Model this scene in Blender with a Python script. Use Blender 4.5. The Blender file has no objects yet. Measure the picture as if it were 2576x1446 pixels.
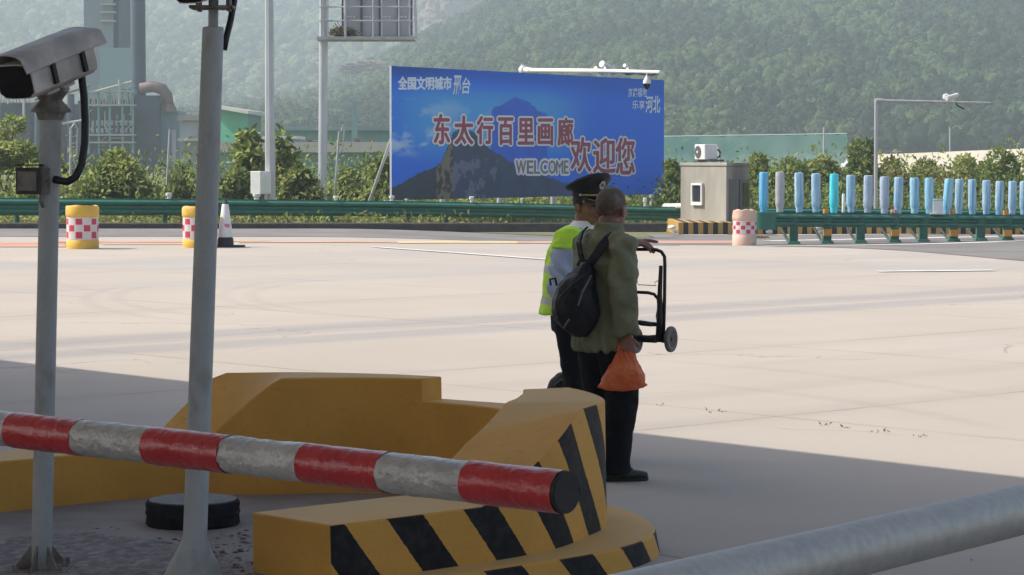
import bpy, bmesh, math, random
import numpy as np
from mathutils import Vector, Matrix, noise as mnoise

# ------------------------------------------------------------------ camera, world, sun, exposure
SC = bpy.context.scene
COL = SC.collection
rnd = random.Random(7)
CAM_H = 1.82
LENS = 90.0
F = LENS * 1024 / 36.0
HORIZON = 160.0
PITCH = math.atan((287.5 - HORIZON) / F)
cd = bpy.data.cameras.new('camera'); cam = bpy.data.objects.new('camera', cd); COL.objects.link(cam)
cam.location = (0, 0, CAM_H); cam.rotation_euler = (math.pi / 2 - PITCH, 0, 0)
cd.lens = LENS; cd.sensor_width = 36; cd.clip_start = 0.1; cd.clip_end = 20000
SC.camera = cam
SUN_EL = math.radians(47); SUN_H = Vector((-0.985, 0.17, 0)).normalized()
SUN_DIR = Vector((SUN_H.x * math.cos(SUN_EL), SUN_H.y * math.cos(SUN_EL), math.sin(SUN_EL)))
W = bpy.data.worlds.new('World'); SC.world = W; W.use_nodes = True
wn = W.node_tree.nodes; wl = W.node_tree.links
sky = wn.new('ShaderNodeTexSky'); sky.sky_type = 'NISHITA'; sky.sun_disc = False
sky.sun_elevation = SUN_EL; sky.sun_rotation = math.atan2(SUN_H.x, SUN_H.y)
sky.air_density = 1.0; sky.dust_density = 3.0; sky.ozone_density = 1.0
wl.new(sky.outputs[0], wn['Background'].inputs[0]); wn['Background'].inputs[1].default_value = 0.142
sl = bpy.data.lights.new('sun', 'SUN'); sl.energy = 4.3; sl.angle = math.radians(0.53); sl.color = (1, 0.93, 0.83)
so = bpy.data.objects.new('sun', sl); COL.objects.link(so)
so.rotation_euler = (-SUN_DIR).to_track_quat('-Z', 'Y').to_euler(); so.location = (0, 0, 60)
SC.view_settings.view_transform = 'Standard'; SC.view_settings.look = 'None'
SC.view_settings.exposure = 0.43; SC.view_settings.gamma = 1
SC.cycles.use_denoising = True
SC.cycles.max_bounces = 7; SC.cycles.diffuse_bounces = 4; SC.cycles.glossy_bounces = 3
SC.cycles.transparent_max_bounces = 8; SC.cycles.volume_bounces = 1
SC.cycles.use_adaptive_sampling = True

# ------------------------------------------------------------------ pixel <-> world (photo read at 2575 px wide)
K = 1024 / 2575.0
def ray(x, y):
    cx = (x * K - 512) / F; cy = -(y * K - 287.5) / F
    return Vector((cx, cy * math.sin(PITCH) + math.cos(PITCH), cy * math.cos(PITCH) - math.sin(PITCH)))
def at(x, y, Y):
    d = ray(x, y); return Vector((0, 0, CAM_H)) + d * (Y / d.y)
def ss(a, b, t):
    t = min(1, max(0, (t - a) / (b - a))); return t * t * (3 - 2 * t)
def gz(X, Y):
    return -0.26 * ss(50, 65, Y) * ss(-5, 4, X)
def gnd(x, y, z=None):
    d = ray(x, y); zz = 0 if z is None else z
    for _ in range(8):
        p = Vector((0, 0, CAM_H)) + d * ((zz - CAM_H) / d.z)
        if z is not None: break
        zz = gz(p.x, p.y)
    return p
D1 = Vector((0.735, 0.678, 0)).normalized(); D2 = Vector((-D1.y, D1.x, 0))
def ab(a, b, z=0): 
    p = D1 * a + D2 * b; return Vector((p.x, p.y, z))

# ------------------------------------------------------------------ object helpers
def tag(o, label=None, cat=None, group=None, kind=None):
    if label: o['label'] = label
    if cat: o['category'] = cat
    if group: o['group'] = group
    if kind: o['kind'] = kind
    return o
def thing(name, loc, label, cat, group=None, rz=0):
    o = bpy.data.objects.new(name, None); COL.objects.link(o); o.location = loc; o.rotation_euler.z = rz
    o.empty_display_size = 0.2
    return tag(o, label, cat, group)
def wloc(o):
    v = Vector((0, 0, 0))
    while o is not None: v = v + Vector(o.location); o = o.parent
    return v
def copy_tree(o, parent=None):
    c = o.copy(); COL.objects.link(c)
    if parent is not None: c.parent = parent
    for ch in list(o.children): copy_tree(ch, c)
    return c
def frame(d, ref=None):
    d = d.normalized(); r = ref or (Vector((0, 0, 1)) if abs(d.z) < 0.9 else Vector((0, 1, 0)))
    a = d.cross(r).normalized(); b = a.cross(d).normalized(); return a, b

class MB:
    def __init__(s): s.v = []; s.f = []; s.m = []; s.uv = {}
    def add(s, vs, fs, m=0):
        o = len(s.v); s.v += [Vector(p) for p in vs]
        for f in fs: s.f.append([i + o for i in f]); s.m.append(m)
        return s
    def box(s, c, size, rz=0, m=0, R=None, taper=1.0):
        c = Vector(c); hx, hy, hz = [q / 2 for q in size]
        M = R if R is not None else Matrix.Rotation(rz, 3, 'Z')
        vs = []
        for sz in (-1, 1):
            t = taper if sz > 0 else 1
            for sx, sy in ((-1, -1), (1, -1), (1, 1), (-1, 1)):
                vs.append(c + M @ Vector((sx * hx * t, sy * hy * t, sz * hz)))
        return s.add(vs, [(3, 2, 1, 0), (4, 5, 6, 7), (0, 1, 5, 4), (1, 2, 6, 5), (2, 3, 7, 6), (3, 0, 4, 7)], m)
    def cyl(s, p0, p1, r0, r1=None, n=16, m=0, cap=True, capm=None):
        return s.tube([p0, p1], [r0, r0 if r1 is None else r1], n, m, cap, capm)
    def tube(s, pts, r, n=10, m=0, cap=True, capm=None, ref=None):
        pts = [Vector(p) for p in pts]
        if not isinstance(r, (list, tuple)): r = [r] * len(pts)
        vs = []; a = None
        for i, p in enumerate(pts):
            d = (pts[min(i + 1, len(pts) - 1)] - pts[max(i - 1, 0)]).normalized()
            if a is None: a, b = frame(d, ref)
            else:
                a = (a - d * a.dot(d)).normalized(); b = a.cross(d).normalized() * -1
                b = d.cross(a)
            if i == 0: b = d.cross(a)
            rr = r[i]; ra, rb = (rr if isinstance(rr, (list, tuple)) else (rr, rr))
            for k in range(n):
                t = 2 * math.pi * k / n; vs.append(p + a * (ra * math.cos(t)) + b * (rb * math.sin(t)))
        fs = []
        for i in range(len(pts) - 1):
            for k in range(n):
                k2 = (k + 1) % n; fs.append((i * n + k, i * n + k2, (i + 1) * n + k2, (i + 1) * n + k))
        s.add(vs, fs, m)
        if cap:
            o = len(s.v) - len(vs)
            s.f.append([o + k for k in reversed(range(n))]); s.m.append(m if capm is None else capm)
            s.f.append([o + (len(pts) - 1) * n + k for k in range(n)]); s.m.append(m if capm is None else capm)
        return s
    def lathe(s, prof, c=(0, 0, 0), n=32, m=0, mf=None):
        c = Vector(c); o = len(s.v)
        for r, z in prof:
            for k in range(n):
                t = 2 * math.pi * k / n; s.v.append(c + Vector((r * math.cos(t), r * math.sin(t), z)))
        for i in range(len(prof) - 1):
            for k in range(n):
                k2 = (k + 1) % n
                s.f.append([o + i * n + k, o + i * n + k2, o + (i + 1) * n + k2, o + (i + 1) * n + k])
                s.m.append(mf(i, k) if mf else m)
        return s
    def prism(s, poly, z0, z1, m=0):
        n = len(poly); vs = [(p[0], p[1], z0) for p in poly] + [(p[0], p[1], z1) for p in poly]
        fs = [list(reversed(range(n))), list(range(n, 2 * n))] + [(i, (i + 1) % n, n + (i + 1) % n, n + i) for i in range(n)]
        return s.add(vs, fs, m)
    def ell(s, c, r, n=12, m=0, R=None):
        c = Vector(c); R = R or Matrix.Identity(3); rx, ry, rz = (r, r, r) if not isinstance(r, (list, tuple)) else r
        vs = [c + R @ Vector((0, 0, -rz))]; h = max(4, n // 2)
        for i in range(1, h):
            ph = -math.pi / 2 + math.pi * i / h
            for k in range(n):
                t = 2 * math.pi * k / n
                vs.append(c + R @ Vector((rx * math.cos(ph) * math.cos(t), ry * math.cos(ph) * math.sin(t), rz * math.sin(ph))))
        vs.append(c + R @ Vector((0, 0, rz))); fs = []
        for k in range(n):
            k2 = (k + 1) % n; fs.append((0, 1 + k2, 1 + k))
            for i in range(h - 2): fs.append((1 + i * n + k, 1 + i * n + k2, 1 + (i + 1) * n + k2, 1 + (i + 1) * n + k))
            fs.append((1 + (h - 2) * n + k, 1 + (h - 2) * n + k2, len(vs) - 1))
        return s.add(vs, fs, m)
    def loft(s, rings, n=20, m=0):
        """rings: (centre, half axis a, half axis b)"""
        vs = []
        for c, a, b in rings:
            c, a, b = Vector(c), Vector(a), Vector(b)
            for k in range(n):
                t = 2 * math.pi * k / n; vs.append(c + a * math.cos(t) + b * math.sin(t))
        fs = [list(reversed(range(n)))]
        for i in range(len(rings) - 1):
            for k in range(n):
                k2 = (k + 1) % n; fs.append((i * n + k, i * n + k2, (i + 1) * n + k2, (i + 1) * n + k))
        fs.append([(len(rings) - 1) * n + k for k in range(n)])
        return s.add(vs, fs, m)
    def mesh(s, name, mats, off, smooth):
        me = bpy.data.meshes.new(name)
        me.from_pydata([tuple(p - off) for p in s.v], [], s.f)
        for mt in mats: me.materials.append(mt)
        me.polygons.foreach_set('material_index', s.m)
        if smooth: me.polygons.foreach_set('use_smooth', [True] * len(s.f))
        me.validate(); me.update(); return me
    def build(s, name, mats, parent=None, smooth=False, local=False, bevel=0, fix=True, loc=None, auto=None):
        if not isinstance(mats, (list, tuple)): mats = [mats]
        off = Vector((0, 0, 0)) if local else (wloc(parent) if parent else Vector(loc or (0, 0, 0)))
        me = s.mesh(name, mats, off, smooth)
        if fix:
            bm = bmesh.new(); bm.from_mesh(me); bmesh.ops.recalc_face_normals(bm, faces=bm.faces); bm.to_mesh(me); bm.free()
        if auto is not None:
            me.polygons.foreach_set('use_smooth', [True] * len(me.polygons)); me.set_sharp_from_angle(angle=math.radians(auto))
        o = bpy.data.objects.new(name, me); COL.objects.link(o)
        if parent: o.parent = parent
        elif loc: o.location = loc
        if bevel:
            b = o.modifiers.new('edge', 'BEVEL'); b.width = bevel; b.segments = 2; b.limit_method = 'ANGLE'; b.angle_limit = math.radians(40)
        return o

def npmesh(name, V, Fc, mats, midx=None, smooth=False, parent=None, loc=None):
    """V (n,3) array, Fc (m,k) array of equal-length faces"""
    me = bpy.data.meshes.new(name); k = Fc.shape[1]
    if loc is not None: V = V - np.array(loc)
    me.vertices.add(len(V)); me.vertices.foreach_set('co', V.astype(np.float32).ravel())
    me.loops.add(Fc.size); me.loops.foreach_set('vertex_index', Fc.astype(np.int32).ravel())
    me.polygons.add(len(Fc)); me.polygons.foreach_set('loop_start', np.arange(0, Fc.size, k, dtype=np.int32))
    for m in mats: me.materials.append(m)
    if midx is not None: me.polygons.foreach_set('material_index', midx.astype(np.int32))
    if smooth: me.polygons.foreach_set('use_smooth', np.ones(len(Fc), dtype=bool))
    me.update(calc_edges=True); me.validate()
    o = bpy.data.objects.new(name, me); COL.objects.link(o)
    if parent: o.parent = parent
    elif loc is not None: o.location = loc
    return o

# ------------------------------------------------------------------ materials
def mat(name, col, rough=0.6, metal=0.0, col2=None, scale=8.0, bump=0.0, bscale=40.0, detail=4, spec=0.5, stretch=None,
        coat=0.0, sss=0.0, trans=0.0, col3=None, scale3=1.0, amt3=0.5):
    m = bpy.data.materials.new(name); m.use_nodes = True; t = m.node_tree; N = t.nodes; L = t.links
    p = N['Principled BSDF']; p.inputs['Roughness'].default_value = rough; p.inputs['Metallic'].default_value = metal
    p.inputs['Specular IOR Level'].default_value = spec; p.inputs['Coat Weight'].default_value = coat
    c = (*col, 1); p.inputs['Base Color'].default_value = c
    tc = N.new('ShaderNodeTexCoord'); mp = N.new('ShaderNodeMapping'); L.new(tc.outputs['Object'], mp.inputs[0])
    if stretch: mp.inputs['Scale'].default_value = stretch
    out = None
    if col2 is not None:
        n = N.new('ShaderNodeTexNoise'); n.inputs['Scale'].default_value = scale; n.inputs['Detail'].default_value = detail
        L.new(mp.outputs[0], n.inputs['Vector'])
        r = N.new('ShaderNodeValToRGB'); r.color_ramp.elements[0].position = 0.36; r.color_ramp.elements[1].position = 0.66
        r.color_ramp.elements[0].color = c; r.color_ramp.elements[1].color = (*col2, 1)
        L.new(n.outputs[0], r.inputs[0]); out = r.outputs[0]
    if col3 is not None:
        n = N.new('ShaderNodeTexNoise'); n.inputs['Scale'].default_value = scale3; n.inputs['Detail'].default_value = 6
        L.new(mp.outputs[0], n.inputs['Vector'])
        r = N.new('ShaderNodeMapRange'); r.inputs[1].default_value = 0.52; r.inputs[2].default_value = 0.68; r.inputs[4].default_value = amt3
        L.new(n.outputs[0], r.inputs[0])
        mx = N.new('ShaderNodeMix'); mx.data_type = 'RGBA'; L.new(r.outputs[0], mx.inputs[0])
        if out is not None: L.new(out, mx.inputs[6])
        else: mx.inputs[6].default_value = c
        mx.inputs[7].default_value = (*col3, 1); out = mx.outputs[2]
    if out is not None: L.new(out, p.inputs['Base Color'])
    if bump > 0:
        n = N.new('ShaderNodeTexNoise'); n.inputs['Scale'].default_value = bscale; n.inputs['Detail'].default_value = 5
        L.new(mp.outputs[0], n.inputs['Vector'])
        b = N.new('ShaderNodeBump'); b.inputs['Strength'].default_value = bump; b.inputs['Distance'].default_value = 0.02
        L.new(n.outputs[0], b.inputs['Height']); L.new(b.outputs[0], p.inputs['Normal'])
    if sss: p.inputs['Subsurface Weight'].default_value = sss; p.inputs['Subsurface Radius'].default_value = (0.01, 0.004, 0.002)
    if trans:
        tr = N.new('ShaderNodeBsdfTranslucent'); mx = N.new('ShaderNodeMixShader'); mx.inputs[0].default_value = trans
        if out is not None: L.new(out, tr.inputs[0])
        else: tr.inputs[0].default_value = c
        L.new(p.outputs[0], mx.inputs[1]); L.new(tr.outputs[0], mx.inputs[2])
        L.new(mx.outputs[0], N['Material Output'].inputs[0])
    return m
def nodes_of(m): return m.node_tree.nodes, m.node_tree.links
# ================================================================== THE SETTING
def math_node(N, L, op, a, b=None, c=None):
    n = N.new('ShaderNodeMath'); n.operation = op
    for i, v in enumerate((a, b, c)):
        if v is None: continue
        if isinstance(v, (int, float)): n.inputs[i].default_value = v
        else: L.new(v, n.inputs[i])
    return n.outputs[0]
def mixcol(N, L, fac, a, b):
    mx = N.new('ShaderNodeMix'); mx.data_type = 'RGBA'
    if isinstance(fac, (int, float)): mx.inputs[0].default_value = fac
    else: L.new(fac, mx.inputs[0])
    for i, v in ((6, a), (7, b)):
        if isinstance(v, tuple): mx.inputs[i].default_value = (*v, 1)
        else: L.new(v, mx.inputs[i])
    return mx.outputs[2]
def noise_node(N, L, vec, scale, detail=4, rough=0.55):
    n = N.new('ShaderNodeTexNoise'); n.inputs['Scale'].default_value = scale; n.inputs['Detail'].default_value = detail
    n.inputs['Roughness'].default_value = rough; L.new(vec, n.inputs['Vector']); return n.outputs[0]
def smooth(N, L, v, lo, hi, o0=0.0, o1=1.0):
    n = N.new('ShaderNodeMapRange'); n.interpolation_type = 'SMOOTHSTEP'; L.new(v, n.inputs[0])
    for i, q in zip((1, 2, 3, 4), (lo, hi, o0, o1)): n.inputs[i].default_value = q
    return n.outputs[0]

def concrete_material():
    m = bpy.data.materials.new('plaza concrete'); m.use_nodes = True; N, L = nodes_of(m); p = N['Principled BSDF']
    p.inputs['Roughness'].default_value = 0.85; p.inputs['Specular IOR Level'].default_value = 0.25
    g = N.new('ShaderNodeNewGeometry').outputs['Position']
    def dot(v):
        n = N.new('ShaderNodeVectorMath'); n.operation = 'DOT_PRODUCT'; L.new(g, n.inputs[0]); n.inputs[1].default_value = v; return n.outputs['Value']
    a = dot(tuple(D1)); b = dot(tuple(D2))
    cv = N.new('ShaderNodeCombineXYZ'); L.new(a, cv.inputs[0]); L.new(b, cv.inputs[1])
    st = N.new('ShaderNodeVectorMath'); st.operation = 'MULTIPLY'; L.new(cv.outputs[0], st.inputs[0]); st.inputs[1].default_value = (0.12, 1, 1)
    n1 = noise_node(N, L, g, 0.35, 5); n2 = noise_node(N, L, g, 6, 6, 0.7); n3 = noise_node(N, L, st.outputs[0], 0.9, 4)
    n4 = noise_node(N, L, g, 60, 3)
    n6 = noise_node(N, L, st.outputs[0], 5.0, 5)
    c = mixcol(N, L, smooth(N, L, n1, 0.35, 0.65), (0.408, 0.356, 0.302), (0.435, 0.386, 0.334))
    c = mixcol(N, L, smooth(N, L, n2, 0.45, 0.8, 0, 0.25), c, (0.36, 0.315, 0.27))
    c = mixcol(N, L, smooth(N, L, n3, 0.5, 0.75, 0, 0.35), c, (0.36, 0.33, 0.30))
    c = mixcol(N, L, smooth(N, L, n4, 0.35, 0.75, 0, 0.16), c, (0.26, 0.22, 0.19))
    # rubber worn into the wheel paths of the lanes
    def band(b0, w, dark, amt, wob=0.5):
        nonlocal c
        bb = math_node(N, L, 'ABSOLUTE', math_node(N, L, 'SUBTRACT', math_node(N, L, 'ADD', b, math_node(N, L, 'MULTIPLY', n3, wob)), b0 + wob / 2))
        f = smooth(N, L, bb, w, w * 0.15, 0, amt)
        f2 = math_node(N, L, 'MULTIPLY', f, smooth(N, L, n6, 0.25, 0.65, 0.55, 1.0))
        c = mixcol(N, L, f2, c, dark)
    band(21.8, 0.8, (0.27, 0.26, 0.255), 0.85); band(20.45, 0.75, (0.275, 0.265, 0.26), 0.85)
    band(25.6, 0.6, (0.32, 0.30, 0.28), 0.35); band(16.6, 0.5, (0.32, 0.29, 0.26), 0.3); band(15.2, 0.4, (0.32, 0.29, 0.26), 0.28)
    band(31, 1.4, (0.32, 0.31, 0.30), 0.5, 1.0); band(38, 2.0, (0.32, 0.31, 0.31), 0.5, 1.5)
    band(12.1, 0.5, (0.27, 0.25, 0.23), 0.3); band(13.6, 0.4, (0.27, 0.25, 0.23), 0.25)
    # every slab weathered a little differently, oil drips down the lanes, hairline cracks
    fl = []
    for v, per, off in ((b, 4.6, 12.06), (a, 5.2, 13.68)):
        fl.append(math_node(N, L, 'FLOOR', math_node(N, L, 'DIVIDE', math_node(N, L, 'SUBTRACT', v, off), per)))
    ci = N.new('ShaderNodeCombineXYZ'); L.new(fl[0], ci.inputs[0]); L.new(fl[1], ci.inputs[1])
    wnz = N.new('ShaderNodeTexWhiteNoise'); wnz.noise_dimensions = '2D'; L.new(ci.outputs[0], wnz.inputs['Vector'])
    c = mixcol(N, L, math_node(N, L, 'MULTIPLY', wnz.outputs['Value'], 0.20), c, (0.34, 0.31, 0.275))
    oil = math_node(N, L, 'MULTIPLY', smooth(N, L, noise_node(N, L, g, 2.6, 3), 0.70, 0.78), smooth(N, L, n3, 0.45, 0.62))
    c = mixcol(N, L, math_node(N, L, 'MULTIPLY', oil, 0.45), c, (0.20, 0.175, 0.155))
    vor = N.new('ShaderNodeTexVoronoi'); vor.feature = 'DISTANCE_TO_EDGE'; vor.inputs['Scale'].default_value = 0.16
    wv = N.new('ShaderNodeVectorMath'); wv.operation = 'ADD'; L.new(g, wv.inputs[0])
    ns = N.new('ShaderNodeTexNoise'); ns.inputs['Scale'].default_value = 1.2; ns.inputs['Detail'].default_value = 6; L.new(g, ns.inputs['Vector']); L.new(ns.outputs['Color'], wv.inputs[1]); L.new(wv.outputs[0], vor.inputs['Vector'])
    crk = math_node(N, L, 'MULTIPLY', smooth(N, L, vor.outputs['Distance'], 0.0035, 0.001), smooth(N, L, n1, 0.50, 0.58))
    c = mixcol(N, L, math_node(N, L, 'MULTIPLY', crk, 0.6), c, (0.20, 0.17, 0.14))
    # traffic film across the far end of the plaza
    sx = N.new('ShaderNodeSeparateXYZ'); L.new(g, sx.inputs[0])
    yy = math_node(N, L, 'ADD', sx.outputs[1], math_node(N, L, 'MULTIPLY', n1, 6))
    c = mixcol(N, L, math_node(N, L, 'MULTIPLY', smooth(N, L, math_node(N, L, 'ABSOLUTE', math_node(N, L, 'SUBTRACT', yy, 47.2)), 3.2, 0.6, 0, 0.6), smooth(N, L, n3, 0.3, 0.7, 0.5, 1)), c, (0.31, 0.30, 0.29))
    # tyre marks curving off the lanes
    def track(p0, p1, bow, w, amt):
        nonlocal c
        p0, p1 = gnd(*p0), gnd(*p1); t = (p1 - p0).normalized(); Ln = (p1 - p0).length; nn = Vector((-t.y, t.x, 0))
        q0 = N.new('ShaderNodeVectorMath'); q0.operation = 'SUBTRACT'; L.new(g, q0.inputs[0]); q0.inputs[1].default_value = tuple(p0)
        def dt(v):
            k = N.new('ShaderNodeVectorMath'); k.operation = 'DOT_PRODUCT'; L.new(q0.outputs[0], k.inputs[0]); k.inputs[1].default_value = tuple(v); return k.outputs['Value']
        s_ = math_node(N, L, 'DIVIDE', dt(t), Ln); o_ = dt(nn)
        arc = math_node(N, L, 'MULTIPLY', math_node(N, L, 'MULTIPLY', s_, math_node(N, L, 'SUBTRACT', 1.0, s_)), 4 * bow)
        dd = math_node(N, L, 'ABSOLUTE', math_node(N, L, 'SUBTRACT', o_, arc))
        f = math_node(N, L, 'MULTIPLY', smooth(N, L, dd, w, w * 0.2, 0, amt), math_node(N, L, 'MULTIPLY', smooth(N, L, s_, -0.05, 0.15), smooth(N, L, s_, 1.05, 0.8)))
        f = math_node(N, L, 'MULTIPLY', f, smooth(N, L, noise_node(N, L, g, 4, 4), 0.3, 0.6, 0.35, 1))
        c = mixcol(N, L, f, c, (0.27, 0.235, 0.20))
    for p0_, p1_, bw_ in (((322, 718), (500, 812), -0.9), ((400, 715), (560, 800), -0.9), ((720, 705), (880, 800), -1.2), ((795, 705), (945, 800), -1.2), ((1700, 960), (2560, 1090), 0.3), ((1640, 905), (2570, 1010), 0.3), ((150, 690), (330, 740), -0.5)):
        track(p0_, p1_, bw_, 0.16, 0.24)
    # slab joints, edge wear along them
    for v, per, off in ((b, 4.6, 12.06), (a, 5.2, 13.68)):
        v2 = math_node(N, L, 'ADD', v, math_node(N, L, 'MULTIPLY', noise_node(N, L, g, 3, 3), 0.03))
        d = math_node(N, L, 'PINGPONG', math_node(N, L, 'SUBTRACT', v2, off - 200 * per), per / 2)
        c = mixcol(N, L, smooth(N, L, d, 0.12, 0.0, 0, 0.14), c, (0.30, 0.26, 0.22))
        c = mixcol(N, L, math_node(N, L, 'MULTIPLY', smooth(N, L, d, 0.018, 0.008, 0, 0.85), smooth(N, L, noise_node(N, L, g, 0.55, 3), 0.38, 0.6, 0.15, 1.0)), c, (0.20, 0.165, 0.13))
    L.new(c, p.inputs['Base Color'])
    bp = N.new('ShaderNodeBump'); bp.inputs['Strength'].default_value = 0.35; bp.inputs['Distance'].default_value = 0.006
    L.new(n2, bp.inputs['Height']); L.new(bp.outputs[0], p.inputs['Normal'])
    return m
M_CONC = concrete_material()
M_ASPH = mat('asphalt', (0.15, 0.14, 0.135), 0.9, col2=(0.20, 0.185, 0.175), scale=0.6, bump=0.3, bscale=30, col3=(0.10, 0.095, 0.09), scale3=0.25, amt3=0.5)
M_DIRT = mat('verge soil', (0.16, 0.14, 0.08), 0.95, col2=(0.10, 0.13, 0.04), scale=0.8, bump=0.5, bscale=5)
M_LINE = mat('road paint', (0.72, 0.70, 0.66), 0.7, col2=(0.55, 0.53, 0.49), scale=3)
M_RED = mat('red lane paint', (0.46, 0.19, 0.15), 0.8, col2=(0.47, 0.30, 0.20), scale=0.5, col3=(0.48, 0.40, 0.31), scale3=0.9, amt3=0.9, stretch=(0.4, 1.2, 1))
M_YEL = mat('worn yellow lane paint', (0.58, 0.44, 0.18), 0.8, col2=(0.50, 0.42, 0.30), scale=0.8)

# ground: one sheet to the horizon
xs = np.concatenate([[-2200, -1300, -500, -200, -90], np.arange(-50, 61, 1.0), [90, 200, 500, 1300, 2200]])
ys = np.concatenate([[-350, -150], np.arange(-30, 121, 1.0), [160, 260, 500, 1200, 2550]])
def gridmesh(name, xs, ys, zf, mats):
    X, Y = np.meshgrid(xs, ys); Z = np.vectorize(zf)(X, Y)
    V = np.stack([X, Y, Z], -1).reshape(-1, 3); nx = len(xs); ny = len(ys)
    I = np.arange(nx * ny).reshape(ny, nx)
    Q = np.stack([I[:-1, :-1], I[:-1, 1:], I[1:, 1:], I[1:, :-1]], -1).reshape(-1, 4)
    return npmesh(name, V, Q, mats)
tag(gridmesh('ground', xs, ys, lambda x, y: gz(x, y) - 0.03 - 0.06 * ss(72, 90, y), [M_DIRT]), kind='structure')

def clip(poly, axis, v, keep_ge):
    out = []
    for i in range(len(poly)):
        p, q = poly[i], poly[(i + 1) % len(poly)]
        ip = (p[axis] >= v) == keep_ge or p[axis] == v; iq = (q[axis] >= v) == keep_ge or q[axis] == v
        if ip: out.append(p)
        if ip != iq and p[axis] != q[axis]:
            t = (v - p[axis]) / (q[axis] - p[axis]); out.append((p[0] + (q[0] - p[0]) * t, p[1] + (q[1] - p[1]) * t))
    return out
def drape(name, poly, off, m, step=1.0, kind='structure'):
    """convex polygon laid on the ground as a sheet"""
    vs, fs = [], []
    x0, x1 = math.floor(min(p[0] for p in poly)), math.ceil(max(p[0] for p in poly))
    y0, y1 = math.floor(min(p[1] for p in poly)), math.ceil(max(p[1] for p in poly))
    y = y0
    while y < y1:
        strip = clip(clip(poly, 1, y, True), 1, y + step, False)
        if len(strip) > 2:
            x = x0
            while x < x1:
                c = clip(clip(strip, 0, x, True), 0, x + step, False)
                if len(c) > 2:
                    o = len(vs); vs += [(p[0], p[1], gz(*p) + off) for p in c]; fs.append(list(range(o, o + len(c))))
                x += step
        y += step
    b = MB(); b.add(vs, fs); o = b.build(name, m)
    bm = bmesh.new(); bm.from_mesh(o.data); bmesh.ops.remove_doubles(bm, verts=bm.verts, dist=1e-4)
    for f in bm.faces:
        if f.normal.z < 0: f.normal_flip()
    bm.to_mesh(o.data); bm.free()
    return tag(o, kind=kind)
drape('plaza_pavement', [(-40, -24), (45, -24), (45, 67), (-40, 67)], 0.0, M_CONC, 1.0)
# asphalt carriageway crossing beyond the plaza, and the wedge beside the right-hand guardrail
drape('asphalt_road', [(-45, 60.6), (4, 60.6), (4, 68.3), (-45, 67.4)], 0.006, M_ASPH)
p1 = gnd(1890, 617); p2 = gnd(2700, 668); 
drape('asphalt_ramp', [(p1.x, p1.y), (p2.x, p2.y), (58, 40), (58, 71.5), (3.8, 71.5), (3.8, 62)], 0.008, M_ASPH)
def strip(name, pts, w, m, off=0.014):
    for (q0, q1) in zip(pts[:-1], pts[1:]):
        a, b = gnd(*q0), gnd(*q1); d = (b - a); d.z = 0; n = Vector((-d.y, d.x, 0)).normalized() * w / 2
        drape(name, [(a.x - n.x, a.y - n.y), (b.x - n.x, b.y - n.y), (b.x + n.x, b.y + n.y), (a.x + n.x, a.y + n.y)], off, m)
strip('lane_marking', [(940, 622), (1420, 657)], 0.2, M_LINE)
strip('lane_marking', [(2208, 684), (2500, 681)], 0.28, M_LINE)
strip('edge_line', [(1915, 620), (2600, 605)], 0.55, M_LINE, 0.016)
strip('edge_line', [(1930, 607), (2600, 594)], 0.5, M_LINE, 0.016)
strip('lane_marking', [(1705, 592), (1830, 592)], 0.3, M_LINE, 0.016)
strip('lane_marking', [(1940, 592), (2560, 588)], 0.35, M_LINE, 0.016)
# worn coloured anti-skid paint between the drums
for (x0, x1, y0, y1, mm) in ((-700, 165, 611, 622, M_RED), (100, 470, 607, 612, M_RED), (600, 1000, 607.5, 611.5, M_RED), (1000, 1300, 607.5, 613, M_YEL),
                             (1300, 1420, 607.5, 613, M_RED), (1640, 1850, 606, 612, M_RED), (255, 520, 613, 616, M_YEL), (520, 680, 606, 608, M_YEL)):
    A, B, C, D = gnd(x0, y1), gnd(x1, y1), gnd(x1, y0), gnd(x0, y0)
    drape('lane_paint', [(q.x, q.y) for q in (A, B, C, D)], 0.012, mm)
# low dark kerb along the verge
b = MB(); b.box((-20.9, 67.9, 0.03), (50, 0.35, 0.24), rz=0.008); 
tag(b.build('kerb', mat('old asphalt kerb', (0.045, 0.042, 0.042), 0.9, col2=(0.07, 0.065, 0.06), scale=5), bevel=0.03), kind='structure')
b = MB(); b.box((9.0, 71.6, -0.12), (8.2, 0.3, 0.2), rz=0.06)

# island floor inside the crash wall
A0, B0 = 7.1, 9.6
isl = [ab(-9, 8.06), ab(A0, 8.06)] + [ab(A0 + 1.5 * math.cos(t), B0 + 1.5 * math.sin(t)) for t in np.linspace(-math.pi / 2, math.pi / 2, 14)][1:-1] + [ab(A0, 11.1), ab(-9, 11.1)]
M_ISL = mat('island slab', (0.30, 0.27, 0.25), 0.9, col2=(0.24, 0.215, 0.2), scale=4, bump=0.5, bscale=25, col3=(0.15, 0.135, 0.13), scale3=1.6, amt3=0.5)
b = MB(); b.prism([(p.x, p.y) for p in isl], 0.005, 0.1); tag(b.build('island_floor', M_ISL), kind='structure')

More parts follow.
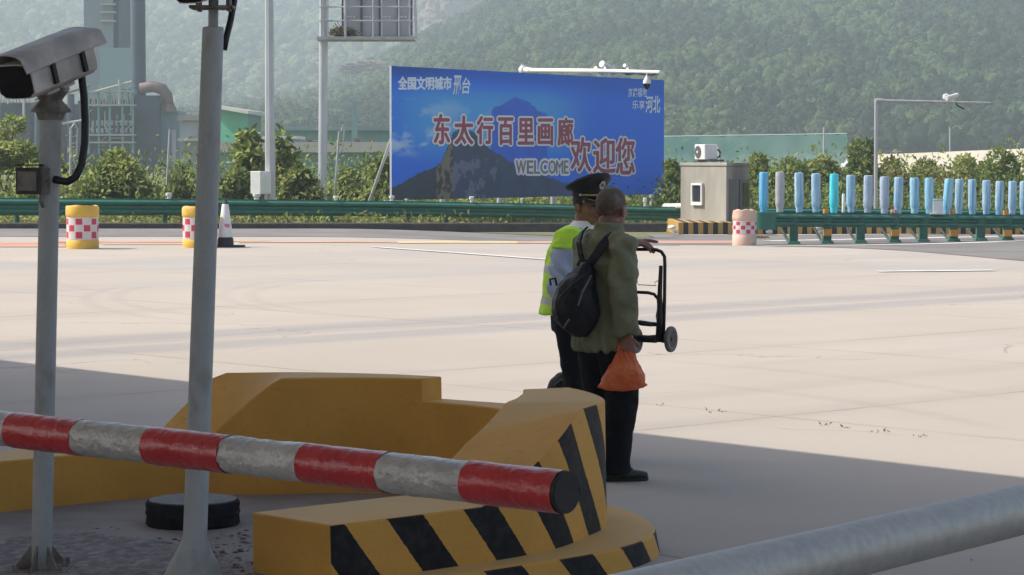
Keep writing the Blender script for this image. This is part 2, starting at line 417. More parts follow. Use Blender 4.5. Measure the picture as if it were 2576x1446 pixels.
# ------------------------------------------------------------------ toll canopy (out of frame overhead; its edge throws the long shade line)
ce = gnd(0, 905, 0.0), gnd(2575, 1200, 0.0)
HC = 7.2; offs = SUN_H * HC / math.tan(SUN_EL)
e0, e1 = ce[0] + offs, ce[1] + offs; ed = (e1 - e0).normalized(); en = Vector((-ed.y, ed.x, 0))
if en.dot(Vector((0, 0, 0)) - e0) < 0: en = -en
cn = thing('toll_canopy', e0 + en * 12, 'white flat roof of the toll plaza standing over the lanes', 'canopy')
mid = (e0 + e1) / 2
cb = MB(); cc = mid + ed * 1 + en * 9.5; ang = math.atan2(ed.y, ed.x)
cb.box((cc.x, cc.y, HC - 0.5), (52, 19, 1.0), rz=ang); cb.build('roof', mat('canopy panel', (0.7, 0.7, 0.7), 0.5), cn)
for k in (-20, -7, 8, 21):
    q = mid + ed * k + en * 13; cb = MB(); cb.cyl((q.x, q.y, 0), (q.x, q.y, HC - 1), 0.3, n=20); cb.build('column', mat('column paint', (0.6, 0.6, 0.6), 0.5), cn, smooth=False, auto=40)

# ------------------------------------------------------------------ wooded hills
def foliage_mat(name, c1, c2, scale=1.5, trans=0.25):
    return mat(name, c1, 0.75, col2=c2, scale=scale, detail=3, spec=0.15, trans=trans)
def hill(name, us, vcrest, Ybase, Ycrest, vbase, mats, rows=46, seed=1, rough=6.0, power=1.0):
    """terrain that climbs from Ybase to Ycrest; us/vcrest give its skyline as compass directions and elevation"""
    rs = random.Random(seed); P = np.zeros((rows, len(us), 3))
    for j in range(rows):
        t = j / (rows - 1)
        for i, u in enumerate(us):
            Y = Ybase + (Ycrest - Ybase) * t; Yc = Ycrest
            X = (u - 512) / F * Y
            zb = CAM_H + (HORIZON - vbase) / F * Ybase; zc = CAM_H + (HORIZON - vcrest[i]) / F * Yc
            z = zb + (zc - zb) * t ** power
            z += rough * (t * (1 - 0.3 * t)) * (mnoise.fractal(Vector((X / 110, Y / 160, seed)), 0.9, 2.0, 4))
            P[j, i] = (X, Y, z)
    nx = len(us); I = np.arange(rows * nx).reshape(rows, nx)
    Q = np.stack([I[:-1, :-1], I[:-1, 1:], I[1:, 1:], I[1:, :-1]], -1).reshape(-1, 4)
    o = npmesh(name, P.reshape(-1, 3), Q, mats, smooth=True); tag(o, kind='structure')
    return P
def ico(sub):
    bm = bmesh.new(); bmesh.ops.create_icosphere(bm, subdivisions=sub, radius=1.0)
    V = np.array([v.co[:] for v in bm.verts]); Fc = np.array([[v.index for v in f.verts] for f in bm.faces]); bm.free(); return V, Fc
ICO1 = ico(2); ICO0 = ico(1)
def forest(name, P, n, size, mats, label, seed, jb=0.0, ico_=None, keep=None, tall=1.0, cards=40):
    r = np.random.default_rng(seed); V0, F0 = ico_ or ICO1; rows, nx, _ = P.shape
    j = (jb + (1 - jb) * r.random(n) ** 1.0) * (rows - 1.001); i = r.random(n) * (nx - 1.001)
    j0 = j.astype(int); i0 = i.astype(int); fj = (j - j0)[:, None]; fi = (i - i0)[:, None]
    C = (P[j0, i0] * (1 - fj) * (1 - fi) + P[j0 + 1, i0] * fj * (1 - fi) + P[j0, i0 + 1] * (1 - fj) * fi + P[j0 + 1, i0 + 1] * fj * fi)
    cl = np.array([0.75 * mnoise.noise(Vector((c[0] / 16, c[1] / 30, seed))) + 0.75 * mnoise.noise(Vector((c[0] / 60, c[1] / 110, seed + 9))) for c in C])
    s = size * (0.6 + 0.5 * r.random(n) ** 1.6) * (1 + 0.35 * cl)
    if keep is not None:
        k = keep(C, r); C, s, cl = C[k], s[k], cl[k]; n = len(C)
    sc = np.stack([s, s, s * (0.7 + 0.7 * r.random(n)) * tall], 1)
    nc = cards; m = n * nc
    d = r.normal(size=(n, nc, 3)); d[..., 2] += 0.35; d /= np.linalg.norm(d, axis=2, keepdims=True)
    lump = 0.82 + 0.32 * r.random((n, nc, 1))
    P0 = (C + np.array([0, 0, 1]) * sc[:, 2:3] * 0.55)[:, None, :] + d * lump * sc[:, None, :]
    nn = d + 0.75 * r.normal(size=(n, nc, 3)); nn /= np.linalg.norm(nn, axis=2, keepdims=True)
    t1 = np.cross(nn, r.normal(size=(n, nc, 3))); t1 /= np.linalg.norm(t1, axis=2, keepdims=True); t2 = np.cross(nn, t1)
    cs_ = (s[:, None, None] * (0.10 + 0.15 * r.random((n, nc, 1))))
    Vc = np.stack([P0 + t1 * cs_, P0 - t1 * cs_ * 0.6 + t2 * cs_ * 0.9, P0 - t1 * cs_ * 0.5 - t2 * cs_ * 0.9], 2).reshape(-1, 3)
    Fc_ = np.arange(m * 3).reshape(-1, 3)
    V1, F1 = ICO1; K0 = V1[None] * (sc * 0.93)[:, None, :] * (1 + 0.45 * (r.random((n, len(V1), 1)) - 0.5)) + (C + np.array([0, 0, 1]) * sc[:, 2:3] * 0.5)[:, None, :]
    F1x = (F1[None] + (np.arange(n) * len(V1))[:, None, None]).reshape(-1, 3) + len(Vc)
    mi = np.clip(((cl * 1.9 + r.random(n) * 0.9 + 0.0) * len(mats)).astype(int), 0, len(mats) - 1)
    mc = np.clip(np.repeat(mi, nc) + r.integers(-1, 2, m) * (r.random(m) < 0.45), 0, len(mats) - 1)
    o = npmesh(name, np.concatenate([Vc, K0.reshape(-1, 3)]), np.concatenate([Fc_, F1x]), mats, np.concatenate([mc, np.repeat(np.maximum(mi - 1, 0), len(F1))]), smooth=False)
    return tag(o, label, 'forest', kind='stuff')
FM = [foliage_mat('hill leaves dark', (0.006, 0.024, 0.014), (0.018, 0.048, 0.024), 0.9), foliage_mat('hill leaves mid', (0.016, 0.044, 0.020), (0.040, 0.084, 0.034), 0.9),
      foliage_mat('hill leaves light', (0.030, 0.066, 0.026), (0.068, 0.120, 0.044), 0.9), foliage_mat('hill leaves dry', (0.075, 0.105, 0.045), (0.150, 0.180, 0.090), 0.9)]
M_HILL = mat('hill soil', (0.05, 0.07, 0.03), 0.95, col2=(0.09, 0.10, 0.05), scale=0.03, col3=(0.17, 0.15, 0.11), scale3=0.012, amt3=0.6)
us = np.linspace(-140, 1200, 68)
def crest_near(u):
    pts = [(-200, 118), (150, 122), (230, 112), (318, 98), (360, 76), (418, 42), (470, 18), (512, -6), (600, -40), (760, -60), (1300, -70)]
    return np.interp(u, [p[0] for p in pts], [p[1] for p in pts])
PN = hill('hill', us, [crest_near(u) for u in us], 520, 1150, 152, [M_HILL], seed=3, rough=4)
PF = hill('mountain', np.linspace(-160, 760, 60), [-60 + 8 * math.sin(k * 0.5) for k in range(60)], 1250, 2400, 132, [M_HILL], seed=5, rough=10)
forest('woodland', PN, 36000, 2.45, FM, 'broadleaf wood covering the near slope behind the billboard', 11, tall=1.1)
forest('forest', PF, 17000, 5.5, FM[1:] + FM[2:3], 'hazy scrub covering the far mountainside on the left', 12, cards=18)
# bare rock faces on the slopes
def rock(name, x, y, Y, w, h, seed, label):
    c = at(x, y, Y); r = np.random.default_rng(seed); V, Fc = ico(5); V = V.copy()
    for k in range(len(V)): q_ = Vector(V[k] * 1.6 + seed); V[k] *= 1 + 0.45 * mnoise.noise(q_) + 0.5 * mnoise.ridged_multi_fractal(q_ * 2.2, 0.8, 2.1, 5, 1.0, 2.0) - 0.45
    V = V * np.array([w, w * 0.8, h]) + np.array(c)
    o = npmesh(name, V, Fc, [M_ROCK], loc=tuple(c)); return tag(o, label, 'rock')
M_ROCK = mat('pale rock', (0.20, 0.155, 0.125), 0.95, col2=(0.10, 0.085, 0.07), scale=0.35, bump=0.8, bscale=0.6, detail=8)
rock('rock_outcrop', 1150, 18, 1500, 16, 22, 2, 'tall pale cliff in the hollow at the top of the hills')
rock('rock_outcrop', 1120, 55, 1480, 10, 12, 4, 'small grey rock face just under the tall pale cliff')
rock('rock_outcrop', 940, 170, 1000, 10, 2.2, 6, 'long sandy rock patch on the slope left of the billboard top')
rock('rock_outcrop', 2290, 33, 1040, 4, 2.0, 7, 'small bare rock among the trees high on the right slope')
# ================================================================== NEAR STREET FURNITURE
def paint_mat(name, col, rough=0.55, dirt=(0.2, 0.15, 0.1), amt=0.5, bump=0.15, dust_light=None):
    m = bpy.data.materials.new(name); m.use_nodes = True; N, L = nodes_of(m); p = N['Principled BSDF']
    p.inputs['Roughness'].default_value = rough; p.inputs['Specular IOR Level'].default_value = 0.12
    tc = N.new('ShaderNodeTexCoord').outputs['Object']
    n1 = noise_node(N, L, tc, 2.2, 6, 0.6); n2 = noise_node(N, L, tc, 25, 5, 0.65); n3 = noise_node(N, L, tc, 90, 2)
    c = mixcol(N, L, smooth(N, L, n1, 0.35, 0.7), col, tuple(q * 0.88 for q in col))
    c = mixcol(N, L, smooth(N, L, n2, 0.52, 0.8, 0, amt), c, dirt)
    c = mixcol(N, L, smooth(N, L, n3, 0.66, 0.72, 0, amt * 0.6), c, dirt)
    chip = math_node(N, L, 'MULTIPLY', smooth(N, L, noise_node(N, L, tc, 7, 8, 0.7), 0.66, 0.70), smooth(N, L, noise_node(N, L, tc, 1.3, 3), 0.5, 0.62))
    c = mixcol(N, L, math_node(N, L, 'MULTIPLY', chip, 0.7), c, (0.33, 0.30, 0.26))
    scf = N.new('ShaderNodeMapping'); scf.inputs['Scale'].default_value = (2.0, 2.0, 14.0); L.new(tc, scf.inputs[0])
    c = mixcol(N, L, smooth(N, L, noise_node(N, L, scf.outputs[0], 1.6, 6, 0.7), 0.60, 0.74, 0, 0.30), c, (0.13, 0.10, 0.07))
    if dust_light:
        nz = N.new('ShaderNodeSeparateXYZ'); L.new(N.new('ShaderNodeNewGeometry').outputs['Normal'], nz.inputs[0])
        f = math_node(N, L, 'MULTIPLY', smooth(N, L, nz.outputs[2], 0.94, 0.985, 0, 0.42), smooth(N, L, n1, 0.2, 0.6, 0.5, 1))  # flat tops paler: dust, plus their brighter light put into the colour
        c = mixcol(N, L, f, c, dust_light)
    L.new(c, p.inputs['Base Color'])
    b = N.new('ShaderNodeBump'); b.inputs['Strength'].default_value = bump; b.inputs['Distance'].default_value = 0.01
    L.new(n2, b.inputs['Height']); L.new(b.outputs[0], p.inputs['Normal'])
    return m
YELLOW = (0.64, 0.335, 0.075)
M_YELLOW = paint_mat('yellow masonry paint', YELLOW, 0.6, dirt=(0.30, 0.18, 0.06), amt=0.35, dust_light=(0.66, 0.49, 0.26))
def stripe_mat(name, period, slope, duty, phase):
    m = paint_mat(name, YELLOW, 0.6, dirt=(0.30, 0.18, 0.06), amt=0.35); N, L = nodes_of(m); p = N['Principled BSDF']
    src = p.inputs['Base Color'].links[0].from_socket
    uv = N.new('ShaderNodeUVMap'); sx = N.new('ShaderNodeSeparateXYZ'); L.new(uv.outputs[0], sx.inputs[0])
    tc = N.new('ShaderNodeTexCoord').outputs['Object']
    wob = math_node(N, L, 'MULTIPLY', math_node(N, L, 'SUBTRACT', noise_node(N, L, tc, 45, 2), 0.5), 0.012)
    e = math_node(N, L, 'ADD', math_node(N, L, 'ADD', sx.outputs[0], wob), math_node(N, L, 'MULTIPLY', sx.outputs[1], slope))
    fr = math_node(N, L, 'FRACT', math_node(N, L, 'DIVIDE', math_node(N, L, 'ADD', e, 50 * period + phase), period))
    k = math_node(N, L, 'LESS_THAN', fr, duty)
    blk = mixcol(N, L, smooth(N, L, noise_node(N, L, tc, 18, 5), 0.4, 0.7), (0.014, 0.014, 0.016), (0.030, 0.028, 0.028))
    L.new(mixcol(N, L, k, src, blk), p.inputs['Base Color'])
    return m
M_STRIPE = stripe_mat('black and yellow wall stripes', 0.42, -0.80, 0.47, 0.07)
M_STRIPE2 = stripe_mat('black and yellow plinth stripes', 0.45, -0.80, 0.5, 0.1)

# --- crash wall: U in plan, low arms, sloped shoulders, two humps and a notch at the nose
def crash_wall():
    RO, RI_N, RI_F, ROB = 1.64, 1.05, 1.24, 1.80
    zl, zp, zn = 0.35, 0.70, 0.585
    st = []   # (centre direction dx,dy at angle / straight a), built as list of dict
    def ztop(da, notch, side):
        if notch: return zn
        return min(zp, max(zl, zl + (da - 0.16) * 0.47)) if side < 0 else min(zp, max(zl, zp - (0.905 - da) * 1.1))
    def station(inn, outt, outb, notch=False, s=0):
        zi, zo = ztop(inn[0], notch, inn[1]), ztop(outt[0], notch, outt[1])
        P = lambda q, z: ab(A0 + q[0], B0 + q[1], z)
        st.append((P(inn, 0.09), P(inn, zi), P(outt, zo), P(outb, 0.0), zi, zo))
    for a in (-9.0, -6.0, -4.0, -3.0, -2, -1.4, -1.0, -0.6, -0.3):
        station((a, RI_F), (a, RO), (a, ROB))
    angs = list(np.linspace(90, -90, 73)); nt = [13.0, -18.0]
    seq = []
    for t in angs:
        seq.append((t, None))
    def at_ang(t, notch):
        k = ss(-55, -90, t); ro = RO - 0.07 * k + 0.09 * ss(8, -12, t) * ss(-58, -38, t); rb = ro
        r = math.radians(t); rb = ro + 0.012
        ri = float(np.interp(t, [-90, -60, -44, -30, -18, 0, 13, 17, 43, 90], [1.05, 1.13, 1.26, 1.36, 1.48, 1.47, 1.47, 1.46, 1.24, 1.24]))
        station((ri * math.cos(r), ri * math.sin(r)), (ro * math.cos(r), ro * math.sin(r)), (rb * math.cos(r), rb * math.sin(r)), notch)
    prev = None
    for t in angs:
        if prev is not None:
            for n_ in nt:
                if prev > n_ > t or abs(n_ - t) < 1e-6:
                    first = n_ == nt[0]; at_ang(n_, not first); at_ang(n_, first)
        if all(abs(t - n_) > 0.3 for n_ in nt):
            at_ang(t, nt[1] < t < nt[0])
        prev = t
    for a in (-0.2, -0.4, -0.69):
        station((a, -RI_N), (a, -RO + 0.07), (a, -RO + 0.058))
    bm = bmesh.new(); uvl = bm.loops.layers.uv.new('UVMap'); S = 0.0; ring = []
    for k, q in enumerate(st):
        if k: S += (q[3] - st[k - 1][3]).length
        vs = [bm.verts.new(q[i]) for i in range(4)]
        # one more ring half way up the outer face keeps the stripes straight
        ring.append((vs, S))
    for (v0, s0), (v1, s1) in zip(ring[:-1], ring[1:]):
        dup = (v0[3].co - v1[3].co).length < 1e-5
        if dup:
            f = bm.faces.new((v0[1], v0[2], v1[2], v1[1])); f.material_index = 0; continue
        f = bm.faces.new((v0[1], v0[0], v1[0], v1[1])); f.material_index = 0
        f = bm.faces.new((v0[2], v0[1], v1[1], v1[2])); f.material_index = 0
        f = bm.faces.new((v0[3], v0[2], v1[2], v1[3])); f.material_index = 1
        for l in f.loops:
            ss_ = s0 if l.vert in v0 else s1; l[uvl].uv = (ss_, l.vert.co.z)
    f = bm.faces.new([v for v in ring[-1][0]]); f.material_index = 0
    f = bm.faces.new(list(reversed(ring[0][0]))); f.material_index = 0
    bmesh.ops.remove_doubles(bm, verts=bm.verts, dist=1e-5)
    bmesh.ops.recalc_face_normals(bm, faces=bm.faces)
    root = thing('crash_wall', ab(A0, B0, 0), 'yellow concrete traffic island nose with black diagonal stripes and two raised humps', 'traffic island')
    off = root.location
    for v in bm.verts: v.co -= off
    me = bpy.data.meshes.new('wall'); bm.to_mesh(me); bm.free(); me.materials.append(M_YELLOW); me.materials.append(M_STRIPE)
    me.polygons.foreach_set('use_smooth', [True] * len(me.polygons)); me.set_sharp_from_angle(angle=math.radians(14))
    o = bpy.data.objects.new('wall', me); COL.objects.link(o); o.parent = root
    bv = o.modifiers.new('edge', 'BEVEL'); bv.width = 0.008; bv.segments = 2; bv.limit_method = 'ANGLE'; bv.angle_limit = math.radians(40)
    # plinth round the nose
    bm = bmesh.new(); uvl = bm.loops.layers.uv.new('UVMap'); ring = []; S = 0; pv = None
    rp_ = lambda t: 1.98 - 0.26 * ss(-42, -88, t)
    pts = [(-0.4, 1.98)] + [(rp_(t) * math.cos(math.radians(t)), rp_(t) * math.sin(math.radians(t))) for t in np.linspace(90, -90, 61)] + [(-0.64, -1.70)]
    for q in pts:
        l_ = math.hypot(*q); qi = (q[0], math.copysign(1.48, q[1])) if q[0] < 0 else (q[0] * 1.48 / l_, q[1] * 1.48 / l_)
        o_b, o_t, i_t, i_b = ab(A0 + q[0], B0 + q[1], 0), ab(A0 + q[0] * 0.99, B0 + q[1] * 0.99, 0.105), ab(A0 + qi[0], B0 + qi[1], 0.118), ab(A0 + qi[0], B0 + qi[1], 0)
        if pv is not None: S += (o_b - pv).length
        pv = o_b; ring.append(([bm.verts.new(w - off) for w in (i_b, i_t, o_t, o_b)], S))
    for (v0, s0), (v1, s1) in zip(ring[:-1], ring[1:]):
        f = bm.faces.new((v0[2], v0[1], v1[1], v1[2])); f = bm.faces.new((v0[1], v0[0], v1[0], v1[1]))
        f = bm.faces.new((v0[3], v0[2], v1[2], v1[3])); f.material_index = 1
        for l in f.loops: l[uvl].uv = (s0 if l.vert in v0 else s1, l.vert.co.z)
    bm.faces.new(ring[-1][0]); bm.faces.new(list(reversed(ring[0][0])))
    bmesh.ops.recalc_face_normals(bm, faces=bm.faces)
    me = bpy.data.meshes.new('plinth'); bm.to_mesh(me); bm.free(); me.materials.append(M_YELLOW); me.materials.append(M_STRIPE2)
    me.polygons.foreach_set('use_smooth', [True] * len(me.polygons)); me.set_sharp_from_angle(angle=math.radians(40))
    o = bpy.data.objects.new('plinth', me); COL.objects.link(o); o.parent = root
    bv = o.modifiers.new('edge', 'BEVEL'); bv.width = 0.012; bv.segments = 2; bv.limit_method = 'ANGLE'; bv.angle_limit = math.radians(40)
crash_wall()

# --- black rubber disc on the island floor
p = gnd(485, 1286, 0.1 + 0.06); p = Vector((p.x, p.y, 0.1))
dk = thing('rubber_disc', p, 'low black round rubber base with grey dusty top on the island floor', 'rubber base')
b = MB(); b.lathe([(0.0, 0), (0.215, 0), (0.222, 0.01), (0.218, 0.045), (0.224, 0.06), (0.219, 0.075), (0.223, 0.1), (0.215, 0.115), (0.0, 0.115)], p, 48)
b.build('body', mat('black rubber', (0.009, 0.010, 0.013), 0.8, spec=0.2, col2=(0.025, 0.026, 0.03), scale=12, bump=0.2), dk, auto=40)
b = MB(); b.lathe([(0.0, 0.116), (0.205, 0.116), (0.205, 0.121), (0.0, 0.123)], p, 48)
b.build('top', mat('dusty grey top', (0.22, 0.215, 0.21), 0.8, col2=(0.16, 0.155, 0.15), scale=14, bump=0.3), dk, auto=40)

# --- loose gravel on the island floor
r = np.random.default_rng(5); V0, F0 = ICO0; n = 1500; C = np.zeros((n, 3)); k = 0
while k < n:
    x, y = r.uniform(-60, 660), 1310 + 170 * r.random() ** 0.7
    if y < 1330 + 40 * mnoise.noise(Vector((x / 130, 3, 1))) + 25 and r.random() > 0.06: continue
    g_ = gnd(x, y, 0.1)
    a_, b_ = g_.dot(D1), g_.dot(D2)
    if b_ < 8.08 or (a_ > 6.3 and b_ < 8.6): continue
    if b_ > B0 + 1.2: continue
    C[k] = (g_.x, g_.y, 0.1); k += 1
s = 0.003 + 0.011 * r.random(n) ** 2.5
Vv = V0[None] * (1 + 0.5 * (r.random((n, len(V0), 1)) - 0.5)) * (s[:, None, None] * np.array([1.3, 1.0, 0.6])) + C[:, None, :]
o = npmesh('gravel', Vv.reshape(-1, 3), (F0[None] + (np.arange(n) * len(V0))[:, None, None]).reshape(-1, 3), [mat('gravel stones', (0.26, 0.24, 0.23), 0.9, col2=(0.13, 0.12, 0.12), scale=30), mat('dark stones', (0.08, 0.075, 0.075), 0.9)], np.repeat((r.random(n) > 0.6).astype(int), len(F0)))
tag(o, 'loose stones scattered over the island floor', 'gravel', kind='stuff')
b = MB()
# crumbled bitumen patch under the posts
pts = [gnd(x, y, 0.1) for x, y in ((-120, 1392), (60, 1352), (180, 1340), (300, 1352), (420, 1365), (520, 1400), (600, 1430), (640, 1470), (560, 1560), (-150, 1560))]
b = MB(); rs = random.Random(4); poly = []
for i in range(len(pts)):
    p0, p1_ = pts[i], pts[(i + 1) % len(pts)]
    for t in np.linspace(0, 1, 9)[:-1]:
        q = p0.lerp(p1_, t); poly.append((q.x + rs.uniform(-.03, .03), q.y + rs.uniform(-.04, .04)))
b.prism(poly, 0.1, 0.108); tag(b.build('bitumen_patch', mat('crumbled bitumen', (0.25, 0.225, 0.225), 0.95, col2=(0.14, 0.125, 0.13), scale=17, bump=1.0, bscale=45, detail=8, stretch=(1, 0.6, 1), col3=(0.36, 0.33, 0.32), scale3=24, amt3=0.7)), kind='structure')

# --- barrier gate: red and white boom across the lane
M_FR = mat('red reflective film', (0.50, 0.030, 0.038), 0.28, col2=(0.42, 0.02, 0.03), scale=6, bump=0.55, bscale=22, coat=0.3, stretch=(1, 1, 1))
M_FW = mat('silver white reflective film', (0.52, 0.50, 0.48), 0.30, col2=(0.42, 0.40, 0.385), scale=9, bump=1.0, bscale=26, coat=0.2, metal=0.15)
M_DK = mat('dark open end', (0.012, 0.011, 0.013), 0.6)
P0 = Vector((-1.574, 8.53, 0.908)); P1 = Vector((0.142, 7.0, 0.908)); bd = (P1 - P0).normalized()
bg = thing('barrier_gate', (P0 - bd * 1.9) * 1, 'red and white striped barrier boom lowered in front of the yellow island', 'barrier'); bg.location.z = 0
def t_of_x(x):
    lo, hi = -3.0, 3.2
    for _ in range(50):
        m_ = (lo + hi) / 2; q = P0 + bd * m_; u = q.x / (q.y * math.cos(PITCH) - (q.z - CAM_H) * math.sin(PITCH)) * F + 512
        if u / K < x: lo = m_
        else: hi = m_
    return lo
ts = [t_of_x(x) for x in (40, 208, 386, 580, 775, 976, 1187)]
ts = [-2.0, ts[0] - 0.9, ts[0] - 0.6, ts[0] - 0.3] + ts + [(P1 - P0).length]
Ns = 28; RB = 0.060; a_, b_ = frame(bd); rs = random.Random(3)
M_TAPE = mat('boom tube', (0.5, 0.5, 0.5), 0.4)
fm = MB()
for k in range(len(ts) - 1):
    m_ = 0 if (k % 2 == 0) else 1     # segments alternate; the last is red
    m_ = 0 if (len(ts) - 2 - k) % 2 == 0 else 1
    rr = RB + (0.0012 if m_ == 0 else 0.0)
    L_ = ts[k + 1] - ts[k]; nn = max(6, int(L_ / 0.018)); vs = []; fs = []
    for i in range(nn + 1):
        c = P0 + bd * (ts[k] + L_ * i / nn)
        for j in range(Ns):
            th = 2 * math.pi * j / Ns; d = a_ * math.cos(th) + b_ * math.sin(th)
            w = mnoise.noise(Vector((c.x * 9 + th * 2.2, c.y * 9 - th, k))) * 0.0030 + mnoise.noise(Vector((c.x * 30 + th * 3, c.y * 30, k * 3))) * 0.0022 - abs(mnoise.noise(Vector((c.x * 16 + th * 1.2, c.y * 16 - th * 2, k * 5)))) * 0.0045
            vs.append(c + d * (rr + w * (1.0 if m_ else 0.6)))
    for i in range(nn):
        for j in range(Ns):
            j2 = (j + 1) % Ns; fs.append((i * Ns + j, i * Ns + j2, (i + 1) * Ns + j2, (i + 1) * Ns + j))
    fm.add(vs, fs, m_)
bo = fm.build('boom', [M_FR, M_FW], bg, smooth=True)
b = MB(); b.tube([P1 - bd * 0.03, P1 + bd * 0.010, P1 + bd * 0.012, P1 - bd * 0.004, P1 - bd * 0.006], [RB - 0.003, RB - 0.001, RB - 0.006, RB - 0.010, 0.002], 28); b.build('end_cap', M_DK, bg, auto=40)
q = P0 - bd * 2.0; b = MB(); b.box((q.x - 0.12, q.y + 0.1, 0.55), (0.34, 0.3, 1.1), rz=0.7, taper=0.94)
b.build('cabinet', mat('orange cabinet paint', (0.6, 0.25, 0.05), 0.4), bg, bevel=0.02)

# --- galvanised pipe railing in the corner
def galv(name, c=(0.36, 0.385, 0.41), rough=0.42, metal=0.75):
    return mat(name, c, rough, metal, col2=tuple(q * 0.78 for q in c), scale=30, bump=0.10, bscale=120, col3=tuple(q * 0.6 for q in c), scale3=9, amt3=0.5)
M_GALV = mat('galvanised pipe', (0.48, 0.47, 0.455), 0.45, 0.30, col2=(0.40, 0.395, 0.385), scale=55, detail=6, col3=(0.30, 0.31, 0.32), scale3=16, amt3=0.35, bump=0.04, bscale=220)
M_POST = mat('weathered grey pole paint', (0.42, 0.44, 0.455), 0.55, col2=(0.34, 0.36, 0.375), scale=4, bump=0.5, bscale=150, col3=(0.24, 0.22, 0.20), scale3=14, amt3=0.5, stretch=(1, 1, 0.5))
pr = Vector((0.93, 4.65, 1.182)); pl = Vector((0.595, 4.2, 1.185)); pdv = (pr - pl).normalized()
RP = 0.0455
rl = thing('pipe_railing', (pl - pdv * 0.75).xy.to_3d(), 'thick galvanised pipe rail slanting across the bottom right corner', 'railing')
b = MB(); b.tube([pl - pdv * 0.9, pr + pdv * 2.2], RP, 32)
b.build('rail', M_GALV, rl, auto=40)
b = MB(); 
for t in (-0.9, 2.6):
    q = pl + pdv * t; b2 = MB(); b2.cyl((q.x, q.y, 0), (q.x, q.y, q.z - RP + 0.005), 0.04, n=20); b2.build('post', M_GALV, rl, auto=40)

# --- camera posts
M_HOUS = mat('grey camera housing', (0.60, 0.57, 0.56), 0.5, col2=(0.34, 0.325, 0.32), scale=8, bump=0.1, bscale=90, col3=(0.25, 0.23, 0.22), scale3=6, amt3=0.4)
M_RUST = mat('grimy bracket', (0.13, 0.115, 0.105), 0.75, col2=(0.26, 0.24, 0.22), scale=22, bump=0.4, bscale=60, col3=(0.05, 0.04, 0.035), scale3=14, amt3=0.8)
M_CABLE = mat('black conduit', (0.010, 0.010, 0.016), 0.45)
M_GLASS = mat('dark lens window', (0.004, 0.006, 0.010), 0.12)
def housing(mbs, o, fwd, up, L_=0.42, w=0.13, h=0.125):
    """bullet camera housing whose window is at o, tail along -fwd"""
    side = fwd.cross(up).normalized(); up = side.cross(fwd).normalized()
    body, hood, win = mbs
    def prof(t, grow=0.0, top=1.0):
        c = o - fwd * t; out = []
        for k in range(20):
            th = 2 * math.pi * k / 20; cx, cz = math.cos(th), math.sin(th)
            n_ = 5.0; rx = (abs(cx) ** n_ + abs(cz) ** n_) ** (-1 / n_)
            out.append(c + side * (cx * rx * (w / 2 + grow)) + up * (cz * rx * (h / 2 + grow)))
        return out
    vs = []; rings = [(0.0, 0.0), (0.03, 0.001), (L_ - 0.02, 0.0), (L_, -0.015)]
    for t, g_ in rings: vs += prof(t, g_)
    fs = [tuple(range(20))]
    for i in range(3):
        for k in range(20): fs.append((i * 20 + k, i * 20 + (k + 1) % 20, (i + 1) * 20 + (k + 1) % 20, (i + 1) * 20 + k))
    fs.append(tuple(range(60, 80))); body.add(vs, fs)
    # arched sun hood, slightly longer than the body
    n_ = 13; vs = []
    for t in (-0.035, L_ + 0.01, L_ + 0.05):
        c = o - fwd * t; sh = 0.0 if t < L_ + 0.03 else -0.022
        for inner in (0, 1):
            for k in range(n_):
                q = -1 + 2 * k / (n_ - 1); hw = w / 2 + 0.014 - inner * 0.005
                zz = h / 2 + 0.016 + 0.034 * (1 - abs(q) ** 2.6) - (0.045 * max(0, (abs(q) - 0.9) / 0.1)) - inner * 0.005 + sh * (1 - abs(q))
                vs.append(c + side * (q * hw) + up * zz)
    fs = []
    for r_ in range(2):
        o0, o1 = r_ * 2 * n_, (r_ + 1) * 2 * n_
        for k in range(n_ - 1):
            fs.append((o0 + k, o0 + k + 1, o1 + k + 1, o1 + k)); fs.append((o0 + n_ + k + 1, o0 + n_ + k, o1 + n_ + k, o1 + n_ + k + 1))
    for e in (0, 2):
        oo = e * 2 * n_
        for k in range(n_ - 1): fs.append((oo + k, oo + n_ + k, oo + n_ + k + 1, oo + k + 1))
    for k in (0, n_ - 1):
        for r_ in range(2): fs.append((r_ * 2 * n_ + k, r_ * 2 * n_ + n_ + k, (r_ + 1) * 2 * n_ + n_ + k, (r_ + 1) * 2 * n_ + k))
    hood.add(vs, fs)
    vs = [o + fwd * 0.004 + (q - o) * 0.93 for q in prof(0.0)]; vs2 = [q - fwd * 0.01 for q in vs]
    win.add(vs + vs2, [tuple(range(20)), tuple(range(39, 19, -1))] + [(k, (k + 1) % 20, 20 + (k + 1) % 20, 20 + k) for k in range(20)])
    return side, up

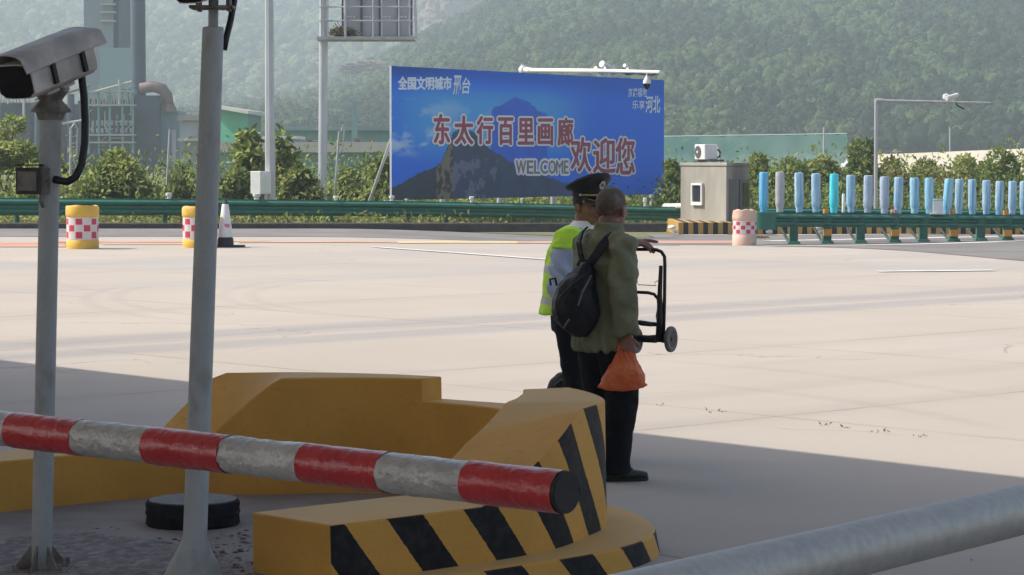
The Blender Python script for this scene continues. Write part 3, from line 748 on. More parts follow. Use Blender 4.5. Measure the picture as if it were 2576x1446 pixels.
# left camera post
Y1 = 10.67
base = at(104, 1440, Y1); base.z = 0.1; top = at(128, 290, Y1)
cp = thing('camera_post', base, 'grey post with a bullet camera, looped black cable and small junction box', 'camera post')
rT, rB = 25 * K / (F / Y1), 26 * K / (F / Y1)
b = MB(); b.cyl(base, top, rB, rT * 1.0, 28); mid_ = base.lerp(top, 0.868)
b.build('post', M_POST, cp, auto=40)
b = MB(); c0 = base.lerp(top, 0.862); c1 = base.lerp(top, 0.992); b.cyl(c0, c1, rT * 1.10, rT * 1.10, 28); b.build('collar', M_POST, cp, auto=40)
b = MB(); b.box(base + Vector((0, 0, 0.006)), (0.24, 0.24, 0.012)); 
for k in range(6):
    a = math.pi / 3 * k + 0.3; d = Vector((math.cos(a), math.sin(a), 0)); e = Vector((-d.y, d.x, 0)) * 0.004
    q = base + d * (rB - 0.002)
    b.add([q - e, q + d * 0.07 - e, q + d * 0.07 - e + Vector((0, 0, 0.02)), q - e + Vector((0, 0, 0.11)), q + e, q + d * 0.07 + e, q + d * 0.07 + e + Vector((0, 0, 0.02)), q + e + Vector((0, 0, 0.11))],
          [(0, 1, 2, 3), (7, 6, 5, 4), (0, 4, 5, 1), (1, 5, 6, 2), (2, 6, 7, 3), (3, 7, 4, 0)])
for sx in (-1, 1):
    for sy in (-1, 1): b.cyl(base + Vector((sx * 0.095, sy * 0.095, 0)), base + Vector((sx * 0.095, sy * 0.095, 0.04)), 0.009, n=6)
b.build('base_plate', mat('rusty flange', (0.16, 0.13, 0.11), 0.85, col2=(0.25, 0.24, 0.23), scale=18, bump=0.4, bscale=50), cp)
# bracket: two flared star plates and a tilting saddle
b = MB(); t0 = top
def star(z0, z1, r0, r1, n_=8):
    b.tube([t0 + Vector((0, 0, z0)), t0 + Vector((0, 0, z1))], [r0, r1], n_)
star(-0.02, 0.012, rT * 1.25, rT * 1.5); star(0.012, 0.026, rT * 2.05, rT * 1.95); star(0.026, 0.062, rT * 1.9, rT * 1.15); star(0.062, 0.105, rT * 1.15, rT * 1.85); star(0.105, 0.115, rT * 1.9, rT * 1.9)
b.build('bracket', M_RUST, cp)
wtop = at(0, 160, Y1 - 0.12)
front = at(28, 205, Y1 - 0.19); tail = at(212, 118, Y1 + 0.14)
fwd = (front - tail); up = Vector((0, 0, 1))
# true pointing: toward the camera and left, tipped down
fwd = Vector((-0.54, -0.79, -0.30)).normalized()
front = at(38, 206, Y1 - 0.20)
cm = thing('camera_tmp', front, 'x', 'x')
COL.objects.unlink(cm); bpy.data.objects.remove(cm)
bo, ho_, wi = MB(), MB(), MB(); side, upv = housing((bo, ho_, wi), front, fwd, up, L_=0.40, w=0.205, h=0.145)
hb = bo.build('camera_housing', M_HOUS, cp, auto=35); ho_.build('sun_hood', M_HOUS, hb, auto=50); wi.build('lens_window', M_GLASS, hb)
for t in (0.12, 0.30):
    b = MB(); q = front - fwd * t + side * (-0.108 if side.x < 0 else 0.108) * (1) 
    b.box(q + upv * 0.0, (0.02, 0.02, 0.085), R=Matrix((side, fwd, upv)).transposed())
    b.build('hinge_clip', M_DK, hb)
saddle_top = front - fwd * 0.2 - upv * 0.085
b = MB(); b.box((saddle_top + t0 + Vector((0, 0, 0.115))) / 2, (0.11, 0.10, max(0.03, (saddle_top - t0).length - 0.1)), rz=0.7); b.box(saddle_top, (0.10, 0.17, 0.014), R=Matrix((side, fwd, upv)).transposed())
b.build('saddle', M_HOUS, cp, bevel=0.004)
# looped cable
cpts = [at(x, y, Y1 + dy) for x, y, dy in ((200, 175, 0.06), (205, 190, 0.06), (211, 240, 0.05), (214, 300, 0.03), (213, 360, 0.01), (205, 415, -0.01), (190, 445, -0.02), (170, 457, -0.03), (150, 454, -0.03), (135, 450, -0.03))]
b = MB(); b.tube(cpts, 0.0165, 12); b.build('cable', M_CABLE, cp, smooth=True)
# junction box
q = at(72, 455, Y1 - 0.05); sc = F / Y1
b = MB(); b.box(q, (60 * K / sc, 0.075, 66 * K / sc), rz=0.12); b.box(q + Vector((0, 0.03, 0.066)), (70 * K / sc, 0.13, 0.006), rz=0.12); b.build('junction_box', mat('junction box rim', (0.035, 0.033, 0.030), 0.7, col2=(0.06, 0.055, 0.05), scale=20), cp, bevel=0.003)
b = MB(); b.box(q + Vector((0.0, -0.040, 0.0)), (46 * K / sc, 0.006, 48 * K / sc), rz=0.12); b.build('box_cover', mat('scuffed grey cover', (0.17, 0.155, 0.145), 0.7, col2=(0.24, 0.22, 0.2), scale=25, col3=(0.05, 0.045, 0.04), scale3=16, amt3=0.7), cp)
q2 = at(112, 455, Y1 - 0.03); b = MB(); b.box(q2, (0.05, 0.06, 0.11)); b.tube([at(103, 485, Y1 - 0.05), at(100, 505, Y1 - 0.05), at(108, 522, Y1 - 0.04)], 0.006, 8); b.build('clamp', M_RUST, cp, bevel=0.004)

# second camera post
Y2 = 10.5; sc2 = F / Y2
base = at(487, 1480, Y2); base.z = 0.1; top = at(536, 72, Y2); neck = at(537, 12, Y2)
c2 = thing('camera_post', base, 'taller grey post with flared foot, narrow neck and dark bracket on top', 'camera post')
foot = base.lerp(top, 0.075)
b = MB(); b.tube([base, base.lerp(top, 0.02), base.lerp(top, 0.055), foot, base.lerp(top, 0.5), top, top + Vector((0, 0, 0.006)), top + Vector((0, 0, 0.010))], [0.125, 0.105, 0.066, 30.5 * K / sc2, 29.5 * K / sc2, 27 * K / sc2, 25.5 * K / sc2, 12 * K / sc2], 28)
b.build('post', M_POST, c2, auto=40)
b = MB(); b.cyl(top, neck + Vector((0, 0, 0.02)), 12.5 * K / sc2, n=20); b.build('neck', M_POST, c2, auto=40)
b = MB(); b.box(at(535, 19, Y2), (108 * K / sc2, 0.15, 0.012)); b.box(at(500, 2, Y2), (0.012, 0.12, 0.085)); b.box(at(576, 2, Y2), (0.012, 0.12, 0.085))
for x in (497, 508, 562, 575): b.cyl(at(x, 15, Y2 - 0.06), at(x, 26, Y2 - 0.06), 0.008, n=6)
b.build('bracket', M_RUST, c2)
fr = at(470, -40, Y2 - 0.2); bo, ho_, wi = MB(), MB(), MB(); housing((bo, ho_, wi), fr, fwd, up, L_=0.40, w=0.17, h=0.16)
hb = bo.build('camera_housing', M_HOUS, c2, auto=35); ho_.build('sun_hood', M_HOUS, hb, auto=50); wi.build('lens_window', M_GLASS, hb)
b = MB(); b.tube([at(600, -60, Y2 + 0.08), at(589, 0, Y2 + 0.07), at(580, 50, Y2 + 0.05), at(569, 95, Y2 + 0.03), at(563, 125, Y2 + 0.02)], 0.0135, 12); b.build('cable', M_CABLE, c2, smooth=True)
# ================================================================== MIDDLE DISTANCE: rails, drums, poles, billboard, booth
def sc_at(Y): return F / Y
def px(n, Y): return n * K * Y / F          # length of n photo pixels at distance Y
M_GREEN = mat('green rail paint', (0.028, 0.165, 0.112), 0.45, col2=(0.020, 0.130, 0.09), scale=2.5, col3=(0.05, 0.12, 0.09), scale3=1.2, amt3=0.4, bump=0.1, bscale=20)
M_GREENP = mat('green post paint', (0.02, 0.14, 0.085), 0.5, col2=(0.03, 0.10, 0.07), scale=6)
M_WHITE = mat('white enamel', (0.74, 0.74, 0.72), 0.45, col2=(0.66, 0.66, 0.64), scale=4)
M_STEEL = mat('pale galvanised pole', (0.50, 0.51, 0.53), 0.45, 0.3, col2=(0.42, 0.43, 0.45), scale=4, stretch=(1, 1, 0.2))
M_ORANGE = mat('orange reflector', (0.72, 0.30, 0.03), 0.45, col2=(0.6, 0.25, 0.04), scale=9)
def beam(mb, pts, hgt, waves, depth=0.085, m=0):
    """corrugated guardrail beam through pts (top edge points); the waves face the plaza"""
    n = waves * 8; vs = []; npt = len(pts)
    for i, p in enumerate(pts):
        d = (pts[min(i + 1, npt - 1)] - pts[max(i - 1, 0)]); d.z = 0; d.normalize(); nrm = Vector((d.y, -d.x, 0))
        if nrm.y > 0: nrm = -nrm
        h = hgt[i] if isinstance(hgt, list) else hgt
        for k in range(n + 1):
            t = k / n; w = 0.5 - 0.5 * math.cos(2 * math.pi * waves * t); w = min(1, max(0, (w - 0.15) / 0.7))
            vs.append(p + Vector((0, 0, -h * t)) + nrm * depth * w)
        for k in range(n + 1):
            t = k / n; w = 0.5 - 0.5 * math.cos(2 * math.pi * waves * t); w = min(1, max(0, (w - 0.15) / 0.7))
            vs.append(p + Vector((0, 0, -h * t)) + nrm * (depth * w - 0.006))
    q = 2 * (n + 1); fs = []
    for i in range(npt - 1):
        for k in range(n):
            fs.append((i * q + k, i * q + k + 1, (i + 1) * q + k + 1, (i + 1) * q + k))
            o = n + 1; fs.append((i * q + o + k, (i + 1) * q + o + k, (i + 1) * q + o + k + 1, i * q + o + k + 1))
        for k in (0, n): fs.append((i * q + k, i * q + n + 1 + k, (i + 1) * q + n + 1 + k, (i + 1) * q + k))
    mb.add(vs, fs, m)
# --- long guardrail along the back of the plaza
YL0, YL1 = 68.4, 78.0
def rail_top(x):
    t = (x + 400) / (1752 + 400); Y = YL0 + (YL1 - YL0) * t ** 1.3
    y = np.interp(x, [-400, 0, 600, 1000, 1300, 1755], [494, 497, 501, 505.5, 511, 522]); return at(x, y, Y)
gr = thing('guardrail', (0, 69.5, gz(0, 69.5)), 'long dark green corrugated guardrail on short posts behind the two yellow drums', 'guardrail')
pts = [rail_top(x) for x in np.linspace(-400, 1752, 40)]; hg = [float(np.interp(i, [0, 39], [0.50, 0.42])) for i in range(40)]
b = MB(); beam(b, pts, hg, 2, 0.10)
# rounded end
e = pts[-1]; b.cyl(e + Vector((0.02, -0.04, 0.0)), e + Vector((0.02, -0.04, -0.42)), 0.055, n=14)
b.build('beam', M_GREEN, gr, auto=50)
for x in (-200, 40, 175, 412, 635, 832, 1025, 1120, 1352, 1480, 1600, 1690):
    q = rail_top(x) + Vector((0, 0.10, 0)); g_ = gz(q.x, q.y) - 0.1
    b = MB(); b.cyl((q.x, q.y, g_), (q.x, q.y, q.z - 0.06), 0.075, n=14); b.box((q.x, q.y - 0.05, q.z - 0.24), (0.14, 0.12, 0.28)); b.build('post', M_GREENP, gr, auto=40)
for x, w, h in ((424, 16, 16), (645, 20, 16), (845, 14, 12), (985, 14, 14), (1022, 9, 7), (1186, 13, 16), (1312, 6, 14), (1622, 10, 22)):
    q = rail_top(x); Yq = q.y; ww, hh = px(w, Yq), px(h, Yq); b = MB()
    b.lathe([(0, 0), (ww * 0.32, 0), (ww * 0.32, hh * 0.5), (ww * 0.5, hh * 0.55), (ww * 0.5, hh * 0.95), (ww * 0.3, hh), (0, hh)], q + Vector((0, 0.06, -0.01)), 14)
    o = b.build('delineator', M_WHITE, gr, auto=50)
# --- right-hand double guardrail carrying the anti-glare tubes
def r_top(x, dy=0): 
    t = (x - 1905) / 670; Y = 62 + 4.5 * t
    return at(x, np.interp(x, [1905, 2575], [535, 541]) + dy, Y)
g2 = thing('guardrail', (9, 64, gz(9, 64)), 'dark green guardrail on stout posts under the row of blue tubes', 'guardrail')
pts = [r_top(x) for x in np.linspace(1930, 2760, 20)]; b = MB(); beam(b, pts, 0.34, 2, 0.10)
q = r_top(1918); b.cyl(q + Vector((0, 0.05, 0.02)), q + Vector((0, 0.05, -0.40)), 0.34, n=20)
b.build('beam', M_GREEN, g2, auto=50)
pts2 = [p + Vector((0, 1.5, 0.10)) for p in pts]; b = MB(); beam(b, pts2, 0.32, 2, 0.10); b.build('rear_beam', M_GREEN, g2, auto=50)
M_DKGR = mat('dark grey-green stay', (0.05, 0.065, 0.05), 0.7)  # one even dark grey-green for the stays
for k, x in enumerate((1996, 2080, 2164, 2250, 2322, 2398, 2466, 2533, 2600)):
    q = r_top(x); g_ = gz(q.x, q.y); w = px(21, q.y)
    b = MB(); b.box((q.x, q.y + 0.02, (g_ + q.z - 0.05) / 2), (w, 0.18, q.z - 0.05 - g_)); b.box((q.x, q.y, g_ + 0.04), (w * 1.6, 0.3, 0.08), taper=0.8); o = b.build('post', M_GREENP, g2, bevel=0.01)
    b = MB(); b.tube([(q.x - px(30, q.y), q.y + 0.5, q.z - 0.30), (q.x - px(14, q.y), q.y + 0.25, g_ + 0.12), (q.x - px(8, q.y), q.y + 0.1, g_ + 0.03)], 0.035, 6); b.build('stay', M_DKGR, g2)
    if k % 2 == 1:
        b = MB(); b.box((q.x, q.y - 0.02, q.z - 0.47), (w * 0.98, 0.24, px(17, q.y))); b.build('reflector', M_ORANGE, o, bevel=0.01)
        b = MB(); b.cyl((q.x - 0.02, q.y + 0.12, q.z - 0.02), (q.x - 0.02, q.y + 0.12, q.z + px(11, q.y)), px(7, q.y), n=14); b.build('cap', M_ORANGE, g2, auto=40)
# tubes
tubes = [(1920, 433, 535, 'b'), (1961, 432, 533, 'g'), (2010, 434, 533, 'l'), (2052, 436, 533, 'l'), (2097, 437, 535, 'c'), (2140, 440, 533, 'l'), (2182, 441, 534, 's'), (2224, 444, 536, 's'), (2258, 445, 536, 'l'),
         (2300, 447, 536, 'b2'), (2337, 447, 537, 'b2'), (2380, 449, 537, 'b2'), (2411, 450, 537, 'l'), (2445, 451, 538, 'l'), (2480, 453, 538, 'l'), (2512, 455, 539, 'l'), (2545, 455, 539, 'l'), (2574, 456, 539, 'l')]
def film(name, c, c2):
    return mat(name, c, 0.32, col2=c2, scale=2.0, stretch=(9, 9, 0.5), bump=0.6, bscale=12, detail=6, trans=0.15)  # pale vertical streaks put glossy highlights into the film colour
TM = {'b': film('blue film', (0.06, 0.40, 0.72), (0.22, 0.58, 0.82)), 'g': film('bare grey film', (0.55, 0.56, 0.57), (0.46, 0.47, 0.49)), 'l': film('pale blue film', (0.16, 0.42, 0.66), (0.56, 0.72, 0.82)),
      'c': film('cyan film', (0.02, 0.66, 0.80), (0.16, 0.80, 0.88)), 's': film('slate blue film', (0.28, 0.42, 0.60), (0.56, 0.64, 0.74)), 'b2': film('sky blue film', (0.10, 0.46, 0.72), (0.48, 0.74, 0.84))}
TL = {1920: 'deep blue glare tube nearest the pink drum', 1961: 'bare grey-white glare tube, second from the pink drum', 2010: 'pale blue glare tube just right of the grey-white one',
      2052: 'pale blue glare tube just left of the bright cyan one', 2097: 'bright cyan glare tube, the only one of that colour', 2140: 'pale blue glare tube right of the short white post',
      2182: 'slate grey-blue glare tube close to the left of the thin camera pole', 2224: 'slate grey-blue glare tube just right of the thin camera pole', 2258: 'pale blue glare tube behind the small traffic cone',
      2300: 'sky blue glare tube two places left of the white box', 2337: 'sky blue glare tube touching the left side of the white box', 2380: 'leaning sky blue glare tube at the right side of the white box',
      2411: 'pale blue glare tube first after the leaning one', 2445: 'pale blue glare tube second after the leaning one', 2480: 'pale blue glare tube third after the leaning one', 2512: 'pale blue glare tube third from the right edge',
      2545: 'pale blue glare tube second from the right edge', 2574: 'pale blue glare tube cut by the right edge of the photo'}
rs = random.Random(9)
for i, (x, y0, y1, kk) in enumerate(tubes):
    q = r_top(x); Yq = q.y + 0.12; p0 = at(x, y1 + 1, Yq); hgt = px(y1 + 1 - y0, Yq); R_ = px(11.6, Yq) * (1 if x < 2390 else 0.9)
    o = thing('glare_tube', p0, TL[x], 'glare tube', 'tubes standing along the right guardrail')
    if x == 2380: o.rotation_euler.y = 0.07
    elif i > 1: o.rotation_euler = (rs.uniform(-0.03, 0.03), rs.uniform(-0.022, 0.022), rs.uniform(0, 6))
    b = MB(); prof = [(0, 0), (R_ * 0.7, 0), (R_ * 0.8, 0.04), (R_ * 0.72, 0.09), (R_ * 0.95, 0.16)] + [(R_ * (1 + rs.uniform(-.03, .03)), 0.16 + (hgt - 0.2) * t) for t in np.linspace(0.1, 0.97, 9)] + [(R_ * 0.92, hgt - 0.01), (R_ * 0.6, hgt), (0, hgt)]
    b.lathe(prof, (0, 0, 0), 20)
    b.build('sleeve', TM[kk], o, auto=50, local=True)
q = r_top(2121); p0 = at(2121, 534, q.y + 0.1)
o = thing('marker_post', p0, 'short slim white post between the cyan tube and its right neighbour', 'post'); b = MB(); b.lathe([(0, 0), (px(4.5, 62), 0), (px(4, 62), 1.2 * px(46, 62) / 1.2), (px(2.5, 62), px(48, 62)), (0, px(48, 62))], (0, 0, 0), 12); b.build('post', M_WHITE, o, local=True, auto=40)
q = r_top(2356); p0 = at(2356, 538, q.y + 0.02); wq, hq = px(26, q.y), px(38, q.y)
o = thing('white_box', p0, 'white square box standing on the guardrail among the blue tubes', 'box'); b = MB(); b.box((0, 0, hq * 0.44), (wq, 0.35, hq * 0.88)); b.build('body', M_WHITE, o, local=True, bevel=0.015); b = MB(); b.box((0, 0, hq * 0.94), (wq * 1.08, 0.38, hq * 0.12), taper=0.92); b.build('lid', mat('blue-grey lid', (0.4, 0.5, 0.58), 0.5), o, local=True, bevel=0.01)
b = MB(); b.box((0, 0, 0.01), (wq * 1.45, 0.42, 0.03)); b.build('base', M_WHITE, o, local=True)
# small cone on the rail
def cone(name, loc, h, r, label, bands, parent=None):
    o = thing(name, loc, label, 'traffic cone', None); return o
q = r_top(2246); p0 = at(2246, 538, q.y + 0.05); hq = px(20, q.y)
o = thing('traffic_cone', p0, 'tiny red and white cone on the guardrail among the blue tubes', 'traffic cone')
b = MB(); prof = [(hq * 0.30, 0), (hq * 0.28, 0.04), (hq * 0.22, hq * 0.3), (hq * 0.16, hq * 0.6), (hq * 0.08, hq), (0, hq)]; b.lathe(prof, (0, 0, 0), 16, mf=lambda i, k: 0 if i in (1, 2, ) else 1); b.build('body', [M_WHITE, mat('cone red', (0.6, 0.04, 0.03), 0.5)], o, local=True, auto=50)

# --- crash drums
M_RSQ = mat('red reflective square', (0.52, 0.025, 0.075), 0.45, col2=(0.45, 0.03, 0.07), scale=10); M_WSQ = mat('white reflective square', (0.62, 0.56, 0.53), 0.45, col2=(0.56, 0.52, 0.50), scale=10)
def drum(loc, h, R_, label, colr, rot, top_dent, cols=12, b0=0.20, b1=0.74):
    o = thing('crash_drum', loc, label, 'crash drum', 'plastic crash drums with chequered bands', rot); n = 48
    b = MB(); prof = [(0, 0), (R_ * 0.99, 0), (R_, 0.03), (R_, h * b0), (R_ * 0.965, h * b0 + 0.01), (R_ * 0.965, h * b1 - 0.01), (R_ * 1.0, h * b1)]
    if top_dent: prof += [(R_ * 1.015, h * 0.80), (R_ * 0.99, h * 0.9), (R_ * 0.985, h * 0.97), (R_ * 0.90, h * 0.985), (R_ * 0.3, h * 0.95), (0, h * 0.95)]
    else: prof += [(R_ * 1.03, h * 0.80), (R_ * 1.04, h * 0.95), (R_ * 0.98, h * 0.995), (R_ * 0.85, h * 0.985), (R_ * 0.2, h * 0.97), (0, h * 0.97)]
    b.lathe(prof, (0, 0, 0), n)
    rs = random.Random(int(h * 1000))
    for v in b.v:
        rr = math.hypot(v.x, v.y); th = math.atan2(v.y, v.x)
        if v.z > h * 0.9: v.z += h * (0.075 if top_dent else 0.03) * mnoise.noise(Vector((math.cos(th) * 1.7 + 9, math.sin(th) * 1.7, h)))
        if rr > R_ * 0.5 and (v.z < h * b0 or v.z > h * b1):
            k = 1 + (0.05 if top_dent else 0.02) * mnoise.noise(Vector((math.cos(th) * 2, math.sin(th) * 2, v.z * 4))); v.x *= k; v.y *= k
    b.build('barrel', colr, o, local=True, auto=50)
    b = MB(); hb = h * (b1 - b0) - 0.02; z0 = h * b0 + 0.01; rows = [0, 0.06, 0.35, 0.37, 0.65, 0.67, 0.94, 1.0]; rr = R_ * 0.985
    vs = []; fs = []; ms = []; nn = cols * 6
    for z in rows:
        for k in range(nn): t = 2 * math.pi * k / nn; vs.append((rr * math.cos(t), rr * math.sin(t), z0 + hb * z))
    for i in range(7):
        for k in range(nn):
            c_ = k // 6; row = {1: 0, 3: 1, 5: 2}.get(i); red = row is not None and (c_ + row) % 2 == 0 and k % 6 != 0
            b.add([vs[i * nn + k], vs[i * nn + (k + 1) % nn], vs[(i + 1) * nn + (k + 1) % nn], vs[(i + 1) * nn + k]], [(0, 1, 2, 3)], 0 if red else 1)
    b.build('band', [M_RSQ, M_WSQ], o, local=True)
    return o
M_DY = mat('faded yellow plastic', (0.66, 0.40, 0.045), 0.45, col2=(0.72, 0.45, 0.07), scale=2, col3=(0.50, 0.28, 0.06), scale3=4, amt3=0.5)
M_DP = mat('sun bleached pink plastic', (0.62, 0.43, 0.34), 0.6, col2=(0.56, 0.36, 0.27), scale=2.5, col3=(0.66, 0.55, 0.48), scale3=3, amt3=0.7)
g_ = gnd(208, 625); drum(g_, px(109, g_.y), px(40.5, g_.y), 'yellow crash drum with red and white chequers, left of the thick post', M_DY, 0.15, False)
g_ = gnd(500, 622); drum(g_, px(104, g_.y), px(40.5, g_.y), 'yellow crash drum half hidden by the tall grey post', M_DY, 0.60, False)
p0 = at(1872, 616, 60.8); p0.z = gz(p0.x, p0.y) ; drum(p0, px(91, 60.8), px(30.5, 60.8), 'bleached pink crash drum with dented top at the end of the right guardrail', M_DP, 0.2, True, 14, 0.30, 0.70)
# --- tall white cone with black foot beside the post
g_ = gnd(567, 621); h = px(108, g_.y)
o = thing('traffic_cone', g_, 'tall white cone with black foot standing beside the grey post', 'traffic cone')
b = MB(); b.lathe([(px(19, g_.y), h * 0.23), (px(8.5, g_.y), h * 0.98), (px(7, g_.y), h), (0, h)], (0, 0, 0), 24); b.build('body', M_WHITE, o, local=True, auto=40)
b = MB(); b.lathe([(px(21, g_.y), 0.03), (px(20, g_.y), h * 0.20), (px(17, g_.y), h * 0.23), (0, h * 0.23)], (0, 0, 0), 24); b.box((0.12, 0, 0.02), (px(66, g_.y), px(46, g_.y), 0.04)); b.build('foot', mat('black cone rubber', (0.012, 0.012, 0.016), 0.6), o, local=True, auto=40)
b = MB(); b.box((0.05, -px(14.2, g_.y), h * 0.5), (px(13, g_.y), 0.02, px(9, g_.y))); b.build('sticker', mat('pink sticker', (0.66, 0.20, 0.30), 0.6), o, local=True)
b = MB(); b.tube([(-0.04, 0, h), (0.02, 0, h + px(4, g_.y)), (-0.03, 0, h + px(15, g_.y))], [px(5, g_.y), px(7, g_.y), px(1, g_.y)], 10); b.build('lamp', mat('black cap', (0.03, 0.03, 0.03), 0.6), o, local=True)

# --- poles behind the rail
def vpole(x0, y0, x1, y1, Y, r0, r1, zb=None):
    t = at(x0, y0, Y); bt = at(x1, y1, Y)
    if zb is not None:
        d = (bt - t); k = (zb - t.z) / d.z; bt = t + d * k
    return t, bt
Yp = 80
t, bt = vpole(676, -120, 680, 500, Yp, 0, 0, -0.3)
o = thing('lamp_post', bt, 'tall tapered pale pole left of the ladder pole, with a white control box', 'pole')
b = MB(); b.cyl(bt, t, px(14, Yp), px(9.5, Yp), 8); b.build('pole', M_STEEL, o)
q = at(656, 459, Yp - 0.35); b = MB(); b.box(q, (px(32, Yp), 0.55, px(57, Yp)), rz=-0.55); b.build('control_box', M_WHITE, o, bevel=0.02)
b = MB(); b.cyl(at(645, 512, Yp - 0.4), at(645, 486, Yp - 0.4), 0.08, n=8); b.cyl(at(668, 500, Yp - 0.4), at(668, 486, Yp - 0.4), 0.05, n=8); b.build('box_leg', M_STEEL, o)
# gantry with sign cabinet, platform, railing and a bird nest
Yg = 83
t, bt = vpole(815, -140, 811, 505, Yg, 0, 0, -0.3)
o = thing('sign_gantry', bt, 'thick round sign pole carrying a grey sign cabinet with a railed platform', 'sign gantry')
b = MB(); b.cyl(bt, t, px(11.5, Yg), px(10.5, Yg), 20)
b.build('pole', M_STEEL, o, auto=40)
b = MB()
for k in range(14): 
    y = 500 - k * 29; q = at(801, y, Yg); b.tube([q + Vector((0.05, 0, 0)), q + Vector((-0.14, 0, 0.02))], 0.012, 5)
b.build('climbing_rungs', M_STEEL, o)
M_CAB = mat('grey sign back', (0.40, 0.40, 0.41), 0.6, col2=(0.36, 0.36, 0.37), scale=2); M_FRM = mat('dark frame', (0.10, 0.10, 0.11), 0.6)
cL, cR, cB = at(868, 92, Yg + 1.0), at(1032, 92, Yg + 1.0), 0
zb_, zt_ = at(950, 90, Yg + 1.0).z, at(950, -120, Yg + 1.0).z
b = MB(); b.box(((cL.x + cR.x) / 2, Yg + 1.2, (zb_ + zt_) / 2), (cR.x - cL.x, 0.5, zt_ - zb_)); b.build('cabinet', M_CAB, o)
for x in (862, 909, 955, 1001, 1035):
    qa = at(x, 92, Yg + 0.9); b = MB(); b.box((qa.x, Yg + 0.9, (zb_ + zt_) / 2), (px(5, Yg), 0.12, zt_ - zb_)); b.build('cabinet_frame', M_FRM, o)
for x in (885, 925, 975, 1015):
    qa = at(x, 42, Yg + 0.93); b = MB()
    for dx in (-9, -3, 5): b.box(qa + Vector((px(dx, Yg), 0, 0)), (px(4, Yg), 0.03, px(4 if dx else 3, Yg)))
    b.build('plate', M_WHITE, o)
b = MB(); q0, q1 = at(797, 96, Yg - 0.3), at(1042, 94, Yg - 0.3); b.box(((q0.x + q1.x) / 2, Yg + 0.3, q0.z), (q1.x - q0.x, 1.5, px(8, Yg))); b.build('platform', mat('platform steel', (0.34, 0.33, 0.33), 0.6, col2=(0.45, 0.45, 0.45), scale=3), o)
b = MB()
for y in (17, 52): q0, q1 = at(803, y, Yg - 0.4), at(1035, y, Yg - 0.4); b.tube([q0, q1], px(2.2, Yg), 6)
for x in (808, 824, 868, 938, 960, 1003, 1030): b.tube([at(x, 95, Yg - 0.4), at(x, -6 if x != 868 else -60, Yg - 0.4)], px(2.0, Yg), 6)
b.tube([at(1047, 96, Yg - 0.4), at(1041, -60, Yg - 0.4)], px(3.5, Yg), 8); b.tube([at(868, 95, Yg - 0.45), at(868, -80, Yg - 0.45)], px(3.6, Yg), 8)
b.build('railing', M_STEEL, o)
q = at(862, 78, Yg + 0.1)
nest = MB(); rs = random.Random(2)
for k in range(260):
    a = rs.uniform(0, 6.28); ph = rs.uniform(-0.1, 1.2); rr = rs.uniform(0.5, 1.0)
    c = q + Vector((math.cos(a) * math.cos(ph) * rr * px(30, Yg), math.sin(a) * math.cos(ph) * rr * 0.5, math.sin(ph) * rr * px(15, Yg) - 0.1)); d = Vector((rs.uniform(-1, 1), rs.uniform(-1, 1), rs.uniform(-0.35, 0.35))).normalized() * rs.uniform(0.1, 0.3)
    nest.tube([c - d, c + d], 0.014, 3, m=rs.randint(0, 1))
nest.ell(q - Vector((0, 0, 0.12)), (px(24, Yg), 0.4, px(10, Yg)))
tag(nest.build('bird_nest', [mat('twigs', (0.10, 0.085, 0.06), 0.9), mat('dry grass', (0.22, 0.19, 0.10), 0.9)], None, loc=tuple(q)), 'round nest of twigs on the gantry platform', 'bird nest')

# thin poles
def thin(x0, y0, x1, y1, Y, r, label, extra=None, m=None, zb=-0.35, cat='pole'):
    t, bt = vpole(x0, y0, x1, y1, Y, 0, 0, zb)
    o = thing('thin_pole', bt, label, cat); b = MB(); b.cyl(bt, t, px(r, Y), px(r * 0.9, Y), 10); b.build('pole', m or M_STEEL, o, auto=40); return o, t, bt
o, t, bt = thin(427, 325, 418, 495, 82, 3.0, 'thin white pole with a narrow panel, standing by the round bush')
b = MB(); b.box(at(428, 366, 82) + Vector((0.12, 0, 0)), (px(9, 82), 0.1, px(80, 82))); b.build('panel', M_STEEL, o)
o, t, bt = thin(853, 330, 841, 500, 85, 3.0, 'thin pole with a narrow loop at the top, right of the ladder pole')
b = MB(); b.tube([at(853, 385, 85), at(861, 375, 85), at(865, 330, 85), at(862, 315, 85), at(858, 330, 85)], px(2.2, 85), 6); b.build('loop', M_STEEL, o)
o, t, bt = thin(178, 320, 177, 495, 84, 3.2, 'white pole of a tall lattice marker beside the near camera post')
b = MB(); ring = [at(178, 480, 84), at(190, 470, 84), at(192, 420, 84), at(184, 402, 84), at(193, 385, 84), at(195, 325, 84), at(187, 310, 84), at(178, 325, 84)]
b.tube(ring, px(2.6, 84), 6)
for y in (345, 362, 380, 395, 425, 440, 455): b.tube([at(178, y, 84), at(193, y - 4, 84)], px(1.6, 84), 5)
b.build('lattice', M_STEEL, o)
thin(2389, 320, 2389, 400, 150, 2.6, 'distant thin pole rising above the white wall on the right', zb=-0.3)
thin(1337 + 470, 368, 1337 + 475, 420, 120, 5.0, 'short distant pole behind the cooling unit on the booth', zb=-0.3)
thin(1337 + 735, 320, 1337 + 735, 350, 215, 3.0, 'distant white post against the green netting', zb=-0.3)

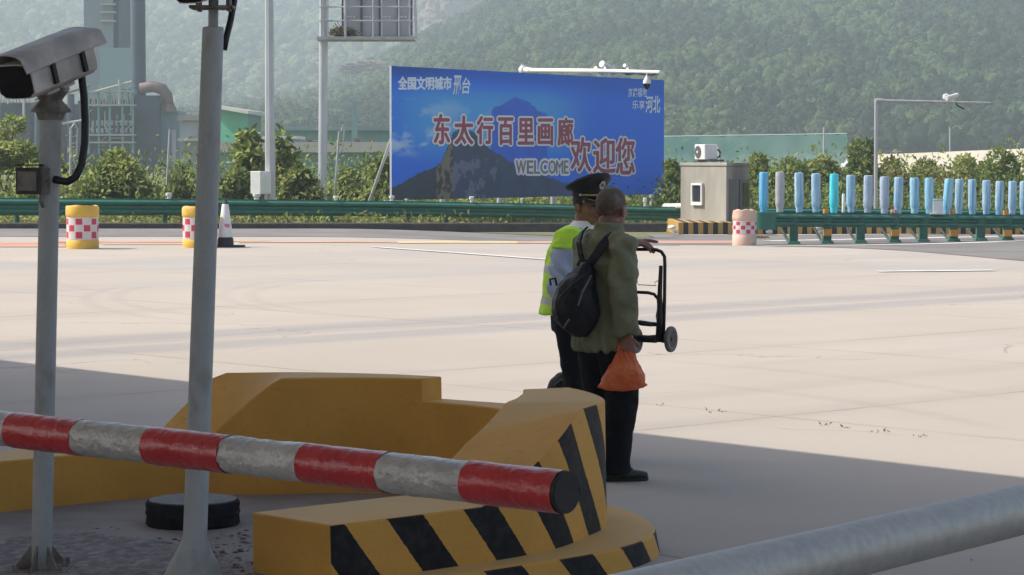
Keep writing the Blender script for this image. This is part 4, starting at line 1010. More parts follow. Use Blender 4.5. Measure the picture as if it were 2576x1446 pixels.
# --- camera mast arms
def bullet(mb, c, d, L_, r):
    d = d.normalized(); mb.tube([c, c + d * L_ * 0.15, c + d * L_], [r * 0.95, r, r], 12)
Yr = 78
t, bt = vpole(2203, 248, 2202, 520, Yr, 0, 0, -0.3)
o = thing('camera_mast', bt, 'slim mast with one long arm and a small camera rising over the blue tubes', 'camera mast')
b = MB(); b.cyl(bt, t, px(5.0, Yr), px(4.3, Yr), 12); b.build('pole', M_STEEL, o, auto=40)
b = MB(); b.tube([at(2203, 252, Yr - 0.1), at(2218, 252.5, Yr - 0.1)], px(5, Yr), 10); b.tube([at(2215, 253, Yr - 0.1), at(2492, 259, Yr - 0.1)], [px(3.9, Yr), px(2.6, Yr)], 10); b.build('arm', M_STEEL, o, auto=40)
b = MB(); bullet(b, at(2408, 239, Yr - 0.3), Vector((-1, -0.8, -0.28)), 0.52, px(6, Yr)); b.tube([at(2399, 258, Yr - 0.1), at(2399, 246, Yr - 0.2)], 0.04, 6); b.build('camera', M_WHITE, o, auto=40)
b = MB(); b.lathe([(0, -0.1), (0.1, -0.06), (0.1, 0.06), (0, 0.1)], at(2379, 243, Yr - 0.2), 10); b.build('lamp', M_WHITE, o, auto=60)
b = MB(); b.tube([at(2400, 255, Yr - 0.1), at(2408, 266, Yr - 0.1), at(2424, 274, Yr - 0.05)], px(2, Yr), 6); b.build('cable', M_DK, o)
Yb = 72
# the mast whose arm crosses the top of the billboard stands behind the board
q = at(1317, 178, 96); base_ = Vector((q.x, 96, -0.35))
o = thing('camera_mast', base_, 'white mast with three cameras and a dome, arm crossing the billboard top', 'camera mast')
b = MB(); b.cyl(base_, q + Vector((0, 0, 0.25)), 0.13, 0.12, 14); b.build('pole', M_STEEL, o, auto=40)
armz = lambda x, y, dY=0: at(x, y, 96 - (x - 1317) * 0.055 - 0.2 + dY)
b = MB(); b.cyl(armz(1314, 176), armz(1321, 176), px(11, 94), n=14); b.cyl(armz(1321, 176), armz(1336, 176.5), px(7, 94), n=12); b.tube([armz(1333, 176.5), armz(1500, 178), armz(1661, 181.5)], [px(5.5, 94), px(5, 90), px(4, 84)], 12); b.build('arm', M_WHITE, o, auto=40)
for x, y, L_, r in ((1497, 171, 0.45, 5.5), (1513, 160, 0.75, 9), (1570, 164, 0.5, 5)):
    b = MB(); Yc = armz(x, y).y - 0.2; bullet(b, at(x, y, Yc), Vector((0.75, 0.9, -0.42)), L_, px(r, Yc)); b.tube([at(x + 8, y + 8, Yc), armz(x + 10, 179)], 0.04, 6); b.build('camera', M_WHITE, o, auto=40)
q = armz(1627, 183); Yd = q.y - 0.15; q = at(1627, 183, Yd)
b = MB(); u_ = px(1, Yd); b.lathe([(0, 2 * u_), (2 * u_, 2 * u_), (2.2 * u_, -7 * u_), (5 * u_, -12 * u_), (9.5 * u_, -20 * u_), (10 * u_, -27 * u_), (0, -27 * u_)], q, 18); dm = b.build('dome_camera', M_WHITE, o, auto=50)
b = MB(); b.lathe([(10 * u_, -27 * u_), (9 * u_, -31 * u_), (6.5 * u_, -37 * u_), (3 * u_, -41 * u_), (0, -42 * u_)], q, 18); b.build('lens', M_GLASS, dm, auto=60)
b = MB(); b.tube([armz(1560, 180), armz(1578, 187), armz(1600, 184), armz(1640, 189), armz(1655, 182)], 0.03, 6); b.build('cable', M_DK, o)

# --- the billboard
YA = 76.0; YBb = YA * 338 / 286.5
LB, LT = at(985, 503.5, YA), at(985, 165.5, YA); RB_, RT_ = at(1669, 493, YBb), at(1669, 206.5, YBb)
HB = LT.z - LB.z; Ux = (RB_ - LB); Ux.z = 0; WBL = Ux.length; Ux.normalize(); Nb = Vector((Ux.y, -Ux.x, 0)); Zb0 = LB.z
slopeB = (RB_.z - LB.z)
def bU(x, y):
    """photo pixel -> (u, v) on the board face"""
    d = ray(x, y); o_ = Vector((0, 0, CAM_H)); t = (LB - o_).dot(Nb) / d.dot(Nb); q = o_ + d * t - LB
    return q.dot(Ux), q.z
def b3(cx, cy): return bU((1500 + cx / 2.0608) * 0.62866, (200 + cy / 2.0608) * 0.62866)
def bw(u, v, off=0.0): return LB + Ux * u + Vector((0, 0, v)) + Nb * off
bb = thing('billboard', LB + Ux * WBL / 2, 'large blue roadside billboard with red Chinese greeting and WELCOME over a mountain picture', 'billboard'); bb.location.z = -0.35
# printed face: a grid with a colour attribute holding the print
nu, nv = 360, 96
prnt = np.zeros((nv + 1, nu + 1, 3)); V = np.zeros((nv + 1, nu + 1, 3))
grid = {}
def lin(c): return np.array([((q / 255 + 0.055) / 1.055) ** 2.4 if q > 10 else q / 255 / 12.92 for q in c])
GAIN = 2.2
far_pts = [(960, 500), (985, 470), (1060, 440), (1110, 410), (1160, 388), (1200, 405), (1250, 420), (1320, 470), (1345, 500), (1420, 540)]
near_pts = [(130, 1140), (250, 1080), (400, 1000), (540, 935), (565, 880), (600, 790), (640, 690), (690, 655), (760, 660), (830, 690), (900, 770), (1000, 850), (1100, 910), (1200, 960), (1320, 1010), (1450, 1060), (1650, 1120), (1850, 1200), (2400, 1300)]
# convert the outlines into board coordinates
fu = [b3(*p) for p in far_pts]; nu_ = [b3(*p) for p in near_pts]
cl1 = [b3(150, 480)[1], b3(150, 545)[1], b3(150, 640)[1], b3(150, 720)[1]]
for j in range(nv + 1):
    for i in range(nu + 1):
        u, v = WBL * i / nu, HB * j / nv; q = bw(u, v); V[j, i] = (q.x, q.y, q.z)
        fx, fy = u / WBL, v / HB
        n1 = mnoise.fractal(Vector((u * 0.5, v * 1.6, 1)), 0.8, 2, 5); n2 = mnoise.fractal(Vector((u * 1.6, v * 1.6, 5)), 0.7, 2, 5); n3 = mnoise.noise(Vector((u * 5, v * 5, 9)))
        c = lin((30, 84, 172)) * (1 - 0.25 * ss(0.75, 1, fy)) + lin((60, 115, 175)) * 0.6 * ss(0.9, 0.35, abs(fx - 0.33) * 2.2) * ss(0.2, 0.55, fy) * ss(0.98, 0.7, fy)
        if fx < 0.6:
            k = ss(0.45, 0.0, fx) * ss(-0.15, 0.35, n1) * (ss(0.30, 0.42, fy) * ss(0.62, 0.52, fy) * 0.8 + 0.45 * ss(0.58, 0.66, fy) * ss(0.80, 0.70, fy))
            c = c + (lin((150, 165, 185)) - c) * min(1, k * 0.9)
        if fx < 0.35: c = c * (1 - 0.35 * ss(0.86, 1.0, fy) * ss(0.3, 0.05, fx))
        yb = np.interp(u, [p[0] for p in fu], [p[1] for p in fu], left=-9, right=-9)
        if v < yb + 0.05 * n2: c = lin((42, 78, 158)) * (1 + 0.1 * n2)
        yb = np.interp(u, [p[0] for p in nu_], [p[1] for p in nu_])
        if v < yb + 0.05 * n2:
            c = lin((48, 58, 78)) * (1 + 0.15 * n2)
            fxx = np.interp(u, [b3(520, 1100)[0], b3(640, 1100)[0]], [0, 1], left=0, right=1)
            if b3(505, 1200)[0] < u < b3(640, 900)[0] and v < yb - 0.02: c = lin((92, 85, 75)) if n2 + 0.6 * n3 > 0.02 else lin((50, 47, 46))
            elif b3(640, 900)[0] <= u < b3(1010, 900)[0] and v < b3(700, 900)[1] and n2 + 0.35 * n3 > 0.22: c = lin((78, 80, 98))
            elif u < b3(520, 1100)[0]: c = lin((42, 50, 60)) * (1 + 0.1 * n2)
            if fx > 0.5: c = c + (lin((62, 76, 128)) - c) * ss(0.5, 0.8, fx) * 0.9
        if fx > 0.62 and fy < 0.25: c = c + (lin((60, 80, 150)) - c) * 0.3
        prnt[j, i] = np.clip(c * GAIN, 0, 0.9)
I = np.arange((nu + 1) * (nv + 1)).reshape(nv + 1, nu + 1); Q = np.stack([I[:-1, :-1], I[:-1, 1:], I[1:, 1:], I[1:, :-1]], -1).reshape(-1, 4)
mp_ = bpy.data.materials.new('printed vinyl'); mp_.use_nodes = True; N, L = nodes_of(mp_); va = N.new('ShaderNodeVertexColor'); va.layer_name = 'print'
L.new(va.outputs[0], N['Principled BSDF'].inputs['Base Color']); N['Principled BSDF'].inputs['Roughness'].default_value = 0.5; N['Principled BSDF'].inputs['Specular IOR Level'].default_value = 0.3
face = npmesh('print', V.reshape(-1, 3) - np.array(bb.location) + np.array(Nb) * 0.002, Q, [mp_], parent=bb)
at_ = face.data.color_attributes.new('print', 'FLOAT_COLOR', 'POINT'); at_.data.foreach_set('color', np.concatenate([prnt.reshape(-1, 3), np.ones(((nu + 1) * (nv + 1), 1))], 1).astype(np.float32).ravel())
b = MB(); vs = [bw(u, v, o_) for o_ in (-0.0, -0.07) for u, v in ((0, 0), (WBL, 0), (WBL, HB), (0, HB))]
b.add(vs, [(0, 1, 2, 3), (7, 6, 5, 4), (0, 4, 5, 1), (1, 5, 6, 2), (2, 6, 7, 3), (3, 7, 4, 0)]); b.build('panel', mat('board back sheet', (0.50, 0.53, 0.58), 0.5, col2=(0.42, 0.46, 0.52), scale=2), bb)
for u in (0.08, 3.0, 6.2, 9.4, 12.6, WBL - 0.4):
    q = bw(u, 0, -0.24); b = MB(); b.cyl((q.x, q.y, -0.35), (q.x, q.y, LB.z + 0.0), 0.09, n=10); b.build('leg', M_STEEL, bb, auto=40)
for x0, y0, x1, y1, dY in ((976, 338, 921, 508, 2.2),):
    b = MB(); b.cyl(at(x0 + 12, y0, YA + 0.8), at(x1, y1 + 20, YA + 2.0), px(4, YA), n=10); b.build('brace', M_STEEL, bb, auto=40)

# lettering
_dg = lambda: bpy.context.evaluated_depsgraph_get()
def glyphs(txt, offset=0.0, shear=0.0):
    c = bpy.data.curves.new('t', 'FONT'); c.body = txt; c.size = 1.0; c.offset = offset; c.shear = shear; c.resolution_u = 4; c.fill_mode = 'BOTH'
    o = bpy.data.objects.new('t', c); COL.objects.link(o); dg = _dg(); dg.update()
    me = bpy.data.meshes.new_from_object(o.evaluated_get(dg)); V = np.array([v.co[:2] for v in me.vertices]); Fc = [list(p.vertices) for p in me.polygons]
    bpy.data.objects.remove(o); bpy.data.curves.remove(c); bpy.data.meshes.remove(me); return V, Fc
def letter_box(mb, txt, x0, y0, x1, y1, off, offset=0.0, m=0, shear=0.0, ref=None, shift=(0, 0), g=None):
    """fit txt into the photo box (crop pixels) on the board face"""
    (u0, v1), (u1, v0) = b3(x0, y0), b3(x1, y1)
    ua, va_ = b3(x0, y1); ub, vb = b3(x1, y0); v0a, v0b, v1a, v1b = b3(x0, y1)[1], b3(x1, y1)[1], b3(x0, y0)[1], b3(x1, y0)[1]
    V, Fc = g or glyphs(txt, offset, shear); Vr = V
    mn, mx = Vr.min(0), Vr.max(0)
    T = (V - mn) / (mx - mn); pts = []
    for s, t in T:
        u = u0 + (u1 - u0) * s; lo = v0a + (v0b - v0a) * s; hi = v1a + (v1b - v1a) * s
        pts.append(bw(u + shift[0], lo + (hi - lo) * t + shift[1], off))
    mb.add(pts, Fc, m)
M_LR = mat('red print', (0.40, 0.055, 0.10), 0.5, col2=(0.32, 0.06, 0.10), scale=2); M_LW = mat('pale print', (0.88, 0.83, 0.88), 0.5); M_LG = mat('grey print', (0.26, 0.22, 0.23), 0.5); M_LB = mat('light blue print', (0.78, 0.84, 0.95), 0.5)
main = [('东', 485, 530, 610, 772), ('太', 655, 545, 803, 776), ('行', 838, 548, 967, 772), ('百', 1015, 560, 1133, 778), ('里', 1178, 565, 1303, 776), ('画', 1343, 568, 1460, 782), ('廊', 1505, 560, 1627, 785)]
wel = [('欢', 1612, 722, 1776, 1002), ('迎', 1798, 728, 1975, 1012), ('您', 1983, 725, 2135, 1022)]
def outlined(txt, x0, y0, x1, y1, mcol, nm, bold=1.0):
    w = MB(); G0 = glyphs(txt)
    for k in range(14):
        t = 2 * math.pi * k / 14; letter_box(w, txt, x0, y0, x1, y1, 0.008 + 0.0005 * k, 0.0, shift=(0.125 * math.cos(t), 0.080 * math.sin(t)), g=G0)
    ob = w.build('letter_outline', M_LW, bb, fix=False); w = MB()
    for k in range(7):
        t = 2 * math.pi * k / 6; q = 0 if k == 6 else 1; letter_box(w, txt, x0, y0, x1, y1, 0.018 + 0.0005 * k, 0.0, shift=(q * bold * 0.040 * math.cos(t), q * bold * 0.024 * math.sin(t)), g=G0)
    w.build(nm, mcol, ob, fix=False)
for ch, x0, y0, x1, y1 in main + wel: outlined(ch, x0, y0, x1, y1, M_LR, 'letter')
for k, ch in enumerate('WELCOME'):
    xs_ = [1160, 1250, 1310, 1362, 1428, 1490, 1555][k]; xe_ = [1240, 1300, 1355, 1420, 1484, 1546, 1580][k]; xe_ = xe_ + 10 if k == 6 else xe_
    outlined(ch, xs_, 912, xe_, 1018, M_LG, 'letter', 0.45)
w = MB(); [letter_box(w, '全国文明城市', 190, 222, 628, 326, 0.010 + 0.0004 * k, 0.0, shift=(0.028 * math.cos(k), 0.016 * math.sin(k))) for k in range(6)]; w.build('lettering', M_LB, bb, fix=False)
w = MB(); letter_box(w, '邢', 640, 208, 712, 372, 0.010, 0.02, shear=0.15); letter_box(w, '台', 716, 225, 785, 362, 0.010, 0.02, shear=0.15); w.build('lettering', M_LB, bb, fix=False)
w = MB(); letter_box(w, '京畿福地', 2083, 312, 2238, 388, 0.010, 0.01, shear=0.1); letter_box(w, '乐享', 2118, 415, 2222, 488, 0.010, 0.01); letter_box(w, '河北', 2228, 376, 2350, 520, 0.010, 0.025, shear=0.05); w.build('lettering', M_LB, bb, fix=False)

# --- concrete booth on its striped kerb
Yk = 71.5
def kz(): return gz(6, Yk)
bz = gz(6, 73)
A_ = at(1711, 580, 75.2); B_ = at(1826, 580, 72.8); C_ = at(1883, 580, 75.2)
zt = at(1826, 418, 72.8).z
bt = thing('concrete_booth', (B_.x, B_.y, bz), 'small weathered concrete booth with one window and a dark doorway', 'booth')
M_CW = mat('weathered concrete', (0.37, 0.355, 0.315), 0.9, col2=(0.24, 0.23, 0.20), scale=1.1, bump=0.3, bscale=12, col3=(0.15, 0.14, 0.12), scale3=0.8, amt3=0.8, stretch=(1, 1, 0.35), detail=7)
d_ = Vector((A_.x + C_.x - B_.x, A_.y + C_.y - B_.y, 0)); poly = [(A_.x, A_.y), (B_.x, B_.y), (C_.x, C_.y), (d_.x, d_.y)]
# corner pier at B
e1_ = Vector((B_.x - A_.x, B_.y - A_.y, 0)).normalized(); e2_ = Vector((C_.x - B_.x, C_.y - B_.y, 0)).normalized()
b = MB(); b.prism(poly, bz - 0.1, zt); b.build('walls', M_CW, bt, bevel=0.03)
b = MB(); cx_ = sum(p[0] for p in poly) / 4; cy_ = sum(p[1] for p in poly) / 4
b.prism([(cx_ + (p[0] - cx_) * 1.03, cy_ + (p[1] - cy_) * 1.03) for p in poly], zt, zt + 0.10); b.build('roof', M_CW, bt, bevel=0.02)
n1_ = Vector((e1_.y, -e1_.x, 0)); n1_ = n1_ if n1_.y < 0 else -n1_; n2_ = Vector((e2_.y, -e2_.x, 0)); n2_ = n2_ if n2_.y < 0 else -n2_
LA = (Vector((A_.x, A_.y, 0)) - Vector((B_.x, B_.y, 0))).length; LC = (Vector((C_.x, C_.y, 0)) - Vector((B_.x, B_.y, 0))).length
def wallp(base, e, n_, s, z, off=0.0): return Vector((base.x, base.y, 0)) + e * s + n_ * off + Vector((0, 0, z))
def wbox(mb, base, e, n_, s0, s1, z0, z1, o0, o1):
    vs = [wallp(base, e, n_, s, z, o_) for o_ in (o0, o1) for s, z in ((s0, z0), (s1, z0), (s1, z1), (s0, z1))]
    mb.add(vs, [(0, 1, 2, 3), (7, 6, 5, 4), (0, 4, 5, 1), (1, 5, 6, 2), (2, 6, 7, 3), (3, 7, 4, 0)])
zy = lambda y: at(1770, y, 74).z
fA = lambda x: (x - 1711) / (1826 - 1711) * LA
b = MB(); s0, s1, z0, z1 = fA(1746), fA(1768), zy(508), zy(466)
wbox(b, A_, e1_, n1_, s0, s1, z0, z1, 0.004, 0.03); wobj = b.build('window', mat('dark window', (0.03, 0.035, 0.045), 0.15), bt)
b = MB(); t_ = 0.06
for (a0, a1, c0, c1) in ((s0 - t_, s1 + t_, z1, z1 + t_), (s0 - t_, s1 + t_, z0 - t_ * 1.6, z0), (s0 - t_, s0, z0, z1), (s1, s1 + t_, z0, z1)): wbox(b, A_, e1_, n1_, a0, a1, c0, c1, 0.004, 0.08)
b.build('frame', M_WHITE, wobj)
fC = lambda x: (x - 1826) / (1883 - 1826) * LC
b = MB(); wbox(b, B_, e2_, n2_, fC(1857), fC(1882), zy(566), zy(452), 0.004, 0.035); dr = b.build('door', mat('grey door', (0.085, 0.08, 0.075), 0.6, col2=(0.12, 0.115, 0.11), scale=3), bt)
b = MB(); wbox(b, B_, e2_, n2_, fC(1864), fC(1878), zy(520), zy(460), 0.037, 0.05); b.build('pane', M_GLASS, dr)
b = MB(); wbox(b, B_, e2_, n2_, fC(1832), fC(1855), zy(572), zy(450), 0.004, 0.02); b.build('wall_shade', mat('painted wall shade', (0.13, 0.12, 0.11), 0.8, col2=(0.17, 0.155, 0.14), scale=2), bt)  # dark sheet puts the shade of the booth's right wall into the colour
# cooling unit on the roof
q = at(1775, 414, 74.2); q.z = zt + 0.14
ac = thing('cooling_unit', q, 'white outdoor air conditioner unit with round fan on the booth roof', 'air conditioner')
wA = px(52, 74) ; hA = px(38, 74); rzA = math.atan2(e1_.y, e1_.x)
b = MB(); b.box(q + Vector((0, 0, hA / 2 + 0.05)), (wA, 0.42, hA), rz=rzA); b.build('casing', M_WHITE, ac, bevel=0.02)
fcn = q + e1_ * (-wA * 0.14) + n1_ * 0.215 + Vector((0, 0, hA / 2 + 0.05))
b = MB(); b.cyl(fcn - n1_ * 0.01, fcn + n1_ * 0.012, hA * 0.40, n=28); fan = b.build('fan_grille', mat('dark fan grille', (0.09, 0.09, 0.095), 0.6), ac, auto=40)
b = MB(); b.cyl(fcn + n1_ * 0.012, fcn + n1_ * 0.03, hA * 0.09, n=14); b.build('hub', M_WHITE, fan)
b = MB(); b.box(q + Vector((0.1, 0.1, 0.02)), (wA * 1.45, 0.5, 0.06), rz=rzA); b.build('stand', M_FRM, ac)
b = MB(); b.tube([q + Vector((wA * 0.5, 0, 0.1)) + Vector((0.12 * math.cos(t), 0, 0.12 + 0.12 * math.sin(t))) for t in np.linspace(0, 6.0, 14)], 0.025, 6); b.build('hose', M_DK, ac)
# kerb with stripes
def striped(name, p0, p1, n_, h, dep, label=None):
    b = MB(); p0, p1 = Vector(p0), Vector(p1)
    for k in range(n_):
        a_, c_ = p0.lerp(p1, k / n_), p0.lerp(p1, (k + 1) / n_); g0 = gz(a_.x, a_.y)
        b.add([(a_.x, a_.y, g0 - 0.05), (c_.x, c_.y, g0 - 0.05), (c_.x, c_.y, g0 + h), (a_.x, a_.y, g0 + h), (a_.x, a_.y + dep, g0 - 0.05), (c_.x, c_.y + dep, g0 - 0.05), (c_.x, c_.y + dep, g0 + h), (a_.x, a_.y + dep, g0 + h)], [(0, 1, 2, 3), (3, 2, 6, 7), (0, 3, 7, 4), (1, 5, 6, 2)], k % 2)
    o = b.build(name, [mat('kerb yellow', (0.50, 0.29, 0.05), 0.6, col2=(0.40, 0.25, 0.08), scale=3), mat('kerb black', (0.015, 0.014, 0.014), 0.6)]); return tag(o, kind='structure')
k0 = at(1706, 583, 71.6); striped('kerb', (k0.x, 71.6, 0), (at(2640, 583, 71.6).x, 71.6, 0), 75, 0.33, 5.0)
# white arm resting by the rail end
b = MB(); b.tube([at(1672, 519, 79), at(1800, 517, 74)], 0.09, 10); b.tube([at(1778, 520, 74.5), at(1786, 510, 74.5)], 0.05, 8); o = b.build('lowered_barrier', M_WHITE, None, loc=tuple(at(1740, 518, 76)), auto=40); tag(o, 'white lowered barrier pole in front of the concrete booth', 'barrier')
for (x, y, lab) in ((1690, 570, 'small white lump lying by the near end of the striped kerb'), (1985 - 60, 574, 'white stone-like lump under the near end of the right guardrail'), (2055, 572, 'white lump behind the first orange marked rail post')):
    q = at(x, y, 70.8); q.z = gz(q.x, q.y); b = MB(); b.ell(q + Vector((0, 0, 0.22)), (px(11, 71), 0.25, px(6, 71)), 10); b.ell(q + Vector((0.1, 0, 0.1)), (px(9, 71), 0.2, px(5, 71)), 8); tag(b.build('white_sack', M_WHITE, None, loc=tuple(q), smooth=True), lab, 'sack')
# ================================================================== VEGETATION
LV = {'dark': mat('leaves dark', (0.105, 0.15, 0.044), 0.6, col2=(0.14, 0.195, 0.06), scale=3, spec=0.3, trans=0.5),
      'mid': mat('leaves mid', (0.20, 0.255, 0.066), 0.6, col2=(0.25, 0.31, 0.09), scale=3, spec=0.3, trans=0.5),
      'light': mat('leaves light', (0.34, 0.39, 0.12), 0.6, col2=(0.41, 0.44, 0.165), scale=3, spec=0.3, trans=0.5),
      'dry': mat('leaves dry', (0.24, 0.20, 0.09), 0.7, col2=(0.30, 0.25, 0.12), scale=3, spec=0.2, trans=0.3),
      'blue': mat('leaves bluish', (0.065, 0.12, 0.07), 0.6, col2=(0.09, 0.15, 0.09), scale=3, spec=0.3, trans=0.3)}
M_STEM = mat('woody stem', (0.12, 0.095, 0.06), 0.85, col2=(0.07, 0.06, 0.04), scale=20, bump=0.4)
def leaf_quads(C, D, size, r, curl=0.25, aspect=0.5):
    """bent leaves: two quads sharing a midrib; C centres, D pointing directions"""
    n = len(C); D = D / np.linalg.norm(D, axis=1, keepdims=True)
    up = r.normal(size=(n, 3)) * 0.7 + np.array([0, 0, 1.0]); S = np.cross(D, up); S /= np.linalg.norm(S, axis=1, keepdims=True) + 1e-9
    Nn = np.cross(S, D); L_ = (size * (0.6 + 0.8 * r.random(n)))[:, None]; Wd = L_ * aspect
    a = C; t = C + D * L_ - Nn * L_ * curl; m = C + D * L_ * 0.5 + Nn * L_ * 0.04
    l = m + S * Wd * 0.5 + Nn * Wd * 0.14; q = m - S * Wd * 0.5 + Nn * Wd * 0.14
    V = np.stack([a, l, t, q], 1).reshape(-1, 3); i = (np.arange(n) * 4)[:, None]
    F_ = np.concatenate([i + np.array([[0, 1, 2]]), i + np.array([[0, 2, 3]])], 1).reshape(-1, 3)
    return V, F_
def crown(blobs, n, size, r, droop=0.0):
    """leaf positions through a set of lumps: mostly near each lump's skin"""
    w = np.array([b_[3] * b_[4] for b_ in blobs]); w = w / w.sum(); k = r.choice(len(blobs), n, p=w)
    B = np.array([[b_[0], b_[1], b_[2]] for b_ in blobs])[k]; R_ = np.array([[b_[3], b_[3], b_[4]] for b_ in blobs])[k]
    d = r.normal(size=(n, 3)); d /= np.linalg.norm(d, axis=1, keepdims=True); rad = (0.45 + 0.6 * r.random(n) ** 0.6)[:, None]
    C = B + d * R_ * rad; D = d * 0.8 + r.normal(size=(n, 3)) * 0.6 + np.array([0, 0, 0.35 - droop])
    return C, D, k
def plant(name, x, ytop, wpx, Y, label, cat, group, pal, leaf=0.16, n=1600, seed=1, shape='bush', zb=None, stems=3, droop=0.0, low=0.0):
    r = np.random.default_rng(seed); n = int(n * (1.9 if leaf < 0.25 else 1.25)); leaf *= 0.92; t = at(x, ytop, Y); zb = (gz(t.x, t.y) - 0.1) if zb is None else zb
    H = t.z - zb; Wd = px(wpx * 1.08, Y) / 2; root = thing(name, (t.x, t.y, zb), label, cat, group)
    blobs = []
    if shape == 'bush':
        nb = 9 + int(Wd * 3)
        for k in range(nb):
            q = r.uniform(-1, 1); hh = H * (0.25 + 0.75 * (1 - abs(q) ** 1.8) * r.uniform(0.55, 1.0))
            rr = min(Wd, H) * r.uniform(0.22, 0.42); blobs.append((t.x + q * Wd * 0.85, t.y + r.uniform(-0.6, 0.6) * Wd * 0.8, zb + max(rr * 0.5, hh - rr), rr, rr * 0.9))
        blobs.append((t.x, t.y, zb + H - min(Wd, H) * 0.3, min(Wd, H) * 0.3, min(Wd, H) * 0.32))
    elif shape == 'spire':
        for k in range(10):
            q = k / 9; rr = Wd * (1.05 - 0.75 * q) * r.uniform(0.55, 0.9); blobs.append((t.x + r.uniform(-.4, .4) * Wd * (1 - q), t.y + r.uniform(-.4, .4) * Wd, zb + low * H + (H * (1 - low)) * (0.08 + 0.86 * q), rr, H * 0.10))
    else:
        for k in range(12):
            a = r.uniform(0, 6.283); q = r.random() ** 0.5; rr = Wd * r.uniform(0.25, 0.45)
            blobs.append((t.x + math.cos(a) * q * Wd * 0.75, t.y + math.sin(a) * q * Wd * 0.75, zb + H * (0.55 + 0.42 * (1 - q * q) * r.random()) - rr * 0.4, rr, rr * 0.8))
    C, D, k = crown(blobs, n, leaf, r, droop); keep = C[:, 2] > zb; C, D, k = C[keep], D[keep], k[keep]
    V, Fc = leaf_quads(C, D, leaf, r); mats = [LV[p_] for p_ in pal]
    bl = r.random(len(blobs)); mi = np.clip((0.55 * bl[k] + 0.45 * r.random(len(C))) * len(mats), 0, len(mats) - 1).astype(int)
    npmesh('foliage', V - np.array(root.location), Fc, mats, np.repeat(mi, 2), parent=root)
    b = MB()
    for s_ in range(stems):
        tb = blobs[r.integers(len(blobs))]; q = root.location + Vector((r.uniform(-.15, .15) * Wd, r.uniform(-.1, .1), 0))
        e = Vector((tb[0], tb[1], tb[2])); m_ = q.lerp(e, 0.5) + Vector((r.uniform(-.1, .1), 0, 0.1)); b = MB(); b.tube([q, m_, e], [0.035 * (H / 2) ** 0.7, 0.025 * (H / 2) ** 0.7, 0.008], 6)
        b.build('trunk' if shape in ('tree', 'spire') else 'stem', M_STEM, root, smooth=True)
    return root
G1 = 'bushes behind the long guardrail'
plant('roundleaf_bush', 292, 383, 215, 84, 'big round yellow-green bush behind the left yellow drum', 'bush', G1, ['mid', 'light', 'mid', 'dark'], 0.20, 3600, 1)
plant('young_tree', 14, 272, 170, 88, 'pale tall sapling at the left edge behind the camera post', 'tree', 'trees on the verge', ['light', 'mid', 'light', 'dry'], 0.22, 2200, 2, 'tree', stems=2)
plant('young_tree', 150, 405, 90, 90, 'small leafy sapling just right of the camera post, beside the lattice marker', 'tree', 'trees on the verge', ['mid', 'dark', 'light'], 0.22, 700, 3, 'bush')
plant('roundleaf_bush', 80, 418, 130, 82, 'low bush behind the junction box of the camera post', 'bush', G1, ['light', 'mid', 'dark'], 0.18, 1300, 4)
plant('roundleaf_bush', 448, 440, 110, 82, 'small olive bush between the round bush and the tall post', 'bush', G1, ['dark', 'mid', 'dry', 'light'], 0.15, 1300, 5)
plant('palm_like_shrub', 455, 388, 55, 110, 'dark spiky young tree behind the white pole with a panel', 'shrub', None, ['dark', 'blue', 'mid'], 0.30, 260, 6, 'tree', droop=0.3)
plant('broadleaf_tree', 622, 336, 118, 85, 'tall young tree with broad leaves left of the lamp post', 'tree', 'broadleaf saplings', ['mid', 'dark', 'light', 'mid'], 0.42, 900, 7, 'spire', droop=0.25)
plant('broadleaf_tree', 712, 338, 75, 86, 'slender broadleaf sapling right of the lamp post with drooping leaves', 'tree', 'broadleaf saplings', ['light', 'mid', 'dark'], 0.45, 420, 8, 'spire', droop=0.45)
plant('roundleaf_bush', 600, 430, 130, 82, 'leafy bush below the broadleaf tree, right of the tall post', 'bush', G1, ['mid', 'light', 'dark'], 0.24, 1600, 9)
plant('roundleaf_bush', 752, 424, 120, 83, 'leafy bush between the lamp post and the ladder pole', 'bush', G1, ['mid', 'dark', 'light', 'dry'], 0.22, 1500, 10)
plant('roundleaf_bush', 880, 425, 120, 88, 'shady dark green bush right of the ladder pole', 'bush', G1, ['dark', 'dark', 'mid'], 0.18, 1500, 11)
plant('roundleaf_bush', 962, 395, 85, 86, 'bright bush against the left end of the billboard', 'bush', G1, ['light', 'mid', 'light', 'dark'], 0.2, 1300, 12)
plant('roundleaf_bush', 925, 405, 80, 100, 'pale bush behind the leaning brace of the billboard', 'bush', G1, ['mid', 'blue', 'light'], 0.2, 1100, 13)
plant('roundleaf_bush', 1690, 408, 70, 92, 'dark bush between the billboard and the booth', 'bush', G1, ['dark', 'mid', 'dark'], 0.18, 1400, 14)
G2 = 'bushes of the hedge behind the blue tubes'
hedge = [(1905, 392, 128, 'yellow-green bush just right of the booth', ['light', 'mid', 'mid']), (1985, 399, 148, 'bush behind the pale tubes left of the bright cyan one', ['mid', 'dark', 'light']), (2075, 396, 148, 'dark bush behind the bright cyan tube', ['mid', 'light', 'dark', 'light']),
         (2160, 386, 148, 'dark green bush left of the slim camera mast', ['mid', 'blue', 'dark', 'light']), (2240, 399, 148, 'bush right behind the slim camera mast', ['mid', 'dry', 'light']), (2330, 402, 175, 'olive bush behind the white box', ['mid', 'light', 'dry', 'light', 'dark']),
         (2425, 394, 162, 'brownish bush below the arm end of the camera mast', ['mid', 'dry', 'light', 'light']), (2515, 376, 175, 'tall bright bush near the right edge', ['light', 'mid', 'mid', 'dark']), (2600, 382, 148, 'bright bush cut by the right edge of the photo', ['light', 'mid', 'dark'])]
